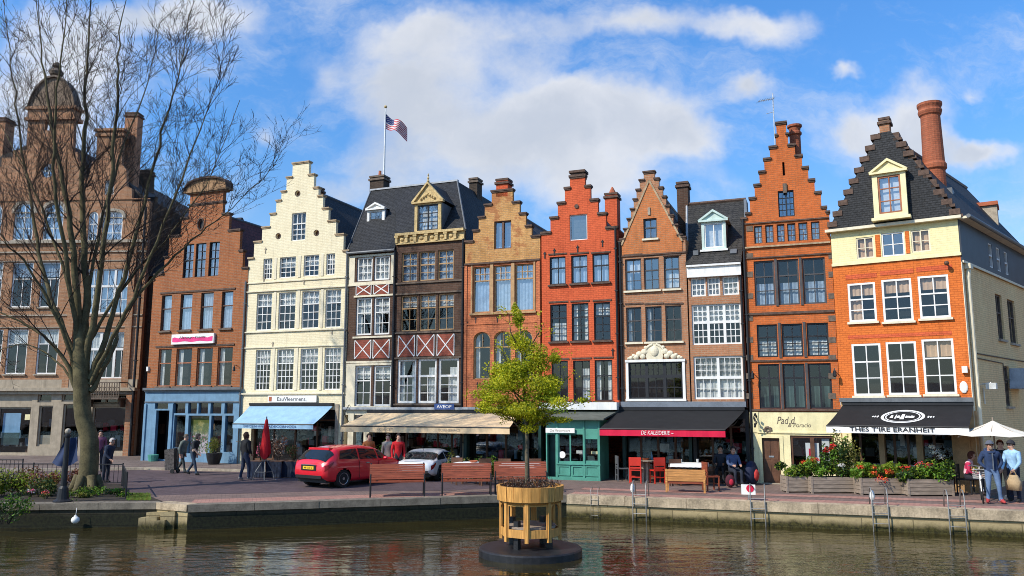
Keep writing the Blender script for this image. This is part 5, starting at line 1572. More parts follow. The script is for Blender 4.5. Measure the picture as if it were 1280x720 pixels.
    cap.prism(curve, -.02, .5)
    cap.build('dome_gable', M['stone_brick'], rt)
    hd = MB()
    for k in range(n):
        a, c = curve[k], curve[k+1]
        hd.hexa([(a[0], -.14, a[1]), (a[0], .55, a[1]), (c[0], .55, c[1]), (c[0], -.14, c[1]), (a[0], -.14, a[1]+.12), (a[0], .55, a[1]+.12), (c[0], .55, c[1]+.12), (c[0], -.14, c[1]+.12)])
    hd.build('dome_hood', M['stone_dark'], rt)
    zf = F.z(69, 97); uf = F.u(67, 90)
    MB().lathe([(.3, 0), (.14, .12), (.12, .3), (.34, .45), (.4, .62), (.28, .8), (.12, .86), (.24, .98), (.22, 1.1), (.06, 1.24)], 10, (uf, .25, zf-.2)).build('finial', M['stone_dark'], rt)
    # chimneys
    zc_ = F.z(136, 164)
    MB().box(uA-.08, uB+.08, -.08, .6, zc-.02, zc+.14).box(uA, uB, .0, .5, zc+.14, zc_).box(uA-.12, uB+.12, -.12, .62, zc_, zc_+.14).build('chimney', M['brown_brick'], rt)
    u0, u1, z0, z1 = F.rect(154.5, 170.5, 143, 236, .8)
    chimney(rt, u0, u1, .7, 1.3, z0-1, z1, 'brown_red_brick', 'coping')
    u0, u1, z0, z1 = F.rect(173, 187, 215, 260, 3.0)
    chimney(rt, u0-.0, u1, 2.8, 3.5, z0-2, z1, 'dark_brick', 'coping')
    # bands
    for yy, h, pj, mt in ((302.5, .16, .14, 'stone'), (315, .08, .06, 'stone'), (394, .07, .06, 'stone'), (250, .06, .05, 'brown_brick'), (326, .05, .05, 'stone'), (409, .05, .05, 'stone')):
        z = F.z(80, yy); MB().box(0, W, -pj, .003, z-h/2, z+h/2).build('string_course', M[mt], rt)
    for (a, c, yt, rise) in ((17.5, 42, 253.5, .5), (54.5, 79, 253.5, .5), (127.5, 153, 264, .3)):
        r = F.rect(a, c, yt, 300)
        MB().sheet(hole((r[0]-.16, r[1]+.16, r[3]-rise-.1, r[3]+.16), rise+.1), [hole((r[0], r[1], r[3]-rise-.05, r[3]), rise)], -.04, .003).build('arch_surround', M['stone'], rt)
    # pilasters
    pl = MB()
    for x in (90, 163): u = F.u(x, 400); pl.box(u-.22, u+.15, -.12, .003, zs, F.z(80, 310))
    build_each(pl, 'pilaster', M['brown_brick'], rt)
    # balcony
    u0, u1, z0, z1 = F.rect(112, 161, 478, 497)
    bl = MB().box(u0, u1, -1.0, .0, z0-.1, z0).box(u0, u1, -1.0, -.94, z1-.06, z1).box(u0, u1, -.99, -.95, z0+.05, z0+.1)
    for k in range(17): u = u0+(u1-u0)*k/16; bl.box(u-.018, u+.018, -.985, -.955, z0, z1-.02)
    for k in range(8):
        u = u0+(u1-u0)*(k+.5)/8
        bl.tube([(u+.15*math.cos(a*PI/5), -.97, (z0+z1)/2+.15*math.sin(a*PI/5)) for a in range(11)], .022, 4, False)
    for y in (-.97,): bl.box(u0, u0+.04, -.97, 0, z1-.05, z1).box(u1-.04, u1, -.97, 0, z1-.05, z1)
    for u in (u0+.2, u1-.2): bl.prism([(u-.06, z0-.1), (u+.06, z0-.1), (u+.06, z0-.5), (u-.06, z0-.3)], -.5, -.0)
    bl.build('balcony', M['stone_dark'], rt)
    # ground floor shopfront in beige stone
    ops = [F.rect(-104, -60, 492, 566), F.rect(-50, -8, 492, 566), F.rect(-4, 38, 491, 568), F.rect(47.5, 65, 507, 558), F.rect(47.5, 65, 492, 503), F.rect(77.5, 100, 505, 566), F.rect(77.5, 100, 492, 502), F.rect(114, 160, 508, 566), F.rect(114, 160, 493, 505)]
    g = MB().sheet([(0, 0), (W, 0), (W, zs), (0, zs)], [hole(r) for r in ops], -.03, .25)
    sf = g.build('shopfront', M['beige_stone'], rt)
    cc = MB().box(0, W, -.35, -.031, zs-.12, zs+.06).box(0, W, -.2, -.031, zs-.3, zs-.121).box(0, W, -.1, .0, zs+.06, zs+.5)
    cc.build('shop_cornice', M['beige_stone'], sf)
    pn = MB()
    for r in ops: pn.quad((r[0], .12, r[2]), (r[1], .12, r[2]), (r[1], .12, r[3]), (r[0], .12, r[3]))
    pn.build('pane', M['glass'], sf)
    fm = MB()
    for r in ops: fm.box(r[0], r[0]+.08, .06, .13, r[2], r[3]).box(r[1]-.08, r[1], .06, .13, r[2], r[3]).box(r[0], r[1], .064, .128, r[3]-.08, r[3]).box(r[0], r[1], .064, .128, r[2], r[2]+.1)
    for x in (132, 147): u = F.u(x, 500); fm.box(u-.04, u+.04, .06, .13, ops[8][2], ops[8][3])
    r = ops[2]; fm.box(r[0], r[1], .058, .13, r[3]-.85, r[3]-.77); fm.box(r[0], r[1], .0, .06, r[3]-.77, r[3]-.05)
    fm.build('shop_frame', M['beige_stone'], sf)
    MB().box(ops[2][0]+.1, ops[2][1]-.1, .02, .06, ops[2][3]-.75, ops[2][3]-.1).build('roller_blind', M['stone_dark'], sf)
    dr = MB().box(ops[3][0], ops[3][1], .13, .18, .05, ops[3][2]+.6); dr.build('door', M['beige_stone'], rt)
    shop_room(rt, .1, W-.1, zs-.1, 3, 'dark', .3, 71, 90)
    # poster-like blue landscape in the left window and a yellow note
    r = ops[2]
    po = MB().box(r[0]+.2, r[1]-.7, .2, .21, r[2]+.9, r[2]+2.2).build('poster', M['awning_blue'], rt)
    MB().box(r[0]+.2, r[1]-.7, .19, .199, r[2]+.5, r[2]+1.15).build('poster_print', M['shutter_green'], po)
    MB().box(r[1]-.4, r[1]-.12, .09, .1, F.z(36, 525), F.z(36, 518)).build('yellow_note', M['cream_yellow'], rt)
    # rough brick end pier and downpipe
    MB().box(W-.5, W, -.2, .0, 0, zs-.13).build('end_pier', M['brown_red_brick'], rt)
    downpipe(rt, W-.08, 0, F.z(166, 260), 'iron', -.28, .07)
    # outer left turret-like stack at the picture's edge
    u, z = F.uz(-3, 150, 1); chimney(rt, F.u(-14, 200, 1), F.u(5.5, 200, 1), .8, 1.6, F.z(0, 230, 1), z, 'brown_red_brick', 'coping')
house_left()
def house_gap():
    o = ground(184, 577)
    F = Frame(at(172, 560, 44.2).xy, at(232, 560, 43.4).xy)
    t = thing('house', 'dark roofed house half hidden between the grand building and the blue shop house', 'house', (F.o.x, F.o.y, 0), F.rot, 'background houses')
    z0, z1 = F.z(200, 345), F.z(200, 277, 4)
    MB().box(0, F.W, 0, 7, 0, z0).build('wall', M['dark_brick'], t)
    r = MB().hexa([(-.5, -.2, z0), (F.W, -.2, z0), (F.W, 8, z0), (-.5, 8, z0), (-.5, 4, z1), (F.W, 4, z1-.1), (F.W, 4.1, z1-.1), (-.5, 4.1, z1)])
    r.build('roof', M['tile_dark'], t)
house_gap()
# ------------------------------------------------------------------ ground, road, water, quay
def g2(px, py): v = ground(px, py); return (v.x, v.y)
E0 = g2(0, 630.5); E1 = g2(196, 629); E2 = g2(235, 632); E3 = g2(622, 620.5); E4 = g2(708, 619.5); E5 = g2(1280, 640)
def ext(a, b, d):
    L = math.hypot(b[0]-a[0], b[1]-a[1]); return (b[0]+(b[0]-a[0])/L*d, b[1]+(b[1]-a[1])/L*d)
EL = ext(E1, E0, 60); ER = ext(E4, E5, 70)
EDGE = [EL, E0, E1, E2, E3, E4, E5, ER]

def flat(name, loop, z, mat, kind='structure', label=None):
    tris = tessellate_polygon([[Vector((x, y, 0)) for x, y in loop]])
    b = MB()
    vs = [(x, y, z) for x, y in loop]; fs = []
    for t in tris:
        p = [loop[i] for i in t]
        ar = (p[1][0]-p[0][0])*(p[2][1]-p[0][1])-(p[2][0]-p[0][0])*(p[1][1]-p[0][1])
        if abs(ar) < 1e-9: continue
        fs.append(t if ar > 0 else t[::-1])
    b.add(vs, fs)
    return tag(b.build(name, mat), label, None, None, kind)

def paver_mat(name, c1, c2, mortar, bw, bh, rot, stain=.5):
    m, N = new_mat(name)
    c = N('ShaderNodeTexCoord').outputs['Object']
    mp = N('ShaderNodeMapping'); N.set(mp.inputs[0], c); mp.inputs[2].default_value = (0, 0, rot)
    bt = N('ShaderNodeTexBrick', {'offset': .5}, Vector=mp.outputs[0], Scale=1.0)
    bt.inputs['Brick Width'].default_value = bw; bt.inputs['Row Height'].default_value = bh; bt.inputs['Mortar Size'].default_value = .008
    N.set(bt.inputs['Color1'], c1); N.set(bt.inputs['Color2'], c2); N.set(bt.inputs['Mortar'], mortar)
    a = N.ramp(N.noise(c, .35, 6, .65), .35, .7); b = N.ramp(N.noise(c, 3.0, 5, .7), .4, .75)
    col = N.mix(N.math('MULTIPLY', a, stain), bt.outputs[0], shade(c1, .5))
    col = N.mix(N.math('MULTIPLY', b, .4), col, shade(c2, 1.3))
    sp = N.ramp(N.noise(c, 17, 2), .66, .75)
    col = N.mix(N.math('MULTIPLY', sp, .5), col, shade(c1, .3))
    h = N.math('ADD', N.math('MULTIPLY', bt.outputs['Fac'], -.6), N.math('MULTIPLY', b, .5))
    finish(N, bsdf(N, col, .85, 0, .25, h, .35, .01).outputs[0])
    return m
M['pave'] = paver_mat('paving', (.17, .118, .102), (.23, .16, .135), (.08, .065, .055), .22, .11, rad(-19))
M['pave_pink'] = paver_mat('pink_paving', (.36, .18, .14), (.44, .24, .19), (.16, .1, .08), .22, .11, rad(-18), .4)
M['asphalt'] = paver_mat('road_setts', (.085, .06, .066), (.115, .082, .088), (.05, .04, .04), .3, .12, rad(12), .4)
M['footway'] = paver_mat('footway', (.15, .115, .10), (.2, .155, .135), (.07, .055, .05), .6, .6, rad(-19))

far = [(2500, ER[1]), (4000, 6000), (-4000, 6000), (-2500, EL[1])]
flat('ground', EDGE + far, 0.0, M['pave'])
flat('far_quay_ground', [(-900, -1200), (900, -1200), (900, -16), (-900, -16)], 0.0, M['pave'])  # unseen bank behind the camera, added for plain reflections in the panes
# the road that curves in from the left past the houses
road = [(-60, 36.6), g2(0, 590), g2(180, 588), g2(300, 590.5), g2(430, 593), g2(560, 600), g2(640, 609), g2(560, 613.5), g2(400, 614), g2(300, 617), g2(200, 619), g2(160, 619), g2(100, 604), g2(0, 603), (-60, 29)]
flat('road', road, .004, M['asphalt'])
kr = MB(); kp = [(-60, 36.75), g2(0, 589.2), g2(180, 587.2), g2(300, 589.7), g2(430, 592.2), g2(555, 598.8)]
for i in range(len(kp)-1):
    a, b = Vector(kp[i]), Vector(kp[i+1]); n = Vector((-(b-a).y, (b-a).x)).normalized()*.16
    kr.hexa([(a.x, a.y, -.01), (b.x, b.y, -.01), (b.x+n.x, b.y+n.y, -.01), (a.x+n.x, a.y+n.y, -.01), (a.x, a.y, .1), (b.x, b.y, .1), (b.x+n.x, b.y+n.y, .1), (a.x+n.x, a.y+n.y, .1)])
tag(kr.build('kerb', M['stone']), kind='structure')
fw = [(k[0], k[1]+.16) for k in kp] + [LINE.world(LINE.u(575, 590), .3).xy[:], LINE.world(0, .3).xy[:], AF.world(AF.W, .5).xy[:], (-60, 44)]
flat('pavement', fw, .092, M['footway'])
# pink paving strips along the quay
def offset_in(a, b, d):
    e = (Vector(b)-Vector(a)).normalized(); n = Vector((-e.y, e.x)); return (Vector(a)+n*d)[:], (Vector(b)+n*d)[:]
def strip(a, b, d0, d1, nm, mat, z):
    p, q = offset_in(a, b, d0); r, s = offset_in(a, b, d1)
    flat(nm, [p, q, s, r], z, mat)
strip(E2, E3, .38, 1.45, 'quay_path', M['pave_pink'], .006)
strip(E4, ER, .38, 1.15, 'quay_path', M['pave_pink'], .006)
strip(E4, ER, 1.9, 2.5, 'paving_band', M['pave_pink'], .006)

# quay walls
def stone_mat(name, c, moss, mossz, wet=.5):
    m, N = new_mat(name)
    co = N('ShaderNodeTexCoord').outputs['Object']
    sp = N('ShaderNodeSeparateXYZ', None, Vector=co)
    v = N('ShaderNodeCombineXYZ', None, X=sp.outputs[0], Y=sp.outputs[2], Z=0.0)
    bt = N('ShaderNodeTexBrick', {'offset': .5}, Vector=v, Scale=1.0)
    bt.inputs['Brick Width'].default_value = 1.3; bt.inputs['Row Height'].default_value = .31; bt.inputs['Mortar Size'].default_value = .014
    N.set(bt.inputs['Color1'], c); N.set(bt.inputs['Color2'], shade(c, .8)); N.set(bt.inputs['Mortar'], shade(c, .35))
    a = N.noise(co, 2.0, 6, .7); b = N.noise(co, 12, 4, .7)
    col = N.mix(N.ramp(b, .35, .75, 0, .5), bt.outputs[0], shade(c, .5))
    col = N.mix(N.ramp(a, .45, .7, 0, .45), col, shade(c, .4))
    hz = N.math('ADD', sp.outputs[2], N.math('MULTIPLY', N.math('SUBTRACT', a, .5), .35))
    col = N.mix(N.ramp(hz, mossz+.12, mossz-.1), col, N.mix(N.ramp(b, .4, .6), moss, shade(moss, .35)))
    h = N.math('ADD', N.math('MULTIPLY', bt.outputs['Fac'], -.7), N.math('MULTIPLY', b, .6))
    finish(N, bsdf(N, col, .8, 0, .3, h, .6, .02).outputs[0])
    return m
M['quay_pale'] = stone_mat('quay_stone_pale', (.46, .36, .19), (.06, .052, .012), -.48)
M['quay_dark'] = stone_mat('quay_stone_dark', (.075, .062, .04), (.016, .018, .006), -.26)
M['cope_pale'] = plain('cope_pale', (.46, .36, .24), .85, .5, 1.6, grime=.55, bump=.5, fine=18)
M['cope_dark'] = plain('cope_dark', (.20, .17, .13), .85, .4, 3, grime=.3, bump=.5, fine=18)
def quay(a, b, wm, cm, label, over=.05, ct=.2, tiles=1.6):
    a, b = Vector(a), Vector(b); e = (b-a).normalized(); L = (b-a).length
    t = thing('quay_wall', label, 'quay wall', (a.x, a.y, 0), math.atan2(e.y, e.x))
    MB().box(0, L, .0, .6, -2.2, -ct+.01).build('wall', wm, t)
    c = MB(); n = max(1, int(L/tiles)); r = random.Random(int(L*100))
    if n > 45: n = 45
    for i in range(n):
        j = r.uniform(-.008, .008)
        c.box(L*i/n+.006, L*(i+1)/n-.006, -over+j, .4, -ct, .02+j*.6)
    c.build('coping', cm, t)
    return t
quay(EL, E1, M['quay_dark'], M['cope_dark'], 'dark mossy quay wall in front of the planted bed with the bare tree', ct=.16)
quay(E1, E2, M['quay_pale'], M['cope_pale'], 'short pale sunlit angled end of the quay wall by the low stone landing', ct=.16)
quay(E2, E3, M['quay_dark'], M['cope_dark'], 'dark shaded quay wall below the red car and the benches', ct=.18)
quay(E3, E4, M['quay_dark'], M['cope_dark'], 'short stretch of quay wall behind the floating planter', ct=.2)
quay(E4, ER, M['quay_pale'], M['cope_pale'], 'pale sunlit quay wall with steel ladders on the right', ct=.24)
# low landing stones at the angle
lt = thing('stone_landing', 'low broken stone landing at the water in front of the angled quay end', 'landing', (*ground(213, 652, WATER_Z+.2),))
lt.location.z = 0; lt.location.x, lt.location.y = E1[0]+.3, E1[1]-.42; lt.scale = (.55, .5, 1)
b = MB()
r = random.Random(9)
for k, (x, y, w_, d_, h_) in enumerate(((-.55, .15, .5, .4, -.34), (-.05, .1, .45, .45, -.42), (.4, .2, .4, .3, -.2), (-.25, .5, .6, .3, -.22))):
    b.hexa([(x-w_+r.uniform(-.05, .05), y-d_, -1.2), (x+w_, y-d_, -1.2), (x+w_, y+d_, -1.2), (x-w_, y+d_, -1.2), (x-w_+.04, y-d_+.03, h_), (x+w_-.05, y-d_+.05, h_+.03), (x+w_, y+d_, h_), (x-w_, y+d_, h_-.02)])
b.build('landing_stone', M['quay_pale'], lt)

# water
m, N = new_mat('canal_water')
co = N('ShaderNodeTexCoord').outputs['Object']
def wmap(sx, sy, rz=0):
    mp = N('ShaderNodeMapping'); N.set(mp.inputs[0], co); mp.inputs[3].default_value = (sx, sy, 1); mp.inputs[2].default_value = (0, 0, rz); return mp.outputs[0]
n1 = N.noise(wmap(.55, 1.15, .12), 1.5, 2, .55)
n2 = N.noise(wmap(.6, 1.2, -.2), 3.6, 3, .6)
n3 = N.noise(wmap(1.0, 1.8, .3), 9.0, 3, .6)
calm = N.ramp(N.noise(wmap(.25, .5), .6, 3, .6), .35, .65, .45, 1.1)
h = N.math('ADD', N.math('ADD', N.math('MULTIPLY', n1, .75), N.math('MULTIPLY', n2, .4)), N.math('MULTIPLY', n3, .05))
h = N.math('MULTIPLY', h, calm)
p = bsdf(N, N.mix(N.ramp(n1, .3, .7), (.022, .017, .004), (.036, .028, .007)), .03, 0, .62, h, 1.0, .05)
p.inputs['IOR'].default_value = 1.75
finish(N, p.outputs[0]); M['water'] = m
tag(MB().quad((-400, -300, WATER_Z), (400, -300, WATER_Z), (400, 40, WATER_Z), (-400, 40, WATER_Z)).build('water', M['water']), kind='structure')
# ------------------------------------------------------------------ vegetation
M['bark'] = plain('bark', (.115, .095, .06), .9, .45, 5, bump=.8, fine=22, grime=.3)
M['bark_moss'] = plain('bark_moss', (.115, .095, .045), .9, .5, 3, bump=.8, fine=20)
M['twig'] = plain('twig', (.05, .034, .025), .85, .4, 4)
M['leaf_spring'] = leaf_mat('leaf_spring', (.66, .64, .035), .5)
M['leaf_spring_dark'] = leaf_mat('leaf_spring_dark', (.30, .38, .02), .4)
M['leaf_green'] = leaf_mat('leaf_green', (.17, .34, .03), .35)
M['leaf_dark'] = leaf_mat('leaf_dark', (.035, .075, .018), .3)
M['leaf_lime'] = leaf_mat('leaf_lime', (.36, .46, .05), .4)
M['leaf_olive'] = leaf_mat('leaf_olive', (.20, .19, .035), .3)
M['leaf_rust'] = leaf_mat('leaf_rust', (.26, .10, .05), .3)
M['flower_red'] = plain('flower_red', (.62, .03, .02), .6, .3, 12)
M['flower_orange'] = plain('flower_orange', (.72, .16, .03), .6, .3, 12)
M['flower_white'] = plain('flower_white', (.75, .72, .66), .7, .2, 12)
M['flower_pink'] = plain('flower_pink', (.6, .12, .2), .7, .3, 12)
M['soil'] = plain('soil', (.04, .03, .02), .95, .5, 9, bump=.8)
M['wood_grey'] = planks('wood_grey', (.33, .26, .20), grain=.45)
M['wood_bench'] = planks('wood_bench', (.26, .06, .026), grain=.35)
M['wood_orange'] = planks('wood_orange', (.56, .26, .08), grain=.4)
M['wood_tub'] = planks('wood_tub', (.66, .33, .085), axis='V', grain=.45)

def leaf(b, p, r, size, up=.0, aspect=.55):
    d = Vector((r.gauss(0, 1), r.gauss(0, 1), r.gauss(0, 1)+up))
    if d.length < .01: d = Vector((0, 0, 1))
    d.normalize()
    q = d.orthogonal().normalized(); an = r.uniform(0, 2*PI)
    q = (q*math.cos(an) + d.cross(q)*math.sin(an))
    t = d.cross(q)
    s_ = size*r.uniform(.65, 1.3)
    p = Vector(p)
    b.add([p-q*s_*.5, p+t*s_*aspect*.5+d*s_*.08, p+q*s_*.5, p-t*s_*aspect*.5+d*s_*.08], [(0, 1, 2, 3)])

def bush_mesh(rx, ry, rz, n, size, nm, seed, cz=None, lumps=7, base=0.0):
    """leaf cloud built of uneven clumps on a dome"""
    r = random.Random(seed); b = MB()
    cl = []
    for i in range(lumps):
        a = r.uniform(0, 2*PI); q = math.sqrt(r.random())*.75
        cl.append((rx*q*math.cos(a), ry*q*math.sin(a), base+rz*r.uniform(.3, .8), r.uniform(.35, .6), i % nm if r.random() < .6 else r.randrange(nm)))
    for i in range(n):
        c = r.choice(cl)
        d = Vector((r.gauss(0, 1), r.gauss(0, 1), r.gauss(0, 1))).normalized()*(r.random()**.4)
        p = Vector((c[0]+d.x*rx*c[3], c[1]+d.y*ry*c[3], max(base*.7, c[2]+d.z*rz*c[3]*.8)))
        b.mi = c[4] if r.random() < .7 else r.randrange(nm)
        leaf(b, p, r, size, .6)
    return b

def shrub(name, label, cat, loc, rx, ry, rz, n, size, mats, seed, group=None, flowers=None, base=0.0, nf=60, stems=True):
    t = thing(name, label, cat, loc, 0, group)
    b = bush_mesh(rx, ry, rz, n, size, len(mats), seed, base=base)
    b.build('foliage', [M[k] for k in mats], t)
    r = random.Random(seed+1)
    if stems:
        s_ = MB()
        for k in range(7):
            a = r.uniform(0, 2*PI); s_.tube([(rx*.15*math.cos(a), ry*.15*math.sin(a), 0), (rx*.5*math.cos(a), ry*.5*math.sin(a), base+rz*.6)], [.012, .005], 4)
        s_.build('stems', M['twig'], t)
    if flowers:
        f = MB()
        fm = flowers[0]
        for (cx, cy, cz, rr) in flowers[1]:
            for k in range(nf):
                d = Vector((r.gauss(0, 1), r.gauss(0, 1), r.gauss(0, .7))).normalized()*rr*r.random()**.5
                f.mi = r.randrange(len(fm)); leaf(f, (cx+d.x, cy+d.y, cz+d.z*.7), r, .055, .8, .9)
        f.build('flowers', [M[k] for k in fm], t)
    return t

# ---- bare tree
def bare_tree():
    bx, by = ground(108, 614)
    D = by
    t = thing('bare_tree', 'tall leafless tree with mossy trunk in the fenced bed on the left', 'tree', (bx, by, 0))
    r = random.Random(23)
    tr = MB(); tw = MB()
    def L(px, py, dy=0):
        p = at(px, py, D+dy); return Vector((p.x-bx, p.y-by, p.z))
    def smooth(pts, n=4):
        out = []
        P = [pts[0]]+pts+[pts[-1]]
        for i in range(1, len(P)-2):
            for k in range(n):
                u = k/n
                out.append(.5*((2*P[i])+(P[i+1]-P[i-1])*u+(2*P[i-1]-5*P[i]+4*P[i+1]-P[i+2])*u*u+(3*P[i]-P[i-1]-3*P[i+1]+P[i+2])*u**3))
        out.append(pts[-1]); return out
    # trunk
    tp = smooth([Vector((0, 0, -.1)), Vector((.02, 0, .5)), Vector((-.02, .0, 1.6)), L(104, 520), L(102, 480), L(101, 440), L(100, 405)])
    n = len(tp)
    rad_ = [.62-.2*min(1, i/2.2) - .0*i for i in range(n)]
    rad_ = [max(.26, .42 - .045*i if i < 3 else .31 - .004*i) for i in range(n)]
    for k_ in range(5): rad_[-1-k_] = min(rad_[-1-k_], .06+.05*k_)
    tr.tube(tp, rad_, 14)
    for k in range(6):
        a = k*PI/3+.3; tr.tube([(.26*math.cos(a), .26*math.sin(a), .5), (.45*math.cos(a), .45*math.sin(a), .05), (.7*math.cos(a), .7*math.sin(a), -.1)], [.14, .11, .04], 7)
    limbs = [
        ([(100, 470), (97, 400), (93, 320), (80, 230), (62, 140), (52, 60), (40, -50)], .27, 0.0),
        ([(104, 470), (108, 380), (104, 290), (103, 200), (108, 110), (112, 20), (118, -60)], .27, .8),
        ([(106, 470), (118, 390), (128, 310), (140, 210), (146, 120), (150, 40), (165, -50)], .22, -.7),
        ([(112, 475), (136, 410), (160, 330), (185, 235), (208, 150), (226, 80), (238, 10)], .19, .5),
        ([(113, 480), (150, 405), (190, 320), (225, 225), (255, 150), (288, 72)], .15, -.9),
        ([(113, 490), (140, 440), (152, 400), (190, 350), (240, 300), (290, 260), (345, 205)], .17, 1.1),
        ([(98, 455), (75, 400), (52, 330), (38, 250), (22, 150), (12, 60), (0, -40)], .17, 1.2),
        ([(97, 500), (86, 460), (60, 425), (25, 402), (-10, 385), (-60, 350)], .15, -.5),
        ([(97, 470), (70, 395), (40, 340), (5, 300), (-40, 240)], .13, -1.2),
        ([(98, 440), (84, 330), (68, 230), (70, 130), (80, 40), (85, -50)], .16, -1.4),
        ([(104, 420), (122, 300), (150, 200), (185, 100), (200, 30)], .12, 1.7),
        ([(100, 400), (60, 280), (20, 190), (-30, 110)], .11, .9),
        ([(110, 430), (160, 350), (215, 290), (265, 215), (300, 125)], .11, 2.0),
        ([(96, 480), (62, 445), (30, 430), (-5, 440)], .08, .6),
    ]
    count = [0]
    def grow(p, d, length, r0, depth):
        # one twig with curvature; returns its points and recurses
        k = 5 if depth < 2 else 4
        pts = [p.copy()]; dd = d.normalized()
        bend = Vector((r.gauss(0, .12), r.gauss(0, .12), r.uniform(.0, .14)))
        for i in range(k):
            dd = (dd + bend + Vector((r.gauss(0, .07), r.gauss(0, .07), r.gauss(0, .05)))).normalized()
            pts.append(pts[-1]+dd*length/k)
        rr = [max(.0045, r0*(1-.75*i/k)) for i in range(k+1)]
        (tw if r0 < .06 else tr).tube(pts, rr, 5 if r0 > .03 else 3, False)
        count[0] += 1
        if depth >= 4 or length < .45: return
        nb = (8, 5, 4, 2)[depth]
        for j in range(nb):
            f = r.uniform(.2, .97); i = min(k-1, int(f*k)); q = pts[i].lerp(pts[i+1], f*k-i)
            t_ = (pts[i+1]-pts[i]).normalized()
            ax = t_.orthogonal().normalized(); an = r.uniform(0, 2*PI)
            ax = ax*math.cos(an)+t_.cross(ax)*math.sin(an)
            nd = t_*math.cos(.55)+ax*math.sin(r.uniform(.4, .85))+Vector((0, 0, .12))
            grow(q, nd, length*r.uniform(.38, .62), max(.007, r0*(1-.75*f)*.6), depth+1)
    for pts, r0, dy in limbs:
        m = len(pts)
        P = smooth([L(x, y, dy*(i/(m-1))**1.0*1.6) for i, (x, y) in enumerate(pts)], 5)
        P = [p+Vector((r.gauss(0, .03), r.gauss(0, .03), 0)) if 0 < i else p for i, p in enumerate(P)]
        N_ = len(P)
        rr = [max(.012, .57*r0*(1-i/(N_-1))**1.0) for i in range(N_)]
        tr.tube(P, rr, 8, False)
        tot = sum((P[i+1]-P[i]).length for i in range(N_-1))
        for j in range(int(tot*1.45)):
            f = r.uniform(.22, .99); i = min(N_-2, int(f*(N_-1)))
            q = P[i].lerp(P[i+1], f*(N_-1)-i); t_ = (P[i+1]-P[i]).normalized()
            ax = t_.orthogonal().normalized(); an = r.uniform(0, 2*PI)
            ax = ax*math.cos(an)+t_.cross(ax)*math.sin(an)
            nd = t_*.8+ax*r.uniform(.35, .75)+Vector((0, 0, .15))
            grow(q, nd, r.uniform(1.5, 3.6)*(1.1-.5*f), max(.013, rr[i]*.34), 1)
    tr.build('trunk', M['bark_moss'], t, smooth=True)
    tw.build('twigs', M['twig'], t)
bare_tree()

# ---- young tree in the floating planter
PX, PY = ground(663, 693, WATER_Z)
def young_tree():
    D = PY
    t = thing('young_tree', 'slender young tree with fresh yellow green leaves growing from the floating planter', 'tree', (PX, PY, 0))
    z0 = at(660, 606, D).z
    r = random.Random(5)
    tr = MB()
    def L(px, py, dy=0): p = at(px, py, D+dy); return Vector((p.x-PX, p.y-PY, p.z))
    tr.tube([Vector((L(659, 606).x, 0, z0-.25)), L(659, 585), L(658.5, 560), L(659, 540), L(657, 515), L(655, 480), L(652, 440), L(650, 400)], [.062, .056, .05, .047, .04, .032, .022, .008], 8)
    tips = []
    brs = [((658, 545), (640, 525), (612, 506)), ((658, 540), (680, 522), (706, 512)), ((658, 530), (690, 516), (735, 498)), ((657, 520), (630, 500), (592, 497)), ((656, 510), (684, 490), (712, 470)), ((655, 500), (628, 478), (606, 470)),
           ((654, 485), (678, 460), (700, 440)), ((653, 470), (632, 450), (622, 425)), ((652, 455), (668, 425), (680, 405)), ((651, 440), (638, 415), (636, 392)), ((655, 505), (668, 480), (672, 450)), ((656, 515), (642, 490), (640, 460)), ((658, 540), (664, 524), (690, 530))]
    for i, b in enumerate(brs):
        dy = r.uniform(-.55, .55)
        p = [L(*b[0]), L(b[1][0], b[1][1], dy*.6), L(b[2][0], b[2][1], dy)]
        tr.tube(p, [.022, .013, .005], 5); tips.append(p)
        for k in range(7):
            f = r.uniform(.3, 1); q = p[0].lerp(p[1], f*2) if f < .5 else p[1].lerp(p[2], f*2-1)
            e = q+Vector((r.gauss(0, .2), r.gauss(0, .2), r.uniform(0, .35))); tr.tube([q, e], [.006, .003], 3); tips.append([q, q.lerp(e, .5), e])
    tr.build('trunk', M['bark'], t, smooth=True)
    cl = []
    for (px, py, rx, rz) in ((650, 402, 12, 16), (652, 425, 22, 20), (640, 450, 26, 22), (668, 448, 24, 24), (655, 470, 34, 22), (632, 482, 34, 18), (682, 478, 28, 20), (655, 500, 44, 22), (612, 498, 30, 12), (640, 512, 34, 14), (686, 500, 22, 13), (602, 506, 20, 8), (676, 522, 24, 12), (664, 536, 18, 8), (700, 524, 18, 7), (728, 500, 9, 5), (618, 515, 18, 7), (694, 448, 10, 10), (624, 462, 14, 12), (646, 385, 6, 9)):
        for k in range(3):
            s_ = D/1000*.985
            c = L(px+r.gauss(0, .3)*rx, py+r.gauss(0, .3)*rz, r.gauss(0, .35)*min(1, rx/25))
            cl.append((c, rx*s_*.62, rz*s_*.62, r.random()))
    b = MB()
    vol = [c[1]*c[2] for c in cl]; S_ = sum(vol)
    for c, v in zip(cl, vol):
        for k in range(int(25000*v/S_)+10):
            d = Vector((r.gauss(0, 1), r.gauss(0, 1), r.gauss(0, 1))).normalized()*r.random()**.45
            b.mi = 1 if (r.random() < .22 or (c[3] > .74 and r.random() < .6)) else 0
            leaf(b, c[0]+Vector((d.x*c[1], d.y*c[1], d.z*c[2])), r, .056, .5, .62)
    for p in tips:
        for k in range(14):
            f = r.uniform(.4, 1.05); q = p[1].lerp(p[2], f)
            b.mi = 0; leaf(b, q+Vector((r.gauss(0, .06), r.gauss(0, .06), r.gauss(0, .06))), r, .06, .5, .6)
    b.build('crown', [M['leaf_spring'], M['leaf_spring_dark']], t)
young_tree()

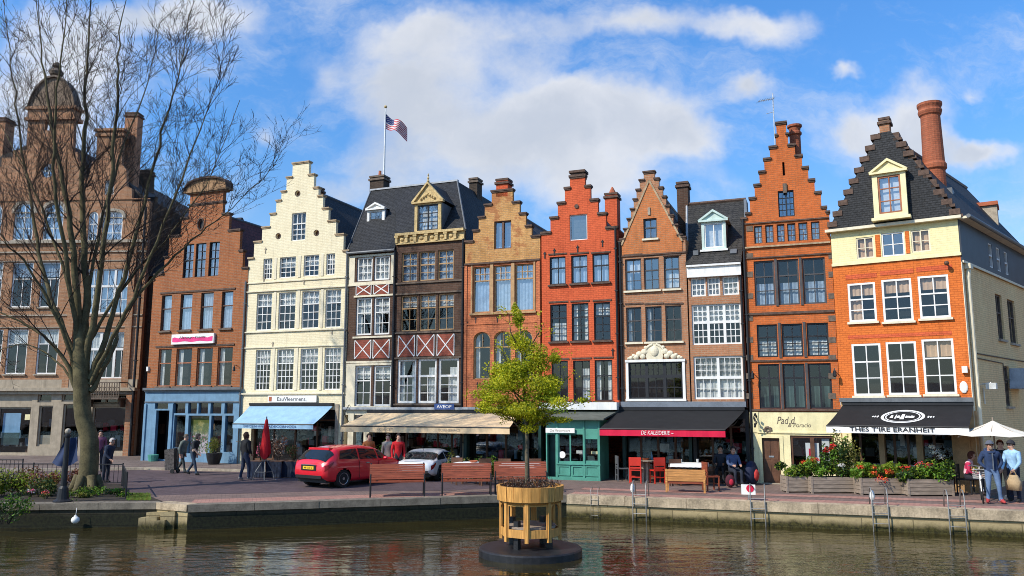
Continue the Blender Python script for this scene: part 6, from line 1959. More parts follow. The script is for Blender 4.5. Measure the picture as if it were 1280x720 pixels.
# ---- floating planter
def floating_planter():
    t = thing('floating_planter', 'octagonal wooden planter with arched openings standing on a round black float', 'planter', (PX, PY, 0))
    s_ = PY/1000*.99
    R1 = 63*s_
    zt = WATER_Z+.17
    MB().lathe([(R1-.06, WATER_Z-.3), (R1, WATER_Z-.2), (R1, zt-.03), (R1-.03, zt), (R1-.12, zt+.01), (.05, zt+.03)], 40).build('float', M['float_black'], t)
    rz = at(663, 606, PY).z; rl = at(663, 624, PY).z
    zb = at(663, 664, PY-.6).z; zl = at(663, 672, PY-.6).z
    Rt = 41.5*s_; Rb = 38*s_
    # tub ring of vertical boards
    tub = MB(); n = 24
    for k in range(n):
        a0, a1 = 2*PI*k/n+.008, 2*PI*(k+1)/n-.008
        q = lambda R_, a, z: (R_*math.cos(a), R_*math.sin(a), z)
        o = Rt + .006*math.sin(k*3.7)
        tub.hexa([q(o-.02, a0, rl), q(o-.02, a1, rl), q(o-.08, a1, rl), q(o-.08, a0, rl), q(o, a0, rz), q(o, a1, rz), q(o-.08, a1, rz), q(o-.08, a0, rz)])
    tb = tub.build('tub', M['wood_tub'], t)
    MB().lathe([(Rt-.08, rz-.12), (Rt*.5, rz-.05), (.05, rz-.03)], 24).build('soil', M['soil'], tb)
    MB().lathe([(Rt-.06, rl-.03), (Rt-.1, rl-.06), (Rt-.1, rl+.1), (Rt-.06, rl+.1)], 24).build('tub_base', M['wood_tub'], tb)
    # eight posts with arched rails
    N8 = 8; a_off = PI/8+.25
    for k in range(N8):
        a = a_off+2*PI*k/N8
        c, s2 = math.cos(a), math.sin(a)
        p = MB()
        w = .042
        tx, ty = -s2*w, c*w
        def ringpt(R_, sgn, z): return (R_*c+sgn*tx, R_*s2+sgn*ty, z)
        p.hexa([ringpt(Rb, -1, zl-.12), ringpt(Rb, 1, zl-.12), ringpt(Rb-.07, 1, zl-.12), ringpt(Rb-.07, -1, zl-.12), ringpt(Rb, -1, rl-.02), ringpt(Rb, 1, rl-.02), ringpt(Rb-.07, 1, rl-.02), ringpt(Rb-.07, -1, rl-.02)])
        p.build('post', M['wood_tub'], t)
    for k in range(N8):
        a = a_off+2*PI*k/N8; b_ = a+2*PI/N8
        A = Vector(((Rb-.03)*math.cos(a), (Rb-.03)*math.sin(a))); B = Vector(((Rb-.03)*math.cos(b_), (Rb-.03)*math.sin(b_)))
        L_ = (B-A).length; e = (B-A)/L_
        xf = Matrix.Translation((A.x, A.y, 0)) @ Matrix.Rotation(math.atan2(e.y, e.x), 4, 'Z')
        q = .045
        o = [(q, zl-.02), (L_-q, zl-.02), (L_-q, rl-.03), (q, rl-.03)]
        if k in (2, 3, 6, 7):
            h = [(q+.025, zb+.02), (L_-q-.025, zb+.02)] + arc_pts(q+.025, L_-q-.025, rl-.07, .12, 8)
        else:
            h = [(q+.025, zb+.02), (L_-q-.025, zb+.02), (L_-q-.025, rl-.1), (q+.025, rl-.1)]
        MB().sheet(o, [h], -.018, .018, True).build('arched_panel', M['wood_tub'], t, xf=xf)
    for k in range(4):
        a = PI/4+k*PI/2+.15
        MB().box(-.06, .06, -.06, .06, zt-.02, zb+.2).build('leg', M['float_black'], t, xf=Matrix.Translation((Rb*.72*math.cos(a), Rb*.72*math.sin(a), 0)) @ Matrix.Rotation(a, 4, 'Z'))
    st = MB().lathe([(Rb-.12, zb+.02), (Rb-.12, zb+.07)], 16); st.build('inner_shelf', M['wood_grey'], t)
M['float_black'] = plain('float_black', (.018, .018, .02), .45, .5, 6, bump=.4)
floating_planter()
def heather():
    s_ = PY/1000*.99; R_ = 40*s_; z = at(663, 606, PY).z-.04
    t = thing('heather', 'dry brown twiggy heather filling the top of the floating planter', 'plant', (PX, PY, z))
    r = random.Random(4); b = MB()
    for k in range(420):
        a = r.uniform(0, 2*PI); q = R_*math.sqrt(r.random())*.95
        p = Vector((q*math.cos(a), q*math.sin(a), 0)); d = Vector((r.gauss(0, .5), r.gauss(0, .5), 1)).normalized()
        L_ = r.uniform(.08, .22)
        e = p+d*L_; b.mi = r.choice((0, 0, 1)); b.tube([p, e], [.006, .004], 3, False)
        for j in range(3): b.mi = r.choice((0, 1, 2)); leaf(b, p.lerp(e, r.uniform(.4, 1)), r, .035, .3)
    b.build('stems', [M['twig'], M['leaf_rust'], M['wood_grey']], t)
heather()

# ---- planted bed on the left with fence, lamp post
bed = [EL, E0, E1, g2(190, 622), g2(160, 619), g2(150, 605), g2(0, 604), (-60, 29.5)]
flat('planting_bed', [(x, y+.4) if i in (0, 1, 2) else (x, y) for i, (x, y) in enumerate(bed)], .012, M['soil_bed'] if 'soil_bed' in M else M['soil'])
r = random.Random(77)
gl = ['leaf_olive', 'leaf_dark', 'leaf_green', 'leaf_rust']
spots = [(-18, 622, .75, .62, ('leaf_olive', 'leaf_dark', 'leaf_lime'), 'broad olive shrub at the far left end of the bed'),
         (8, 620, .8, .75, ('leaf_lime', 'leaf_olive', 'leaf_dark'), 'yellowish green shrub in the left part of the bed'),
         (33, 618, .7, .85, ('leaf_olive', 'leaf_rust', 'leaf_lime'), 'taller shrub with rusty leaf tips in the left bed'),
         (50, 621, .5, .55, ('leaf_dark', 'leaf_olive'), 'dark green shrub beside the black lamp post'),
         (90, 606, .45, .5, ('leaf_rust', 'leaf_olive', 'leaf_rust'), 'rust coloured shrub behind the foot of the bare tree'),
         (64, 612, .35, .5, ('leaf_rust', 'leaf_lime', 'leaf_rust'), 'small rust and lime shrub left of the tree trunk')]
for i, (px, py, rx, rz, ms, lb) in enumerate(spots):
    shrub('bed_shrub', lb, 'shrub', (*ground(px, py), 0), rx, rx*.8, rz, int(900*rx/.6), .085, ms, 100+i, 'shrubs in the planted bed')
for i, (px, py, rx, rz, lb) in enumerate(((124, 619, .7, .32, 'low green plant right of the trunk inside the fence'), (146, 621, .45, .25, 'low green plant at the fence corner'), (103, 622, .5, .22, 'ground hugging green plant in front of the trunk'))):
    shrub('low_plant', lb, 'plant', (*ground(px, py), 0), rx, rx*.6, rz, 500, .075, ('leaf_green', 'leaf_dark', 'leaf_olive'), 140+i, 'low plants round the tree', stems=False)
t = shrub('trailing_plant', 'green plant trailing over the mossy quay wall at the left edge', 'plant', (*ground(8, 634), -.45), 0.75, .28, .8, 800, .085, ('leaf_dark', 'leaf_green', 'leaf_olive'), 150, stems=True)
shrub('ivy', 'small weed growing from a joint of the quay wall above the white buoy', 'plant', (*ground(92, 629), -.42), .1, .08, .5, 120, .06, ('leaf_green', 'leaf_dark'), 151)
for i, (px, py, cl_, lb) in enumerate(((38, 622, ('flower_white', 'flower_pink'), 'small pale violet flower clump at the front of the bed'), (57, 624, ('flower_pink', 'flower_red'), 'small pink flower clump left of the lamp post'))):
    shrub('flower_clump', lb, 'flowers', (*ground(px, py), 0), .18, .14, .22, 90, .06, ('leaf_dark', 'leaf_olive'), 160+i, 'flower clumps at the bed edge', flowers=(cl_, [(0, 0, .2, .13)]), nf=45)
# grass verge by the quay angle
b = MB()
for k in range(2600):
    a = r.random(); c = r.random()
    p0 = Vector(g2(158+30*a, 618+8*c)); h_ = r.uniform(.03, .09); x = r.gauss(0, .02); y = r.gauss(0, .02)
    b.mi = r.randrange(2)
    b.add([(p0.x-.008, p0.y, 0.01), (p0.x+.008, p0.y, 0.01), (p0.x+x, p0.y+y, h_)], [(0, 1, 2)])
tag(b.build('grass', [M['leaf_green'], M['leaf_olive']]), 'short grass growing along the quay edge beside the fence corner', 'grass', kind='stuff')

# ---- wooden flower boxes on the right
def flower_box(px0, px1, py, label, h=.52, d=.5):
    a, b_ = Vector(ground(px0, py)), Vector(ground(px1, py-.2))
    e = b_-a; L = e.length
    t = thing('flower_box', label, 'planter box', (a.x, a.y, 0), math.atan2(e.y, e.x), 'wooden flower boxes on the terrace edge')
    w = MB(); n = 4
    for k in range(n):
        z0, z1 = .04+(h-.04)*k/n, .04+(h-.04)*(k+1)/n-.012
        w.box(0, L, 0, .035, z0, z1).box(0, L, d-.035, d, z0, z1).box(0, .035, .036, d-.036, z0, z1).box(L-.035, L, .036, d-.036, z0, z1)
    w.build('boards', M['wood_grey'], t)
    c = MB()
    for x in (-.01, L-.05):
        for y in (-.01, d-.05): c.box(x, x+.06, y, y+.06, 0, h+.01)
    build_each(c, 'corner_post', M['wood_grey'], t)
    MB().box(.04, L-.04, .04, d-.04, .1, h-.05).build('soil', M['soil'], t)
    return a, e, L, t
fb = [flower_box(984, 1013, 616, 'leftmost short grey wooden flower box by the cream shop window'),
      flower_box(1015, 1071, 617, 'long grey wooden flower box under the poster window'),
      flower_box(1077, 1132, 619, 'grey wooden flower box with red blooms hanging over its front'),
      flower_box(1136, 1193, 620.5, 'rightmost grey wooden flower box beside the seated woman')]
def fplant(bi, f, label, rx, rz, mats, seed, flowers=None, n=650, base=.0, dy=.25, size=.095, name='flowering_plant'):
    a, e, L, t = fb[bi]; u = e.normalized(); nn = Vector((-u.y, u.x))
    p = a+u*L*f+nn*dy
    return shrub(name, label, 'plant', (p.x, p.y, .44), rx*1.1, .34, rz*1.15, int(n*1.35), size, mats, seed, 'plants in the flower boxes', flowers=flowers, base=base)
G = ('leaf_green', 'leaf_lime', 'leaf_dark')
fplant(0, .45, 'lush green plant spilling over the leftmost flower box', .5, .42, G, 201, n=900)
fplant(1, .2, 'bright green leafy plant at the left of the long box', .55, .42, G, 202, n=900)
fplant(1, .08, 'tall stems with red flowers behind the leftmost boxes', .2, .55, ('leaf_lime', 'leaf_green'), 203, (('flower_red', 'flower_orange'), [(0, -.05, .58, .16), (.18, 0, .62, .12), (-.2, 0, .52, .1)]), 200, base=.1, dy=.3)
fplant(1, .55, 'dark leafy plant with red flowers standing high above the long box', .3, .85, ('leaf_dark', 'leaf_green'), 204, (('flower_red',), [(0, 0, .95, .14), (.14, 0, 1.05, .1), (-.12, .0, .86, .1)]), 520, dy=.38)
fplant(1, .78, 'green plant with white blooms in the long box', .4, .42, G, 205, (('flower_white',), [(-.1, -.2, .42, .12)]), 550)
fplant(1, .95, 'tall feathery dark grass at the right end of the long box', .4, 1.15, ('leaf_olive', 'leaf_dark', 'leaf_green'), 206, None, 700, dy=.55, size=.1, name='tall_grass_plant')
fplant(2, .05, 'tall dark green shrub rising behind the box with hanging red blooms', .42, 1.05, ('leaf_dark', 'leaf_olive', 'leaf_dark'), 207, None, 800, dy=.65, size=.09)
fplant(2, .2, 'lime green plant with orange flowers at the left of its box', .42, .45, ('leaf_lime', 'leaf_green'), 208, (('flower_orange', 'flower_red'), [(-.2, -.1, .42, .12), (.2, -.15, .4, .1)]), 700)
fplant(2, .55, 'red and orange blooms hanging over the front of the box', .42, .4, ('leaf_green', 'leaf_rust', 'leaf_lime'), 209, (('flower_red', 'flower_orange'), [(-.1, -.28, .05, .2), (.15, -.25, .28, .14), (-.3, -.2, .25, .12)]), 500)
fplant(2, .88, 'yellow green plant at the right end of its box', .4, .42, ('leaf_lime', 'leaf_lime', 'leaf_green'), 210, None, 700)
fplant(3, .12, 'green plant with red flowers at the left of the rightmost box', .36, .4, G, 211, (('flower_red',), [(-.15, -.1, .42, .17)]), 500)
fplant(3, .42, 'green plant with a dense bunch of crimson flowers', .4, .42, G, 212, (('flower_red', 'flower_pink'), [(0, 0, .52, .22), (.2, -.05, .48, .14)]), 600)
fplant(3, .8, 'full green plant rounding over the right end of the rightmost box', .55, .55, G, 213, None, 1200)
t = fplant(3, .93, 'tuft of dry cream plumes behind the rightmost box', .18, .3, ('flower_white', 'wood_grey') if False else ('leaf_olive', 'leaf_dark'), 214, (('flower_white', 'cream_trim'), [(0, 0, .85, .2), (-.1, 0, 1.02, .1), (.16, 0, .7, .14)]), 120, dy=.7, name='plume_grass')
# ---- potted shrub at the blue shop
px, py = ground(267, 583)
t = thing('plant_pot', 'dark round plant pot at the blue shopfront', 'pot', (px, py, .092))
MB().lathe([(.24, 0), (.32, .28), (.36, .5), (.33, .52), (.3, .46), (.02, .45)], 18).build('pot', M['float_black'], t, smooth=False)
shrub('potted_shrub', 'small yellow green shrub growing in the dark pot at the blue shop', 'shrub', (px, py, .53), .4, .35, .75, 620, .075, ('leaf_olive', 'leaf_lime', 'leaf_dark'), 301)
px, py = ground(191, 579)
t = thing('plant_pot', 'small green tub by the left pier of the blue shop', 'pot', (px, py, .092))
MB().lathe([(.2, 0), (.26, .3), (.22, .32), (.02, .3)], 12).build('pot', M['green_paint'], t)
# plants under the long beige awning
for i, (ppx, ppy, rx, rz, lb) in enumerate(((478, 596, .55, 1.5, 'tall dark green shrub under the left of the beige awning'), (468, 597, .4, 1.1, 'leafy shrub beside the red car bonnet'), (561, 601, .35, .9, 'yellowish potted shrub at the beige awning post'), (612, 602, .5, 1.0, 'dark shrub on the terrace under the beige awning'), (590, 602, .4, .8, 'low dark shrub behind the middle bench'))):
    shrub('terrace_shrub', lb, 'shrub', (*ground(ppx, ppy), 0), rx, rx*.7, rz, 700, .09, ('leaf_dark', 'leaf_green', 'leaf_olive'), 310+i, 'shrubs on the covered terrace')
# greenery on the green shop canopy
u, z = F_red.uz(676, 519, -.8)
w = F_red.world(u, -.8, z-.1)
shrub('canopy_creeper', 'bright green creeper lying over the grey canopy of the green shop', 'plant', w, 1.1, .4, .38, 800, .075, ('leaf_green', 'leaf_lime', 'leaf_dark'), 330, stems=False)
# ------------------------------------------------------------------ street furniture and boats' gear
def rotz_of(a, b): return math.atan2(b[1]-a[1], b[0]-a[0])
# black bollard lamp
def bollard():
    x, y = ground(78, 628)
    t = thing('lamp_post', 'short black iron post with round cap at the front of the planted bed', 'post', (x, y, 0))
    MB().lathe([(.26, 0), (.26, .05), (.17, .1), (.13, .4), (.085, .47), (.075, 1.0), (.062, 1.85), (.085, 1.88), (.085, 1.93), (.05, 1.95), (.05, 1.98)], 14).build('shaft', M['iron'], t)
    MB().sphere((0, 0, 2.03), .085).build('cap', M['stone'], t)
bollard()
def navy_cloth():
    p = at(80, 548, 24.6)
    t = thing('cloth_banner', 'navy blue cloth hanging from the black post beside the tree', 'banner', (p.x, 24.6, 0))
    b = MB(); n = 14; vs = []
    for j in range(9):
        v = j/8
        for i in range(n+1):
            s_ = i/n
            x0 = .05-.38*v; x1 = .38+.12*v
            sag = .14*math.sin(PI*s_)*v
            vs.append((x0+(x1-x0)*s_, .06*math.sin(s_*9+v*2), p.z-.02-.7*v-sag+.06*s_))
    b.add(vs, [(j*(n+1)+i, j*(n+1)+i+1, (j+1)*(n+1)+i+1, (j+1)*(n+1)+i) for j in range(8) for i in range(n)])
    b.build('cloth', plain('navy_cloth', (.02, .035, .09), .8, .3), t, smooth=True)
navy_cloth()
def fence(pts, h, label):
    a0 = Vector(pts[0])
    t = thing('railing', label, 'fence', (a0.x, a0.y, 0), 0, 'black railings round the bed')
    f = MB(); ps = MB()
    for k in range(len(pts)-1):
        a, b = Vector(pts[k])-a0, Vector(pts[k+1])-a0
        L = (b-a).length
        f.tube([(a.x, a.y, h), (b.x, b.y, h)], .02, 5).tube([(a.x, a.y, .12), (b.x, b.y, .12)], .015, 5)
        n = int(L/.16)
        for i in range(1, n):
            p = a.lerp(b, i/n); f.tube([(p.x, p.y, .12), (p.x, p.y, h)], .009, 4)
    for p in pts:
        q = Vector(p)-a0; ps.tube([(q.x, q.y, 0), (q.x, q.y, h+.05)], .028, 6)
    f.build('bars', M['iron'], t); ps.build('railing_posts', M['iron'], t)
fence([g2(-40, 607), g2(40, 607), g2(98, 607), g2(152, 608), g2(157, 623)], .74, 'long low black railing behind the bare tree and along its right side')
fence([g2(-30, 596), g2(27, 596.5)], .66, 'short black railing panel at the far left edge')
# buoy
x, y = ground(92, 651.5, WATER_Z+.1)
t = tag(MB().sphere((0, 0, 0), .17, .17, .16, 14, 10).tube([(0, 0, .14), (0, .05, .5)], .012, 5).lathe([(.05, .13), (.05, .2), (.02, .21)], 8).build('buoy', M['white'], smooth=True), 'round white buoy hanging at the mossy quay wall', 'buoy')
t.scale = (.66, .66, .66); x += .45
t.location = (x, E0[1]+(E1[1]-E0[1])*(x-E0[0])/(E1[0]-E0[0])-.2, WATER_Z+.24)
# benches
def bench(px, py, w, rz, label, mat='wood_bench', copy=None):
    x, y = ground(px, py)
    if copy is not None: return dup(copy, (x, y, 0), rz, label)
    t = thing('park_bench', label, 'bench', (x, y, 0), rz, 'red brown benches on the quay')
    h = w/2
    st = MB()
    for k in range(5): st.box(-h, h, -.26+.095*k, -.18+.095*k, .43+.004*abs(k-2), .465+.004*abs(k-2))
    st.build('seat', M[mat], t)
    bk = MB()
    for k in range(7):
        z = .50+.066*k; yy = .2+.032*k
        bk.hexa([(-h, yy, z), (h, yy, z), (h, yy+.03, z), (-h, yy+.03, z), (-h, yy+.025, z+.058), (h, yy+.025, z+.058), (h, yy+.055, z+.058), (-h, yy+.055, z+.058)])
    bk.build('backrest', M[mat], t)
    for s_ in (-1, 1):
        xx = s_*(h-.04)
        MB().tube([(xx, -.26, 0), (xx, -.25, .42), (xx, -.22, .64), (xx, .1, .66)], .026, 6).build('leg', M['iron'], t)
        MB().tube([(xx, .34, 0), (xx, .24, .42), (xx, .45, .98)], .026, 6).tube([(xx, -.25, .41), (xx, .24, .41)], .02, 5).build('leg', M['iron'], t)
    return t
b1 = bench(496.5, 620.5, 1.72, rad(9), 'red brown slatted bench nearest the red car')
b2 = bench(583, 619, 1.6, rad(4), 'middle red brown slatted bench under the beige awning edge', copy=b1)
b3 = bench(651, 616, 1.6, rad(2), 'red brown slatted bench half hidden behind the floating planter', copy=b1)
b2.scale = (.92, 1, 1)
def orange_bench():
    x, y = ground(857, 616)
    t = thing('wooden_bench', 'honey coloured wooden bench seen from its boarded back at the red awning terrace', 'bench', (x, y, 0), rad(-16))
    w = MB()
    for k in range(5): w.box(-.6, .6, -.02, .02, .36+.075*k, .43+.075*k)
    w.build('backrest', M['wood_orange'], t)
    s_ = MB()
    for k in range(4): s_.box(-.58, .58, .06+.11*k, .16+.11*k, .40, .43)
    s_.build('seat', M['wood_orange'], t)
    for sx in (-1, 1):
        MB().box(sx*.6-.03, sx*.6+.03, -.03, .03, 0, .74).build('leg', M['wood_orange'], t)
        MB().box(sx*.6-.03, sx*.6+.03, .46, .52, 0, .62).box(sx*.6-.028, sx*.6+.028, -.0, .5, .58, .62).build('leg', M['wood_orange'], t)
    MB().box(-.56, .56, .0, .04, .28, .355).build('rail', M['wood_bench'], t)
orange_bench()
def chair(px, py, rz, mat, label, group=None, copy=None, h=.92, name='terrace_chair'):
    x, y = ground(px, py)
    if copy is not None: return dup(copy, (x, y, 0), rz, label, group)
    t = thing(name, label, 'chair', (x, y, 0), rz, group)
    MB().box(-.22, .22, -.22, .22, .44, .48).build('seat', M[mat], t)
    b = MB().box(-.22, .22, .19, .22, .62, h).box(-.22, .22, .195, .215, .52, .58)
    b.build('backrest', M[mat], t)
    for sx in (-1, 1):
        MB().hexa([(sx*.2-.02, .19, 0), (sx*.2+.02, .19, 0), (sx*.2+.02, .23, 0), (sx*.2-.02, .23, 0), (sx*.2-.02, .18, h), (sx*.2+.02, .18, h), (sx*.2+.02, .21, h), (sx*.2-.02, .21, h)]).build('leg', M[mat], t)
        MB().box(sx*.2-.02, sx*.2+.02, -.21, -.17, 0, .44).build('leg', M[mat], t)
    MB().box(-.2, .2, -.2, -.18, .2, .23).box(-.2, .2, .19, .21, .2, .23).build('stretcher', M[mat], t)
    return t
M['red_chair'] = plain('red_chair', (.58, .035, .02), .45, .15)
c1 = chair(795, 603.5, rad(165), 'red_chair', 'red chair on the left of the round terrace table', 'red terrace chairs')
c2 = chair(822, 604, rad(195), 'red_chair', 'red chair on the right of the round terrace table', copy=c1)
c3 = chair(778, 601, rad(95), 'lead', 'grey metal chair standing left of the red chairs')
c4 = chair(889, 613, rad(100), 'wood_bench', 'brown wooden chair at the right end of the honey coloured bench')
c5 = chair(842, 607, rad(190), 'brown_wood', 'dark brown chair behind the honey coloured bench')
def table(px, py, r_, label, cloth=None, h=.76, mat='wood_grey', group=None, square=None, name='terrace_table'):
    x, y = ground(px, py)
    t = thing(name, label, 'table', (x, y, 0), rad(-17), group)
    if square:
        a, b = square
        MB().box(-a, a, -b, b, h-.03, h).build('table_top', M[mat], t)
        for sx in (-1, 1):
            for sy in (-1, 1): MB().box(sx*(a-.08)-.025, sx*(a-.08)+.025, sy*(b-.08)-.025, sy*(b-.08)+.025, 0, h-.03).build('leg', M['brown_wood'], t)
    else:
        MB().lathe([(r_, h-.03), (r_, h), (.02, h+.001)], 20).build('table_top', M[mat], t)
        for k in range(4):
            a = k*PI/2+.4; MB().box(.12*math.cos(a)-.04, .12*math.cos(a)+.04, .12*math.sin(a)-.04, .12*math.sin(a)+.04, 0, h-.03).build('leg', M['stone'], t)
    if cloth:
        a, b = square
        c = MB().box(-a-.02, a+.02, -b-.02, b+.02, h+.002, h+.012)
        n = 20; vs = []
        P = [(-a-.025, -b-.025), (a+.025, -b-.025), (a+.025, b+.025), (-a-.025, b+.025), (-a-.025, -b-.025)]
        for k in range(4):
            p, q = Vector(P[k]), Vector(P[k+1])
            for i in range(n):
                for f in (0, 1):
                    pass
                p0, p1 = p.lerp(q, i/n), p.lerp(q, (i+1)/n)
                d0, d1 = .1+.004*math.sin(i*2.1), .1+.004*math.sin((i+1)*2.1)
                c.quad((p0.x, p0.y, h+.008), (p0.x*1.02, p0.y*1.02, h-d0), (p1.x*1.02, p1.y*1.02, h-d1), (p1.x, p1.y, h+.008))
        o = c.build('tablecloth', M[cloth]); o.location = (x, y, 0); o.rotation_euler = (0, 0, rad(-17))
        tag(o, label.replace('table', 'tablecloth draped on the table', 1) if False else 'cloth covering the ' + label, 'tablecloth', 'tablecloths on the terraces')
    return t
table(808, 603, .42, 'round pale topped terrace table between the two red chairs', h=.80)
table(862, 607, 0, 'square dining table behind the honey bench', 'valance_white', square=(.62, .42))
table(590, 606, 0, 'terrace table behind the middle bench', 'valance_white', square=(.55, .4))
table(650, 608, 0, 'terrace table beyond the young tree trunk', 'valance_white', square=(.6, .4))
table(1157, 613, 0, 'narrow table behind the rightmost flower box', square=(.7, .3), mat='brown_wood')
for i, (px, py, rz, lb) in enumerate(((604, 606, 200, 'dark chair right of the middle bench'), (632, 606, 170, 'dark chair in the shade left of the tree trunk'), (668, 606, 185, 'dark chair near the green shop door'), (574, 604, 160, 'dark chair below the yellowish shrub'))):
    c = chair(px, py, rad(rz), 'brown_wood', lb, 'dark chairs under the beige awning', copy=c5); c['group'] = 'dark chairs under the beige awning'
# small things on the tables
def lantern_on(px, py, D, label):
    p = at(px, py, D)
    t = thing('table_lantern', label, 'lantern', p, 0, 'small lanterns behind the flower boxes')
    MB().box(-.09, .09, -.09, .09, 0, .02).box(-.1, .1, -.1, .1, .28, .31).box(-.09, -.075, -.09, -.075, .02, .28).box(.075, .09, -.09, -.075, .02, .28).box(-.09, -.075, .075, .09, .02, .28).box(.075, .09, .075, .09, .02, .28).build('frame', M['steel_pale'], t)
    MB().lathe([(.035, .02), (.035, .15), (.005, .18)], 8).build('candle', M['white'], t)
lx, ly = ground(1157, 613)
lantern_on(1143, 593.5, ly-.05, 'pale lantern left on the table behind the flower boxes'); lantern_on(1168, 594, ly-.05, 'pale lantern right on the table behind the flower boxes')
def tabletop_item(px, D, z, label, kind):
    p = at(px, 580, D)
    b = MB()
    if kind == 'glass': b.lathe([(.035, 0), (.05, .13), (.045, .13), (.03, .02), (.002, .02)], 10)
    elif kind == 'bottle': b.lathe([(.04, 0), (.04, .16), (.016, .22), (.016, .28)], 10)
    else: b.lathe([(.1, 0), (.16, .07), (.15, .07), (.08, .02), (.002, .02)], 12)
    o = b.build({'glass': 'drinking_glass', 'bottle': 'bottle', 'bowl': 'bowl'}[kind], M['steel_pale'] if kind == 'glass' else M['clay'] if kind == 'bowl' else M['blue_paint'])
    o.location = (p.x, D, z); tag(o, label, kind)
Dt = ground(808, 603)[1]
tabletop_item(807, Dt, .803, 'terracotta bowl on the round terrace table', 'bowl')
tabletop_item(815, Dt+.1, .803, 'blue bottle on the round terrace table', 'bottle')
Dt = ground(862, 607)[1]
tabletop_item(851, Dt, .775, 'clear tumbler at the left of the square dining table', 'glass')
tabletop_item(872, Dt+.1, .775, 'clear tumbler at the right of the square dining table', 'glass')
tabletop_item(592, ground(590, 606)[1], .775, 'terracotta bowl on the white clothed table behind the middle bench', 'bowl')

# red folded parasol on an easel-like stand
def red_parasol():
    x, y = ground(330, 600)
    t = thing('folded_parasol', 'closed red parasol on a grey folding stand before the blue awning', 'parasol', (x, y, 0))
    zt = at(333, 523, y).z; zb = at(333, 571, y).z
    n = 16; prof = [(.02, zt), (.04, zt-.06), (.09, zt-.4), (.15, zt-.95), (.185, zb+.12), (.15, zb)]
    b = MB(); vs = []
    for rr, z in prof:
        for k in range(n):
            a = 2*PI*k/n; q = rr*(1+.22*math.cos(k*PI)) ; vs.append((q*math.cos(a), q*math.sin(a)*.8, z+(.1*math.cos(a*2) if z == zb else 0)))
    b.add(vs, [(i*n+k, i*n+(k+1) % n, (i+1)*n+(k+1) % n, (i+1)*n+k) for i in range(len(prof)-1) for k in range(n)])
    b.build('canopy', plain('parasol_red', (.55, .012, .018), .75, .2), t, smooth=True)
    MB().tube([(0, 0, .02), (0, 0, zt+.07)], .022, 8).build('pole', M['lead'], t)
    for sx, sy in ((-.38, -.12), (.1, -.25), (.36, .1)):
        MB().tube([(0, 0, zb-.02), (sx*.8, sy, .3), (sx, sy, 0), (sx+.12*(1 if sx > 0 else -1), sy, 0)], .018, 5).build('leg', M['lead'], t)
    MB().tube([(-.3, -.1, .3), (.08, -.2, .3)], .014, 5).tube([(.08, -.2, .3), (.29, .08, .3)], .014, 5).build('stretcher', M['lead'], t)
red_parasol()
# cream parasol
def cream_parasol():
    x, y = ground(1249, 622)
    t = thing('open_parasol', 'open cream parasol above the group at the right edge', 'parasol', (x, y, 0), rad(10))
    zt = at(1250, 525.5, y).z; zr = at(1245, 543, y).z
    R_ = 1.28; n = 8
    b = MB(); vs = []; m = 6
    for j in range(m+1):
        v = j/m
        for k in range(n*6):
            a = 2*PI*k/(n*6); w_ = math.cos(((k % 6)/6-.5)*PI/4*1.0)/math.cos(PI/8)
            sag = .06*math.sin(PI*v)+.05*v*(1-abs((k % 6)/3-1))*.8
            rr = R_*v*(1/ w_ if False else 1)
            vs.append((rr*math.cos(a), rr*math.sin(a), zt+(zr-zt)*v**.9-sag))
    N_ = n*6
    b.add(vs, [(j*N_+k, (j+1)*N_+k, (j+1)*N_+(k+1) % N_, j*N_+(k+1) % N_) for j in range(m) for k in range(N_)])
    b.build('canopy', plain('parasol_cream', (.76, .70, .58), .8, .08), t)
    v = MB(); vv = []
    MB().tube([(0, 0, .05), (0, 0, zt+.1)], .022, 8).build('pole', M['wood_grey'], t)
    rb = MB()
    for k in range(8):
        a = 2*PI*k/8; rb.tube([(0, 0, zt-.05), (R_*.98*math.cos(a), R_*.98*math.sin(a), zr-.08)], .01, 4)
    rb.build('ribs', M['wood_grey'], t)
    MB().lathe([(.28, 0), (.28, .06), (.06, .1), (.04, .3)], 16).build('base', M['lead'], t)
cream_parasol()
# ladders
M['ladder'] = plain('ladder_steel', (.30, .29, .27), .45, metal=.4, grime=.5)
def ladder(px, py, label, top=1, copy=None):
    f = Vector(E4); e = (Vector(E5)-f).normalized(); n = Vector((-e.y, e.x))
    p = Vector(ground(px, py)); s_ = (p-f).dot(e); q = f+e*s_
    rz = math.atan2(e.y, e.x)
    if copy is not None: return dup(copy, (q.x, q.y, 0), rz, label)
    t = thing('quay_ladder', label, 'ladder', (q.x, q.y, 0), rz, 'steel ladders on the sunlit quay wall')
    for sx in (-.2, .2):
        MB().tube([(sx, .5, .02), (sx, .42, .36), (sx, .25, .5), (sx, .05, .5), (sx, -.09, .36), (sx, -.11, -.3), (sx, -.11, -1.3)], .017, 7).build('stile', M['ladder'], t, smooth=True)
    r_ = MB()
    for k in range(5): r_.tube([(-.2, -.11, .12-.28*k), (.2, -.11, .12-.28*k)], .011, 6)
    build_each(r_, 'rung', M['ladder'], t, 12)
    return t
l1 = ladder(798, 624, 'steel ladder nearest the red chairs')
l2 = ladder(947, 629, 'steel ladder with the red and white box beside it', copy=l1)
l3 = ladder(1100, 634, 'steel ladder below the box with hanging red blooms', copy=l1)
l4 = ladder(1196, 637.5, 'rightmost steel ladder beside the last flower box', copy=l1)
l5 = ladder(741, 622, 'leftmost steel ladder near the green shop', copy=l1); l5.scale = (.55, .55, .55)
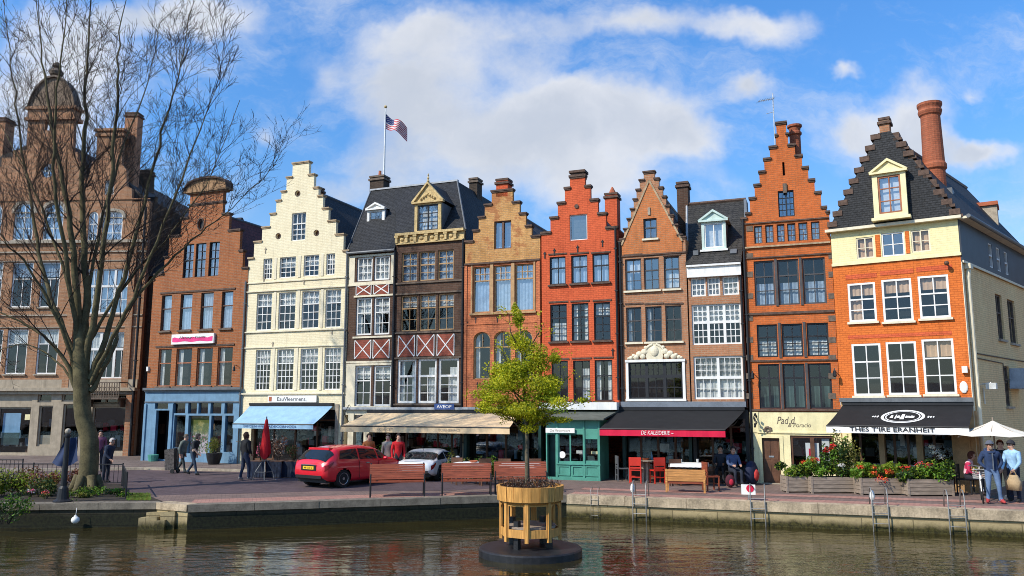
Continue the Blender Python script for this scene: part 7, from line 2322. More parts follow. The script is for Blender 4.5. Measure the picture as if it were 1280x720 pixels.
def lifebox():
    x, y = ground(936, 626)
    t = thing('lifebuoy_box', 'white box with a red mark on a post at the quay ladder', 'sign', (x, y, 0), rad(-17))
    MB().tube([(0, 0, 0), (0, 0, .3)], .02, 6).build('post', M['metal'], t)
    MB().box(-.2, .2, -.03, .1, .18, .46).build('box', M['valance_white'], t)
    MB().lathe([(.11, -.006), (.11, .006)], 14).build('red_mark', M['valance_red'], t, xf=Matrix.Translation((.05, -.036, .36)) @ Matrix.Rotation(PI/2, 4, 'X'))
lifebox()
def post_light(px, py, label):
    x, y = ground(px, py)
    t = thing('quay_light', label, 'lamp', (x, y, 0), 0, 'small white lights on the quay edge')
    MB().tube([(0, 0, 0), (0, 0, .18)], .025, 6).build('post', M['metal'], t)
    MB().lathe([(.05, .18), (.07, .24), (.06, .36), (.03, .42), (.004, .43)], 10).build('lamp_head', M['white'], t)
post_light(791, 622.5, 'small white quay light left of the middle ladder'); post_light(1091, 632.5, 'small white quay light left of the flower box ladder')
# flag
def flag():
    w = 2.9
    u, z0 = F_pair.uz(479.5, 240, w); zt = F_pair.z(478.5, 135.5, w)
    p = F_pair.world(u, w, 0)
    t = thing('flagpole', 'white flagpole with a striped flag beside the left chimney of the slate roof', 'flagpole', (p.x, p.y, 0))
    MB().tube([(0, 0, z0-.8), (0, 0, z0+1.5), (0, 0, zt)], [.06, .05, .035], 8).build('pole', M['steel_pale'], t)
    MB().sphere((0, 0, zt+.06), .08).build('pole_ball', M['gold_stone'], t)
    s_ = p.y/1000*1.03
    m_, N = new_mat('flag_cloth')
    fr = MB(); nx, nz = 26, 13; vs = []
    H = 17.5*s_; L = 30*s_
    for j in range(nz+1):
        for i in range(nx+1):
            a = i/nx; v = j/nz
            x = L*a*.88+.03*math.sin(a*8); z = zt-.28-H*v*(1-.1*a)-L*.56*a-.10*math.sin(a*6.5+v)
            vs.append((x, .22*math.sin(a*7+v*1.2)*a+.1*a, z))
    for j in range(nz):
        for i in range(nx):
            can = i < 11 and j < 7
            fr.mi = 2 if can else (0 if j % 2 == 0 else 1)
            b0 = len(fr.v)
            q = [vs[j*(nx+1)+i], vs[(j+1)*(nx+1)+i], vs[(j+1)*(nx+1)+i+1], vs[j*(nx+1)+i+1]]
            fr.add(q, [(0, 1, 2, 3)])
            if can and (i+j) % 2 == 0:
                fr.mi = 1
                c = [Vector(k) for k in q]; m = sum(c, Vector())/4
                for yo in (-.012, .012): fr.add([m+(k-m)*.4+Vector((0, yo, 0)) for k in c], [(0, 1, 2, 3)])
    fr.build('flag', [plain('flag_red', (.55, .02, .04), .8, .1), plain('flag_white', (.78, .76, .74), .8, .06), plain('flag_blue', (.025, .04, .16), .8, .15)], t)
flag()
def antenna():
    w = .9
    u, z0 = F_tall.uz(968.5, 172, w); zt = F_tall.z(965, 117, w)
    p = F_tall.world(u, w, 0)
    t = thing('roof_antenna', 'thin television aerial on top of the tall orange gable', 'antenna', (p.x, p.y, 0))
    MB().tube([(0, 0, z0-.9), (0, 0, zt)], .022, 6).build('mast', M['steel_pale'], t)
    b = MB().tube([(.05, 0, zt-.2), (-.62, -.15, zt-.38)], .016, 5)
    for k in range(7): c = Vector((.0, 0, zt-.2)).lerp(Vector((-.62, -.15, zt-.38)), k/6); b.tube([c+Vector((.03, -.2, 0)), c+Vector((-.03, .2, 0))], .008, 4)
    b.tube([(0, 0, zt-.75), (-.3, -.05, zt-.85)], .012, 4)
    b.build('aerial_arms', M['steel_pale'], t)
antenna()
# flower stall goods under the blue awning
def stall():
    r = random.Random(8)
    for i, px in enumerate((326, 347, 366)):
        x, y = ground(px, 596.5)
        t = thing('display_table', ['low display table left of the folded parasol', 'low display table with dried flowers behind the folded parasol', 'low display table right of the folded parasol'][i], 'table', (x, y, 0), rad(-19), 'display tables before the blue awning shop')
        MB().box(-.34, .34, -.28, .28, .6, .64).build('table_top', M['brown_wood'], t)
        vs = MB()
        for k in range(16):
            a, b = -.36+.72*k/16, -.36+.72*(k+1)/16
            vs.quad((a, -.3-.015*math.sin(k*1.9), .02), (b, -.3-.015*math.sin((k+1)*1.9), .02), (b, -.3, .62), (a, -.3, .62))
        vs.build('table_skirt', M['denim'], t)
        for sx in (-1, 1):
            for sy in (-1, 1): MB().box(sx*.3-.02, sx*.3+.02, sy*.24-.02, sy*.24+.02, 0, .6).build('leg', M['brown_wood'], t)
        s2 = shrub('dried_bouquet', ['tall bouquet of dried pink flowers on the left display table', 'large bouquet of dried brown flowers on the middle display table', 'bouquet of dried dark flowers on the right display table'][i], 'bouquet', (x, y, .645), .3, .25, (.7, .95, .6)[i], 420, .07, (('leaf_rust', 'flower_pink', 'leaf_dark'), ('leaf_rust', 'wood_grey', 'leaf_rust'), ('leaf_rust', 'leaf_dark'))[i], 400+i, 'dried bouquets at the blue awning')
    x, y = ground(388, 597)
M['denim'] = plain('denim', (.014, .022, .045), .85, .5, 6)
stall()
# ------------------------------------------------------------------ cars
def interp(tab, x):
    if x <= tab[0][0]: return tab[0][1]
    for (a, u), (b, v) in zip(tab, tab[1:]):
        if x <= b:
            t = (x-a)/(b-a); t = t*t*(3-2*t)*.35+t*.65
            return u+(v-u)*t
    return tab[-1][1]
def car_paint(name, c, metal=.0):
    m, N = new_mat(name)
    co = N('ShaderNodeTexCoord').outputs['Object']
    f = N.noise(co, 3, 4)
    p = bsdf(N, N.mix(f, shade(c, .85), shade(c, 1.1)), .3, metal, .5, coat=.8)
    p.inputs['Coat Roughness'].default_value = .05
    finish(N, p.outputs[0]); return m
M['tyre'] = plain('tyre', (.015, .015, .016), .85)
M['rim'] = plain('rim', (.45, .46, .48), .3, metal=.8)
M['trim_black'] = plain('trim_black', (.014, .014, .015), .5)
M['lamp_red'] = plain('lamp_red', (.25, .004, .008), .12, .1)
M['plate_yellow'] = plain('plate_yellow', (.78, .52, .03), .5, .05)
M['car_glass'] = (lambda: (lambda m, N: (finish(N, bsdf(N, (.012, .016, .018), .04, 0, .6).outputs[0]), m)[1])(*new_mat('car_glass')))()
def car(name, label, loc, rz, paint, top, belt, plate=True, sporty=False):
    t = thing(name, label, 'car', (loc[0], loc[1], .004), rz)
    W_ = [(-2.1, .66), (-2.06, .74), (-1.95, .82), (-1.6, .87), (-.8, .885), (.6, .885), (1.3, .87), (1.75, .80), (1.98, .68), (2.1, .5)]
    def zb(x): return interp([(-2.1, .40), (-1.9, .27), (-1.5, .2), (1.5, .2), (1.9, .22), (2.1, .34)], x)
    NT_ = 40
    def S(x, t_):
        w = interp(W_, x); zt = interp(top, x); z0 = zb(x); zl = min(interp(belt, x), zt-.02)
        g = max(0.0, zt-zl-.04)
        pts = [(w*.86, z0), (w*.97, z0+.08), (w*1.0, z0+(zl-z0)*.38), (w*1.0, z0+(zl-z0)*.62), (w*.985, z0+(zl-z0)*.86), (w*.955, zl)]
        if g > .08: pts += [(w*.90, zl+g*.35), (w*.82, zl+g*.72), (w*.72, zl+g*.95), (w*.5, zt-.012), (w*.25, zt-.002), (0, zt)]
        else: pts += [(w*.90, zl+(zt-zl)*.4), (w*.80, zl+(zt-zl)*.7), (w*.66, zl+(zt-zl)*.85), (w*.45, zt-.01), (w*.22, zt-.002), (0, zt)]
        f = t_*(len(pts)-1); i = min(int(f), len(pts)-2); u = f-i
        p0, p1, p2, p3 = pts[max(i-1, 0)], pts[i], pts[i+1], pts[min(i+2, len(pts)-1)]
        c = lambda a, b, c_, d: .5*((2*b)+(c_-a)*u+(2*a-5*b+4*c_-d)*u*u+(3*b-a-3*c_+d)*u**3)
        return Vector((x, c(p0[0], p1[0], p2[0], p3[0]), c(p0[1], p1[1], p2[1], p3[1])))
    xs = [-2.1, -2.09, -2.07, -2.04]+[-2.0+.04*k for k in range(101)]+[2.03, 2.06, 2.085, 2.1]
    b = MB(); n = NT_
    WX = 1.3; WR = .36
    idx = {}
    for i, x in enumerate(xs):
        for k in range(2*n+1):
            tt = k/n if k <= n else (2*n-k)/n
            p = S(x, tt)
            b.v.append((p.x, -p.y if k <= n else p.y, p.z))
    M2 = 2*n+1
    for i in range(len(xs)-1):
        for k in range(2*n):
            c = sum((Vector(b.v[j]) for j in (i*M2+k, i*M2+k+1, (i+1)*M2+k, (i+1)*M2+k+1)), Vector())/4
            if any(math.hypot(c.x-s_*WX, c.z-.32) < WR and abs(c.y) > .35 for s_ in (-1, 1)): continue
            b.f.append([i*M2+k, (i+1)*M2+k, (i+1)*M2+k+1, i*M2+k+1]); b.m.append(0)
    b.f.append([k for k in range(M2)]); b.m.append(0)
    b.f.append([(len(xs)-1)*M2+k for k in range(M2-1, -1, -1)]); b.m.append(0)
    b.build('body', paint, t, smooth=True)
    MB().box(-1.95, 1.95, -.68, .68, .2, .55).build('underbody', M['trim_black'], t)
    def side_y(x, z):
        lo, hi = 0.0, .95
        for _ in range(24):
            m = (lo+hi)/2
            if S(x, m).z < z: lo = m
            else: hi = m
        return S(x, lo)
    def side_patch(nm, corners, mat, parent, off=.006, nx=10, nz=4):
        (x00, z00), (x10, z10), (x11, z11), (x01, z01) = corners
        o_ = None
        m = MB()
        for sg in (-1, 1):
            vs = []
            for j in range(nz+1):
                for i in range(nx+1):
                    a, c = i/nx, j/nz
                    x = (x00*(1-a)+x10*a)*(1-c)+(x01*(1-a)+x11*a)*c; z = (z00*(1-a)+z10*a)*(1-c)+(z01*(1-a)+z11*a)*c
                    p = side_y(x, z); vs.append((x, sg*(p.y+off), z+off*.3))
            m.add(vs, [(j*(nx+1)+i, j*(nx+1)+i+1, (j+1)*(nx+1)+i+1, (j+1)*(nx+1)+i) for j in range(nz) for i in range(nx)])
            if nm: 
                m.build(nm, mat, parent, smooth=True); m = MB()
    def top_patch(nm, x0, x1, t0, t1, mat, parent, off=.006, nx=8, ny=12):
        m = MB(); vs = []
        for i in range(nx+1):
            x = x0+(x1-x0)*i/nx
            for k in range(2*ny+1):
                tt = t0(x)+(t1-t0(x))*k/ny if k <= ny else t0(x)+(t1-t0(x))*(2*ny-k)/ny
                p = S(x, tt); vs.append((p.x+(-off if x < 0 else off), -p.y if k <= ny else p.y, p.z+off))
        m.add(vs, [(i*(2*ny+1)+k, (i+1)*(2*ny+1)+k, (i+1)*(2*ny+1)+k+1, i*(2*ny+1)+k+1) for i in range(nx) for k in range(2*ny)])
        return m.build(nm, mat, parent, smooth=True)
    r0, r1 = (-2.0, -1.66)
    bz = lambda x: interp(belt, x); tz = lambda x: interp(top, x)
    if sporty: r0, r1 = -1.85, -1.15
    top_patch('rear_window', r0, r1, lambda x: .60, 1.0, M['car_glass'], t, .008)
    top_patch('windscreen', .5, 1.0, lambda x: .60, 1.0, M['car_glass'], t, .008)
    z_ = lambda x, f: bz(x)+.03+(tz(x)-bz(x)-.14)*f
    for (a, c, d, e_) in ((-1.5, -.62, -1.38, -.62), (-.54, .34, -.54, .28), (.42, .82, .36, .5)):
        side_patch('side_window', ((a, z_(a, 0)), (c, z_(c, 0)), (e_, z_(e_, 1) if tz(e_)-bz(e_) > .2 else z_(e_, .9)), (d, z_(d, 1))), M['car_glass'], t)
    # lamps
    side_patch('tail_light', ((-2.07, bz(-2)-.26), (-1.78, bz(-1.8)-.12), (-1.74, bz(-1.8)-.03), (-2.06, bz(-2)-.06)), M['lamp_red'], t, .008, 6, 3)
    side_patch('headlight', ((1.7, .64), (2.04, .56), (2.0, .68), (1.66, .76)), M['glass_sky'], t, .008, 6, 3)
    if plate:
        p = MB().box(-2.128, -2.112, -.26, .26, .68, .79).build('number_plate', M['plate_yellow'], t)
        text_mesh('48-GSF-2', .06, .4, M['ink'], p, (0, -2.133, .735), xf=Matrix.Rotation(-PI/2, 4, 'Z') , name='lettering')
    MB().box(-2.12, -2.09, -.62, .62, .36, .47).build('bumper_trim', M['trim_black'], t)
    MB().tube([(-2.115, -.35, .84), (-2.12, 0, .845), (-2.115, .35, .84)], .012, 5).build('boot_trim', M['rim'], t)
    MB().tube([(-2.0, .02, 1.06), (-1.86, .34, 1.15)], .012, 4).build('rear_wiper', M['trim_black'], t) if plate else None
    MB().box(-2.118, -2.1, -.36, .36, .64, .83).build('plate_recess', M['trim_black'], t) if plate else None
    MB().box(-1.68, -1.5, -.5, .5, tz(-1.6)-.03, tz(-1.6)+.045).build('roof_spoiler', paint, t) if plate else None
    MB().tube([(-.9, 0, tz(-.9)-.01), (-1.05, 0, tz(-.9)+.2)], .008, 4).build('aerial', M['trim_black'], t)
    for sy in (-1, 1):
        m = MB().sphere((.62, sy*.97, bz(.6)+.06), .07, .1, .06, 8, 6); m.build('wing_mirror', paint, t)
        MB().box(-.25, -.1, sy*.885-.012, sy*.885+.012, bz(0)-.12, bz(0)-.09).build('door_handle', M['rim'], t)
    s_ = MB()
    for sy in (-1, 1):
        for xx in (-.58, .38): s_.box(xx-.006, xx+.006, sy*.884-.004, sy*.884+.004, .3, bz(xx)-.02)
    s_.build('door_gaps', M['trim_black'], t)
    for sx in (-1, 1):
        for sy in (-1, 1):
            w = MB().lathe([(.2, -.1), (.31, -.1), (.325, -.07), (.325, .07), (.31, .1), (.2, .1)], 24).build('wheel', M['tyre'], t, smooth=False, xf=Matrix.Translation((sx*WX, sy*.76, .325)) @ Matrix.Rotation(PI/2, 4, 'X'))
            r_ = MB()
            for k in range(10):
                a = 2*PI*k/10; r_.hexa([(.03*math.cos(a-.5), .03*math.sin(a-.5), -.1), (.2*math.cos(a-.1), .2*math.sin(a-.1), -.1), (.2*math.cos(a+.1), .2*math.sin(a+.1), -.1), (.03*math.cos(a+.5), .03*math.sin(a+.5), -.1), (.03*math.cos(a-.5), .03*math.sin(a-.5), .095), (.2*math.cos(a-.1), .2*math.sin(a-.1), .1), (.2*math.cos(a+.1), .2*math.sin(a+.1), .1), (.03*math.cos(a+.5), .03*math.sin(a+.5), .095)])
            r_.lathe([(.19, -.098), (.215, -.108), (.215, .108), (.19, .098)], 20).lathe([(.05, -.108), (.05, .108)], 10)
            r_.build('rim', M['rim'], w, xf=Matrix.Translation((sx*WX, sy*.76, .325)) @ Matrix.Rotation(PI/2, 4, 'X'))
            MB().lathe([(.36, -.02), (.36, .02)], 20).build('wheel_well', M['trim_black'], t, xf=Matrix.Translation((sx*WX, sy*.52, .33)) @ Matrix.Rotation(PI/2, 4, 'X'))
    return t
hatch_top = [(-2.1, .80), (-2.07, .93), (-2.0, 1.03), (-1.66, 1.36), (-1.5, 1.43), (-.8, 1.49), (-.2, 1.485), (.3, 1.42), (.5, 1.36), (1.0, 1.05), (1.1, 1.0), (1.6, .9), (1.95, .76), (2.1, .56)]
hatch_belt = [(-2.1, .76), (-1.9, .98), (-1.5, 1.0), (0, .94), (1.0, .9), (1.6, .8), (2.1, .5)]
coupe_top = [(-2.1, .76), (-2.05, .86), (-1.9, .92), (-1.15, 1.2), (-.6, 1.30), (-.1, 1.3), (.3, 1.22), (.5, 1.16), (1.05, .92), (1.6, .82), (1.95, .7), (2.1, .52)]
coupe_belt = [(-2.1, .7), (-1.8, .84), (-1.2, .88), (0, .84), (1.0, .8), (1.6, .72), (2.1, .46)]
def place(pxc, pyc, ang, L=2.1):
    p = Vector(ground(pxc, pyc)); a = rad(ang); return p+Vector((math.cos(a), math.sin(a)))*L
car('red_hatchback', 'shiny red hatchback seen from behind with yellow number plate on the road', place(385, 610.5, 56), rad(56), car_paint('red_car_paint', (.66, .008, .022)), hatch_top, hatch_belt).scale = (1, 1, .93)
car('silver_car', 'low silver car parked behind the bench under the beige awning', place(514, 603, 76), rad(76), car_paint('silver_car_paint', (.70, .71, .72), .15), coupe_top, coupe_belt, plate=False, sporty=True).scale = (.93, .93, .86)
# ------------------------------------------------------------------ people
SKIN = plain('skin', (.52, .30, .21), .6, .12)
SKIN2 = plain('skin_tan', (.40, .20, .13), .6, .12)
def cloth(name, c, var=.25): return plain(name, c, .85, var, 6, bump=.5, fine=14)
def person(label, px, py, h, rz, top, legs, hair, shoes=(.02, .02, .02), pose=None, skin=SKIN, lean=0.0, longhair=False, bulk=1.0, cap=None, group=None, z=0.0, seated=False, accent=None):
    x, y = ground(px, py, z) if not isinstance(px, Vector) else (px.x, px.y)
    t = thing('person', label, 'person', (x, y, z), rz, group)
    J = {'pelvis': (0, 0, .95), 'waist': (0, .01, 1.1), 'chest': (0, .0, 1.3), 'collar': (0, .01, 1.43), 'neck': (0, .0, 1.5), 'jaw': (0, -.02, 1.56), 'head': (0, -.01, 1.65), 'crown': (0, .0, 1.72), 'nose': (0, -.115, 1.615)}
    for s_, S_ in ((-1, 'l'), (1, 'r')):
        J['sh'+S_] = (s_*.185, .01, 1.41); J['el'+S_] = (s_*.24, .03, 1.13); J['wr'+S_] = (s_*.23, -.06, .9); J['hd'+S_] = (s_*.225, -.085, .83)
        J['hip'+S_] = (s_*.095, 0, .9); J['kn'+S_] = (s_*.105, -.02, .5); J['an'+S_] = (s_*.11, .02, .09); J['to'+S_] = (s_*.125, -.15, .045); J['he'+S_] = (s_*.11, .05, .045)
    up = ('waist', 'chest', 'collar', 'neck', 'jaw', 'head', 'crown', 'nose', 'shl', 'shr', 'ell', 'elr', 'wrl', 'wrr', 'hdl', 'hdr')
    if pose: J.update(pose)
    J = {k: Vector(v) for k, v in J.items()}
    if lean:
        R_ = Matrix.Rotation(lean, 3, 'X'); c = J['pelvis'].copy()
        for k in up: J[k] = c + R_ @ (J[k]-c)
    sc = h/1.76
    b = bulk
    RAD = {'pelvis': (.155*b, .125*b), 'waist': (.15*b, .115*b), 'chest': (.175*b, .125*b), 'collar': (.13*b, .1*b), 'neck': (.055, .055), 'jaw': (.066, .08), 'head': (.078, .098), 'crown': (.06, .075), 'nose': (.012, .012)}
    for S_ in 'lr':
        RAD['sh'+S_] = (.075*b, .075*b); RAD['el'+S_] = (.056*b, .056*b); RAD['wr'+S_] = (.036, .036); RAD['hd'+S_] = (.036, .022)
        RAD['hip'+S_] = (.1*b, .1*b); RAD['kn'+S_] = (.068, .068); RAD['an'+S_] = (.048, .048); RAD['to'+S_] = (.042, .036); RAD['he'+S_] = (.045, .04)
    E = [('pelvis', 'waist'), ('waist', 'chest'), ('chest', 'collar'), ('collar', 'neck'), ('neck', 'jaw'), ('jaw', 'head'), ('head', 'crown'), ('jaw', 'nose')]
    for S_ in 'lr':
        E += [('collar', 'sh'+S_), ('sh'+S_, 'el'+S_), ('el'+S_, 'wr'+S_), ('wr'+S_, 'hd'+S_), ('pelvis', 'hip'+S_), ('hip'+S_, 'kn'+S_), ('kn'+S_, 'an'+S_), ('an'+S_, 'to'+S_), ('an'+S_, 'he'+S_)]
        # five fingers
        hd, wr = J['hd'+S_], J['wr'+S_]; d = (hd-wr).normalized()
        side = d.cross(Vector((1, 0, 0)));
        if side.length < .1: side = Vector((0, 1, 0))
        side.normalize(); nrm = d.cross(side)
        for k, (o, ln) in enumerate(((-.03, .07), (-.01, .085), (.01, .08), (.028, .06))):
            a_, c_ = 'f%s%da' % (S_, k), 'f%s%db' % (S_, k)
            J[a_] = hd+side*o+d*.035; J[c_] = hd+side*o*1.15+d*(.035+ln*.8)+nrm*(.02 if S_ == 'l' else -.02)
            RAD[a_] = (.011, .011); RAD[c_] = (.008, .008)
            E += [('hd'+S_, a_), (a_, c_)]
        J['t'+S_] = hd-side*.055+d*.02; RAD['t'+S_] = (.01, .01); E.append(('wr'+S_, 't'+S_))
    names = list(J); ix = {k: i for i, k in enumerate(names)}
    me = bpy.data.meshes.new('body_skeleton')
    me.from_pydata([tuple(J[k]*sc) for k in names], [(ix[a], ix[c]) for a, c in E], [])
    o = bpy.data.objects.new('body_tmp', me); COL.objects.link(o)
    sm = o.modifiers.new('skin', 'SKIN'); sm.use_smooth_shade = True
    for i, k in enumerate(names):
        v = me.skin_vertices[0].data[i]; v.radius = tuple(q*sc for q in RAD[k]); v.use_root = (k == 'pelvis')
    ss = o.modifiers.new('sub', 'SUBSURF'); ss.levels = 1; ss.render_levels = 1
    dg = bpy.context.evaluated_depsgraph_get(); dg.update()
    m2 = bpy.data.meshes.new_from_object(o.evaluated_get(dg))
    bpy.data.objects.remove(o); bpy.data.meshes.remove(me)
    key = '%s_%d' % (label[:6].replace(' ', '_'), int(px if not isinstance(px, Vector) else 0))
    mt = [skin, cloth('top_'+key, top), cloth('legs_'+key, legs), cloth('shoe_'+key, shoes)]
    if accent: mt.append(cloth('accent_'+key, accent[1]))
    m2.materials.clear()
    for m in mt: m2.materials.append(m)
    reg = {}
    for a, c in E:
        q = 1
        if a in ('neck', 'jaw', 'head') or a[:2] in ('wr', 'hd') or a[0] == 'f': q = 0
        if a in ('collar',) and c == 'neck': q = 1
        if a[:3] == 'hip' or a[:2] == 'kn' or c[:3] == 'hip': q = 2
        if a[:2] == 'an': q = 3
        if accent and a[:2] in accent[0]: q = 4
        reg[(a, c)] = q
    segs = [(J[a]*sc, J[c]*sc, reg[(a, c)]) for a, c in E]
    for p in m2.polygons:
        c = p.center; best, bq = 9, 1
        for A, B, q in segs:
            ab = B-A; tt = max(0, min(1, (c-A).dot(ab)/max(ab.length_squared, 1e-9))); d = (c-(A+ab*tt)).length
            if d < best: best, bq = d, q
        p.material_index = bq; p.use_smooth = True
    bo = bpy.data.objects.new('body', m2); COL.objects.link(bo); bo.parent = t
    # hair
    hb = MB(); H = J['head']*sc; r_ = .112*sc
    tilt = (J['crown']-J['jaw']).normalized()
    s0 = MB().sphere((0, 0, 0), 1, 1, 1, 16, 12)
    vs = []
    for v in s0.v:
        q = Vector(v); jit = 1+.07*noise.noise(q*3+Vector((px if not isinstance(px, Vector) else 1, 0, 0)))
        ext = 1.0
        if longhair and q.y > -.2 and q.z < .1: ext = 1.0+.9*min(1, (.1-q.z))
        vs.append((q.x*r_*.92*jit, q.y*r_*1.1*jit+.012, q.z*r_*1.12*jit*(ext if q.z < 0 else 1)))
    keep = []
    for f in s0.f:
        c = sum((Vector(s0.v[i]) for i in f), Vector())/len(f)
        if c.y < -.25 and c.z < .45: continue
        if not longhair and c.z < -.35: continue
        keep.append(f)
    RT = Vector((0, 0, 1)).rotation_difference(tilt).to_matrix()
    hb.add([RT @ Vector(v)+H+Vector((0, 0, .015)) for v in vs], keep)
    hb.build('hair', cloth('hair_'+key, hair), t, smooth=True)
    ey = MB()
    for s_ in (-1, 1): ey.sphere(tuple(J['head']*sc+RT @ Vector((s_*.032*sc, -.095*sc, -.012*sc))), .01*sc, .008*sc, .007*sc, 8, 6)
    ey.build('eyes', M['ink'], t)
    for s_ in (-1, 1):
        MB().sphere(tuple(J['head']*sc+RT @ Vector((s_*.085*sc, .01*sc, -.02*sc))), .014*sc, .022*sc, .032*sc, 8, 6).build('ear', skin, t, smooth=True)
    mo = MB().sphere(tuple(J['jaw']*sc+RT @ Vector((0, -.082*sc, .0))), .024*sc, .008*sc, .006*sc, 8, 5); mo.build('mouth', M['clay'], t)
    if cap:
        cb = MB(); s1 = MB().sphere((0, 0, 0), 1, 1, 1, 16, 10)
        vs = [RT @ Vector((v[0]*r_*1.02, v[1]*r_*1.2, max(v[2], .12)*r_*1.25))+H for v in s1.v]
        cb.add(vs, s1.f)
        cb.add([RT @ Vector(q)*1+H for q in ((-r_*.7, -r_*1.0, r_*.22), (r_*.7, -r_*1.0, r_*.22), (r_*.45, -r_*1.75, r_*.16), (-r_*.45, -r_*1.75, r_*.16))], [(0, 1, 2, 3)])
        cb.build('cap', cloth('cap_'+key, cap), t, smooth=False)
    return t, J, sc
WALK = {'knl': (-.10, -.16, .52), 'anl': (-.11, -.26, .10), 'tol': (-.125, -.42, .06), 'hel': (-.11, -.22, .05), 'knr': (.1, .04, .5), 'anr': (.11, .3, .14), 'tor': (.12, .16, .045), 'her': (.11, .35, .13)}
HOOD = {}
person('person in black jacket and dark jeans with long brown hair walking past the red parasol', 305.5, 600.5, 1.76, rad(140), (.012, .012, .014), (.02, .03, .06), (.05, .025, .015), (.3, .28, .26), pose={'knl': (-.1, -.1, .5), 'anl': (-.1, -.1, .09), 'tol': (-.12, -.27, .045), 'hel': (-.1, -.06, .045), 'knr': (.1, .02, .5), 'anr': (.1, .14, .1), 'tor': (.11, -.02, .045), 'her': (.1, .18, .06), 'ell': (-.28, .03, 1.15), 'wrl': (-.2, -.12, .98), 'hdl': (-.16, -.17, .95)}, longhair=True, bulk=1.22)
person('person in dark clothes with pale forearms striding right past the blue shop', 240, 594.5, 1.66, rad(80), (.02, .022, .026), (.03, .05, .08), (.025, .02, .018), pose={**WALK, 'ell': (-.22, -.1, 1.16), 'wrl': (-.14, -.3, 1.02), 'hdl': (-.12, -.37, .99)}, lean=rad(16), longhair=True, accent=(('el',), (.5, .36, .28)))
person('person in mottled grey jacket walking close behind the striding one', 226, 592, 1.6, rad(80), (.13, .15, .13), (.04, .05, .05), (.12, .1, .08), pose={**WALK}, lean=rad(14), bulk=1.15)
x, y = ground(214.5, 591.5)
def trolley():
    t = thing('shopping_trolley', 'dark patterned shopping trolley bag pulled behind the walkers at the blue shop', 'trolley bag', (x, y, .004), rad(-10))
    b = MB().hexa([(-.22, -.16, .12), (.2, -.16, .12), (.2, .16, .12), (-.22, .16, .12), (-.26, -.2, .95), (.16, -.2, 1.02), (.16, .2, 1.02), (-.26, .2, .95)])
    b.build('bag', plain('trolley_cloth', (.09, .08, .075), .85, .7, 14), t)
    for s_ in (-1, 1): MB().lathe([(.09, -.02), (.09, .02)], 14).build('wheel', M['tyre'], t, xf=Matrix.Translation((.15, s_*.2, .09)) @ Matrix.Rotation(PI/2, 4, 'X'))
    MB().tube([(.2, 0, .15), (.22, 0, 1.0), (.35, 0, 1.12)], .014, 5).build('handle', M['metal'], t)
trolley()
person('stooping grey haired person in navy jacket behind the railing right of the tree', 131, 604, 1.62, rad(75), (.018, .028, .055), (.02, .025, .04), (.45, .42, .4), lean=rad(18), bulk=1.15, pose={'ell': (-.24, -.1, 1.16), 'wrl': (-.2, -.34, 1.05), 'hdl': (-.19, -.41, 1.03)})
person('person in pink and blue top partly hidden by the tree trunk', 122.5, 590, 1.72, rad(30), (.2, .07, .13), (.02, .02, .03), (.03, .03, .04))
# right hand group
POCK = {'ell': (-.3, .05, 1.17), 'wrl': (-.17, -.07, .99), 'hdl': (-.12, -.04, .99), 'elr': (.3, .05, 1.17), 'wrr': (.17, -.07, .99), 'hdr': (.12, -.04, .99), 'knl': (-.13, -.05, .5), 'anl': (-.15, .02, .09), 'tol': (-.22, -.13, .045), 'hel': (-.14, .06, .045), 'anr': (.17, -.03, .09), 'tor': (.24, -.18, .045), 'her': (.16, .02, .045), 'knr': (.13, -.08, .5)}
pb, Jb, sb = person('bearded person in blue hooded jacket, grey cap and jeans with hands in pockets', 1243, 629.5, 1.76, rad(-12), (.022, .042, .10), (.12, .19, .32), (.16, .12, .1), (.4, .05, .05), pose=POCK, bulk=1.18, accent=(('wr', 'hd', 'fl', 'fr', 'tl', 'tr'), (.022, .042, .10)), cap=(.10, .11, .14), skin=SKIN2)
q = Jb['jaw']*sb
MB().sphere((q.x, q.y-.055, q.z-.01), .055, .045, .05, 12, 8).build('beard', cloth('beard_cloth', (.22, .16, .12)), pb, smooth=True)
q = Jb['neck']*sb
MB().tube([(q.x+.12*math.cos(a), q.y+.02+.11*math.sin(a), q.z-.02+.05*math.sin(a)) for a in [PI*2*k/14 for k in range(15)]], .042, 8).build('hood', cloth('hood_cloth', (.03, .05, .11)), pb, smooth=True)
q = Jb['chest']*sb
MB().box(-.006, .006, q.y-.19, q.y-.1, .95*sb, 1.42*sb).build('zip', M['metal'], pb)
person('red haired person in black coat just behind the blue hooded one', 1256, 625, 1.74, rad(-25), (.012, .012, .016), (.016, .016, .02), (.22, .06, .03), bulk=1.1)
tp, Jp, sp_ = person('person in light blue shirt and navy trousers holding a tan bag at the right edge', 1270, 628, 1.76, rad(-65), (.32, .52, .72), (.012, .018, .04), (.035, .025, .02), pose={'elr': (.25, -.06, 1.14), 'wrr': (.18, -.22, .95), 'hdr': (.17, -.28, .92), 'ell': (-.25, -.03, 1.13), 'wrl': (-.2, -.18, .94), 'hdl': (-.19, -.24, .9)}, bulk=1.05, longhair=False, cap=(.03, .03, .035))
w = tp.matrix_basis @ (Jp['hdr']*sp_)
tb = thing('hand_bag', 'tan cloth bag held by the person in the light blue shirt', 'bag', (w.x, w.y, 0), rad(-65))
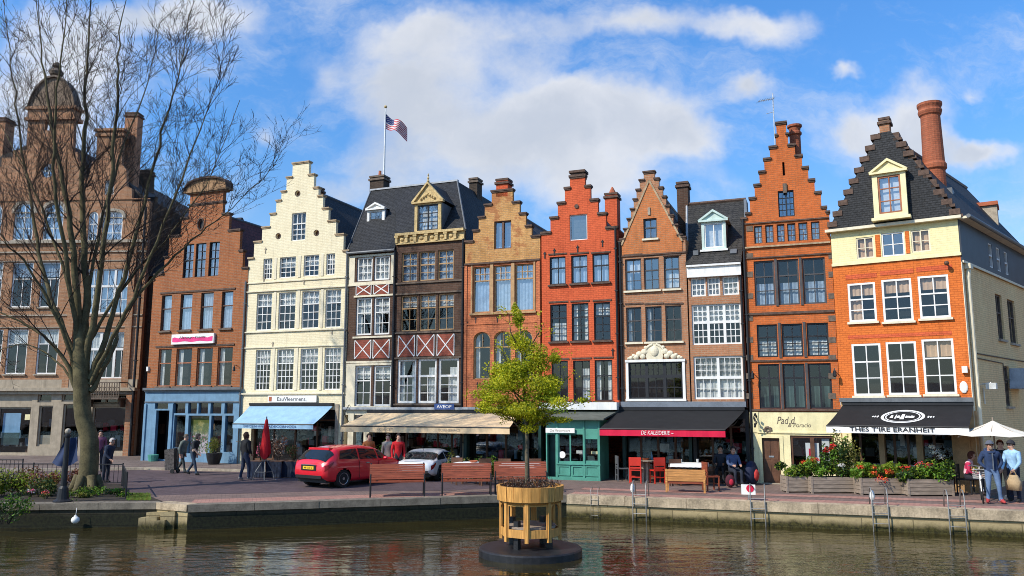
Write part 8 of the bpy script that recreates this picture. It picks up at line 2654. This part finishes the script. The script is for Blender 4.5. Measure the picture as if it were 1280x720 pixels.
MB().add([(-.17, -.08, w.z-.55), (.17, -.08, w.z-.55), (.17, .08, w.z-.55), (-.17, .08, w.z-.55), (-.2, -.09, w.z-.3), (.2, -.09, w.z-.3), (.2, .09, w.z-.3), (-.2, .09, w.z-.3), (-.12, -.03, w.z-.12), (.12, -.03, w.z-.12), (.12, .03, w.z-.12), (-.12, .03, w.z-.12)], [(0, 3, 2, 1), (0, 1, 5, 4), (1, 2, 6, 5), (2, 3, 7, 6), (3, 0, 4, 7), (4, 5, 9, 8), (5, 6, 10, 9), (6, 7, 11, 10), (7, 4, 8, 11), (8, 9, 10, 11)]).build('pouch', cloth('tan_bag', (.42, .30, .17)), tb, smooth=True)
MB().tube([(-.1, 0, w.z-.13), (-.05, 0, w.z-.02), (.05, 0, w.z-.02), (.1, 0, w.z-.13)], .014, 6).build('strap', cloth('tan_strap', (.3, .2, .1)), tb)
SIT = {'pelvis': (0, 0, .55), 'waist': (0, .0, .7), 'chest': (0, -.02, .9), 'collar': (0, -.02, 1.03), 'neck': (0, -.03, 1.1), 'jaw': (0, -.06, 1.16), 'head': (0, -.06, 1.25), 'crown': (0, -.05, 1.32), 'nose': (0, -.165, 1.215)}
for s_, S_ in ((-1, 'l'), (1, 'r')):
    SIT.update({'sh'+S_: (s_*.18, -.02, 1.01), 'el'+S_: (s_*.23, -.1, .76), 'wr'+S_: (s_*.14, -.32, .72), 'hd'+S_: (s_*.12, -.39, .72), 'hip'+S_: (s_*.1, -.05, .53), 'kn'+S_: (s_*.12, -.44, .52), 'an'+S_: (s_*.12, -.42, .09), 'to'+S_: (s_*.13, -.58, .045), 'he'+S_: (s_*.12, -.38, .045)})
person('seated person with red brown hair in white and pink top beside the rightmost flower box', 1209, 618, 1.76, rad(50), (.72, .45, .5), (.02, .02, .03), (.10, .03, .02), pose=SIT, lean=rad(14), longhair=True, accent=(('el', 'sh'), (.5, .03, .1)))
c = chair(1208, 617.5, rad(50), 'iron', 'black chair under the seated person beside the flower boxes')
x, y = ground(1221, 613); z1 = .62
tb = shrub('bouquet', 'yellow and orange bouquet held before the seated person', 'flowers', (*ground(1221.5, 619.5), .66), .13, .13, .22, 80, .06, ('leaf_lime', 'leaf_green'), 501, flowers=(('cream_yellow', 'flower_orange'), [(0, 0, .13, .14)]), nf=70, stems=False)
# seated people under the black awning
person('seated person in blue patterned jacket in the shade at the right of the red awning', 917, 606.5, 1.72, rad(10), (.06, .09, .18), (.02, .025, .04), (.03, .02, .02), pose=SIT, bulk=1.1)
chair(917, 606, rad(10), 'iron', 'black chair under the person in blue patterned jacket')
person('person in dark top sitting deep in the shade under the black awning', 902, 603.5, 1.7, rad(-20), (.03, .035, .05), (.02, .02, .025), (.02, .015, .012), pose=SIT)
chair(902, 603, rad(-20), 'iron', 'black chair deep in the shade under the black awning')
def rucksack(px, py, label, c1, c2, rz, s_=1.0):
    x, y = ground(px, py)
    t = thing('rucksack', label, 'bag', (x, y, 0), rz, 'bags standing by the cream doorway')
    b = MB(); prof = [(.0, .02, .1), (.12, .2, .15), (.3, .24, .17), (.5, .22, .15), (.64, .15, .1), (.7, .05, .04)]
    vs = []; n = 14
    for z, rx, ry in prof:
        for k in range(n): a = 2*PI*k/n; vs.append((rx*s_*math.cos(a)*(1.1 if abs(math.cos(a)) > .6 else 1), ry*s_*math.sin(a), z*s_))
    b.add(vs, [(i*n+k, i*n+(k+1) % n, (i+1)*n+(k+1) % n, (i+1)*n+k) for i in range(len(prof)-1) for k in range(n)] + [tuple(range(n-1, -1, -1))])
    b.build('pack', cloth('pack_'+str(int(px)), c1), t, smooth=True)
    MB().sphere((.03, -.13*s_, .3*s_), .13*s_, .08*s_, .17*s_, 12, 8).build('front_pocket', cloth('pocket_'+str(int(px)), c2), t, smooth=True)
    MB().tube([(-.06, .1*s_, .66*s_), (0, .1*s_, .74*s_), (.06, .1*s_, .66*s_)], .014, 6).build('grab_loop', M['ink'], t)
rucksack(913, 609.5, 'red rucksack on the ground before the seated person in blue', (.06, .012, .02), (.5, .02, .05), rad(-10), .62)
rucksack(940, 606.5, 'large navy rucksack with a bright red panel beside the brown door', (.015, .02, .05), (.62, .06, .05), rad(40), 1.2)
# figures under the beige awning
person('person in a bright red jacket under the beige awning behind the red car', 497, 601.5, 1.72, rad(20), (.55, .015, .02), (.03, .03, .035), (.03, .02, .02))
person('person in pale grey clothes in the shade left of the red jacket', 484, 600.5, 1.7, rad(-15), (.25, .23, .2), (.2, .19, .17), (.1, .08, .06))
person('person in rust coloured coat by the cream pier under the beige awning', 460, 599.5, 1.7, rad(30), (.4, .13, .04), (.05, .04, .04), (.05, .03, .02))
# white framed bicycle among the group on the right
def bicycle():
    x, y = ground(1228, 627)
    t = thing('bicycle', 'white framed bicycle standing left of the blue hooded person', 'bicycle', (x, y, .004), rad(62))
    for nm, xx in (('wheel', -.52), ('wheel', .52)):
        w = MB()
        n = 28; vs = []
        ring = [(xx+.33*math.cos(2*PI*k/n), 0, .34+.33*math.sin(2*PI*k/n)) for k in range(n+1)]
        w.tube(ring, .018, 6, False)
        o = w.build(nm, M['tyre'], t)
        s_ = MB()
        for k in range(14): a = 2*PI*k/14; s_.tube([(xx, 0, .34), (xx+.32*math.cos(a), 0, .34+.32*math.sin(a))], .003, 3, False)
        s_.build('spokes', M['metal'], o)
    f = MB()
    for a, b in (((-.52, 0, .34), (-.08, 0, .32)), ((-.08, 0, .32), (.34, 0, .74)), ((-.2, 0, .8), (.32, 0, .78)), ((-.08, 0, .32), (-.22, 0, .86)), ((-.52, 0, .34), (-.2, 0, .78)), ((.52, 0, .34), (.31, 0, .95))): f.tube([a, b], .02, 6)
    f.build('frame', M['white'], t)
    MB().tube([(.18, -.28, 1.0), (.28, -.2, 1.02), (.3, 0, .98), (.28, .2, 1.02), (.18, .28, 1.0)], .014, 6).build('handlebar', M['metal'], t)
    MB().hexa([(-.36, -.08, .88), (-.1, -.03, .88), (-.1, .03, .88), (-.36, .08, .88), (-.36, -.09, .93), (-.1, -.03, .92), (-.1, .03, .92), (-.36, .09, .93)]).build('saddle', M['ink'], t)
    MB().lathe([(.09, -.01), (.09, .01)], 14).build('chainring', M['metal'], t, xf=Matrix.Translation((-.08, -.05, .32)) @ Matrix.Rotation(PI/2, 4, 'X'))
    b = MB()
    for k in range(5): b.box(.42, .74, -.18, .18, .62+.06*k, .64+.06*k) if k in (0, 4) else b.tube([(.42, -.18, .62+.06*k), (.74, -.18, .62+.06*k), (.74, .18, .62+.06*k), (.42, .18, .62+.06*k), (.42, -.18, .62+.06*k)], .008, 4)
    b.build('basket', M['steel_pale'], t)
bicycle()
# ------------------------------------------------------------------ sky, sun, camera
SUN_EL, SUN_AZ = rad(41), rad(-122)      # azimuth from +Y, clockwise
def world():
    w = bpy.data.worlds.new('World'); SC.world = w; w.use_nodes = True
    w.node_tree.nodes.clear(); N = NT(w.node_tree)
    sky = N('ShaderNodeTexSky', {'sky_type': 'NISHITA', 'sun_disc': False, 'sun_elevation': SUN_EL, 'sun_rotation': SUN_AZ, 'altitude': 50, 'air_density': 1.0, 'dust_density': .6, 'ozone_density': 2.5})
    d = N('ShaderNodeTexCoord').outputs['Generated']
    sp = N('ShaderNodeSeparateXYZ', None, Vector=d)
    ay = N.math('MAXIMUM', N.math('ABSOLUTE', sp.outputs[1]), .05)
    p = N('ShaderNodeCombineXYZ', None, X=N.math('DIVIDE', sp.outputs[0], ay), Y=N.math('DIVIDE', sp.outputs[2], ay), Z=N.math('MULTIPLY', N.math('SIGN', sp.outputs[1]), .7)).outputs[0]
    wn = N('ShaderNodeTexNoise', None, Vector=p, Scale=3.2, Detail=6, Roughness=.6)
    warp = N('ShaderNodeVectorMath', {'operation': 'SCALE'}, i0=N('ShaderNodeVectorMath', {'operation': 'SUBTRACT'}, i0=wn.outputs['Color'], i1=(.5, .5, .5)).outputs[0]); warp.inputs['Scale'].default_value = .22
    q = N('ShaderNodeVectorMath', {'operation': 'ADD'}, i0=p, i1=warp.outputs[0]).outputs[0]
    def blob(px, py, rx, ry, amp):
        r_ = ray(px, py); c = (r_.x/r_.y, r_.z/r_.y, 0)
        s_ = N('ShaderNodeVectorMath', {'operation': 'SUBTRACT'}, i0=q, i1=c).outputs[0]
        m = N('ShaderNodeVectorMath', {'operation': 'MULTIPLY'}, i0=s_, i1=(1000/rx, 1000/ry, 0)).outputs[0]
        g = N('ShaderNodeTexGradient', {'gradient_type': 'SPHERICAL'}, Vector=m).outputs['Fac']
        return N.math('MULTIPLY', g, amp)
    tot = None
    for b in BLOBS:
        v = blob(*b); tot = v if tot is None else N.math('ADD', tot, v)
    f1 = N.noise(p, 5.5, 10, .62)
    f2 = N.noise(p, 1.7, 4, .5)
    dens = N.math('ADD', tot, N.math('MULTIPLY', N.math('SUBTRACT', f1, .5), 1.35))
    dens = N.math('ADD', dens, N.math('MULTIPLY', N.math('SUBTRACT', f2, .5), .45))
    a = N.ramp(dens, .06, .92)
    sh = N.ramp(N.math('ADD', N.math('MULTIPLY', N.math('SUBTRACT', N.noise(q, 3.0, 6, .6), .5), 2.0), N.math('MULTIPLY', tot, .55)), .1, .85)
    ccol = N.mix(sh, (8.3, 8.5, 9.0), (5.9, 6.4, 7.3))
    ele = N.ramp(sp.outputs[2], .0, .55)
    blue = N.mix(ele, (1.0, 1.42, 1.7), (.92, 1.78, 2.5))
    skyc = N.mix(1.0, sky.outputs[0], blue, 'MULTIPLY')
    haze = N.mix(N.ramp(sp.outputs[2], .32, .0, 0, .35), skyc, (7.0, 7.6, 8.4))
    mw = N('ShaderNodeMapping'); N.set(mw.inputs[0], q); mw.inputs[3].default_value = (1.0, 2.3, 1); mw.inputs[2].default_value = (0, 0, .5)
    wis = N.math('MULTIPLY', N.ramp(N.noise(mw.outputs[0], 3.4, 9, .68), .46, .78), .55)
    haze = N.mix(wis, haze, (8.2, 8.6, 9.2))
    col = N.mix(N.math('MULTIPLY', a, .93), haze, ccol)
    bg = N('ShaderNodeBackground', None, Color=col, Strength=.1)
    N.set(N('ShaderNodeOutputWorld').inputs[0], bg.outputs[0])
BLOBS = [(500, 85, 120, 90, .95), (590, 140, 170, 110, 1.0), (690, 120, 120, 90, .8), (720, 180, 170, 110, .95), (830, 150, 110, 80, 1.0), (880, 185, 60, 50, .6), (610, 35, 150, 60, .8), (510, 20, 90, 50, .7), (470, 190, 100, 50, .5),
         (800, 18, 160, 42, .95), (935, 25, 80, 42, .9), (742, 62, 50, 30, -.4), (730, 245, 120, 55, .6), (560, 230, 120, 40, .35), (405, 60, 70, 60, .4), (400, 110, 40, 60, .3),
         (935, 105, 42, 32, 1.0), (1022, 80, 26, 14, .7), (1110, 130, 110, 60, 1.1), (1040, 150, 70, 50, .8), (1160, 170, 120, 44, .95), (1235, 165, 60, 32, .7), (1060, 200, 90, 40, .6), (900, 235, 90, 30, .5),
         (235, 8, 130, 50, 1.2), (30, 120, 190, 190, 1.0), (110, 30, 120, 90, .7), (345, 168, 44, 34, .6), (430, 215, 70, 30, .5), (1190, 230, 60, 22, .4), (1215, 85, 26, 12, .5)]
world()
sl = bpy.data.lights.new('sun', 'SUN'); sl.energy = 5.0; sl.angle = rad(.53); sl.color = (1.0, .92, .79)
so = bpy.data.objects.new('sun', sl); COL.objects.link(so)
sdir = Vector((math.sin(SUN_AZ)*math.cos(SUN_EL), math.cos(SUN_AZ)*math.cos(SUN_EL), math.sin(SUN_EL)))
so.rotation_euler = sdir.to_track_quat('Z', 'Y').to_euler()
so.location = (-40, -30, 60)
cd = bpy.data.cameras.new('camera'); co_ = bpy.data.objects.new('camera', cd); COL.objects.link(co_)
cd.sensor_width = 36; cd.lens = 36*FPX/1280; cd.clip_start = .1; cd.clip_end = 20000
co_.location = (0, 0, HC); co_.rotation_euler = (PI/2+TH, 0, 0)
SC.camera = co_
SC.view_settings.view_transform = 'Standard'; SC.view_settings.look = 'None'; SC.view_settings.exposure = 0
SC.render.engine = 'CYCLES'
SC.cycles.use_denoising = True
SC.cycles.pixel_filter_type = 'BLACKMAN_HARRIS'; SC.cycles.filter_width = .95
SC.cycles.max_bounces = 6; SC.cycles.transparent_max_bounces = 8
SC.cycles.caustics_reflective = False; SC.cycles.caustics_refractive = False
SC.cycles.sample_clamp_indirect = 6
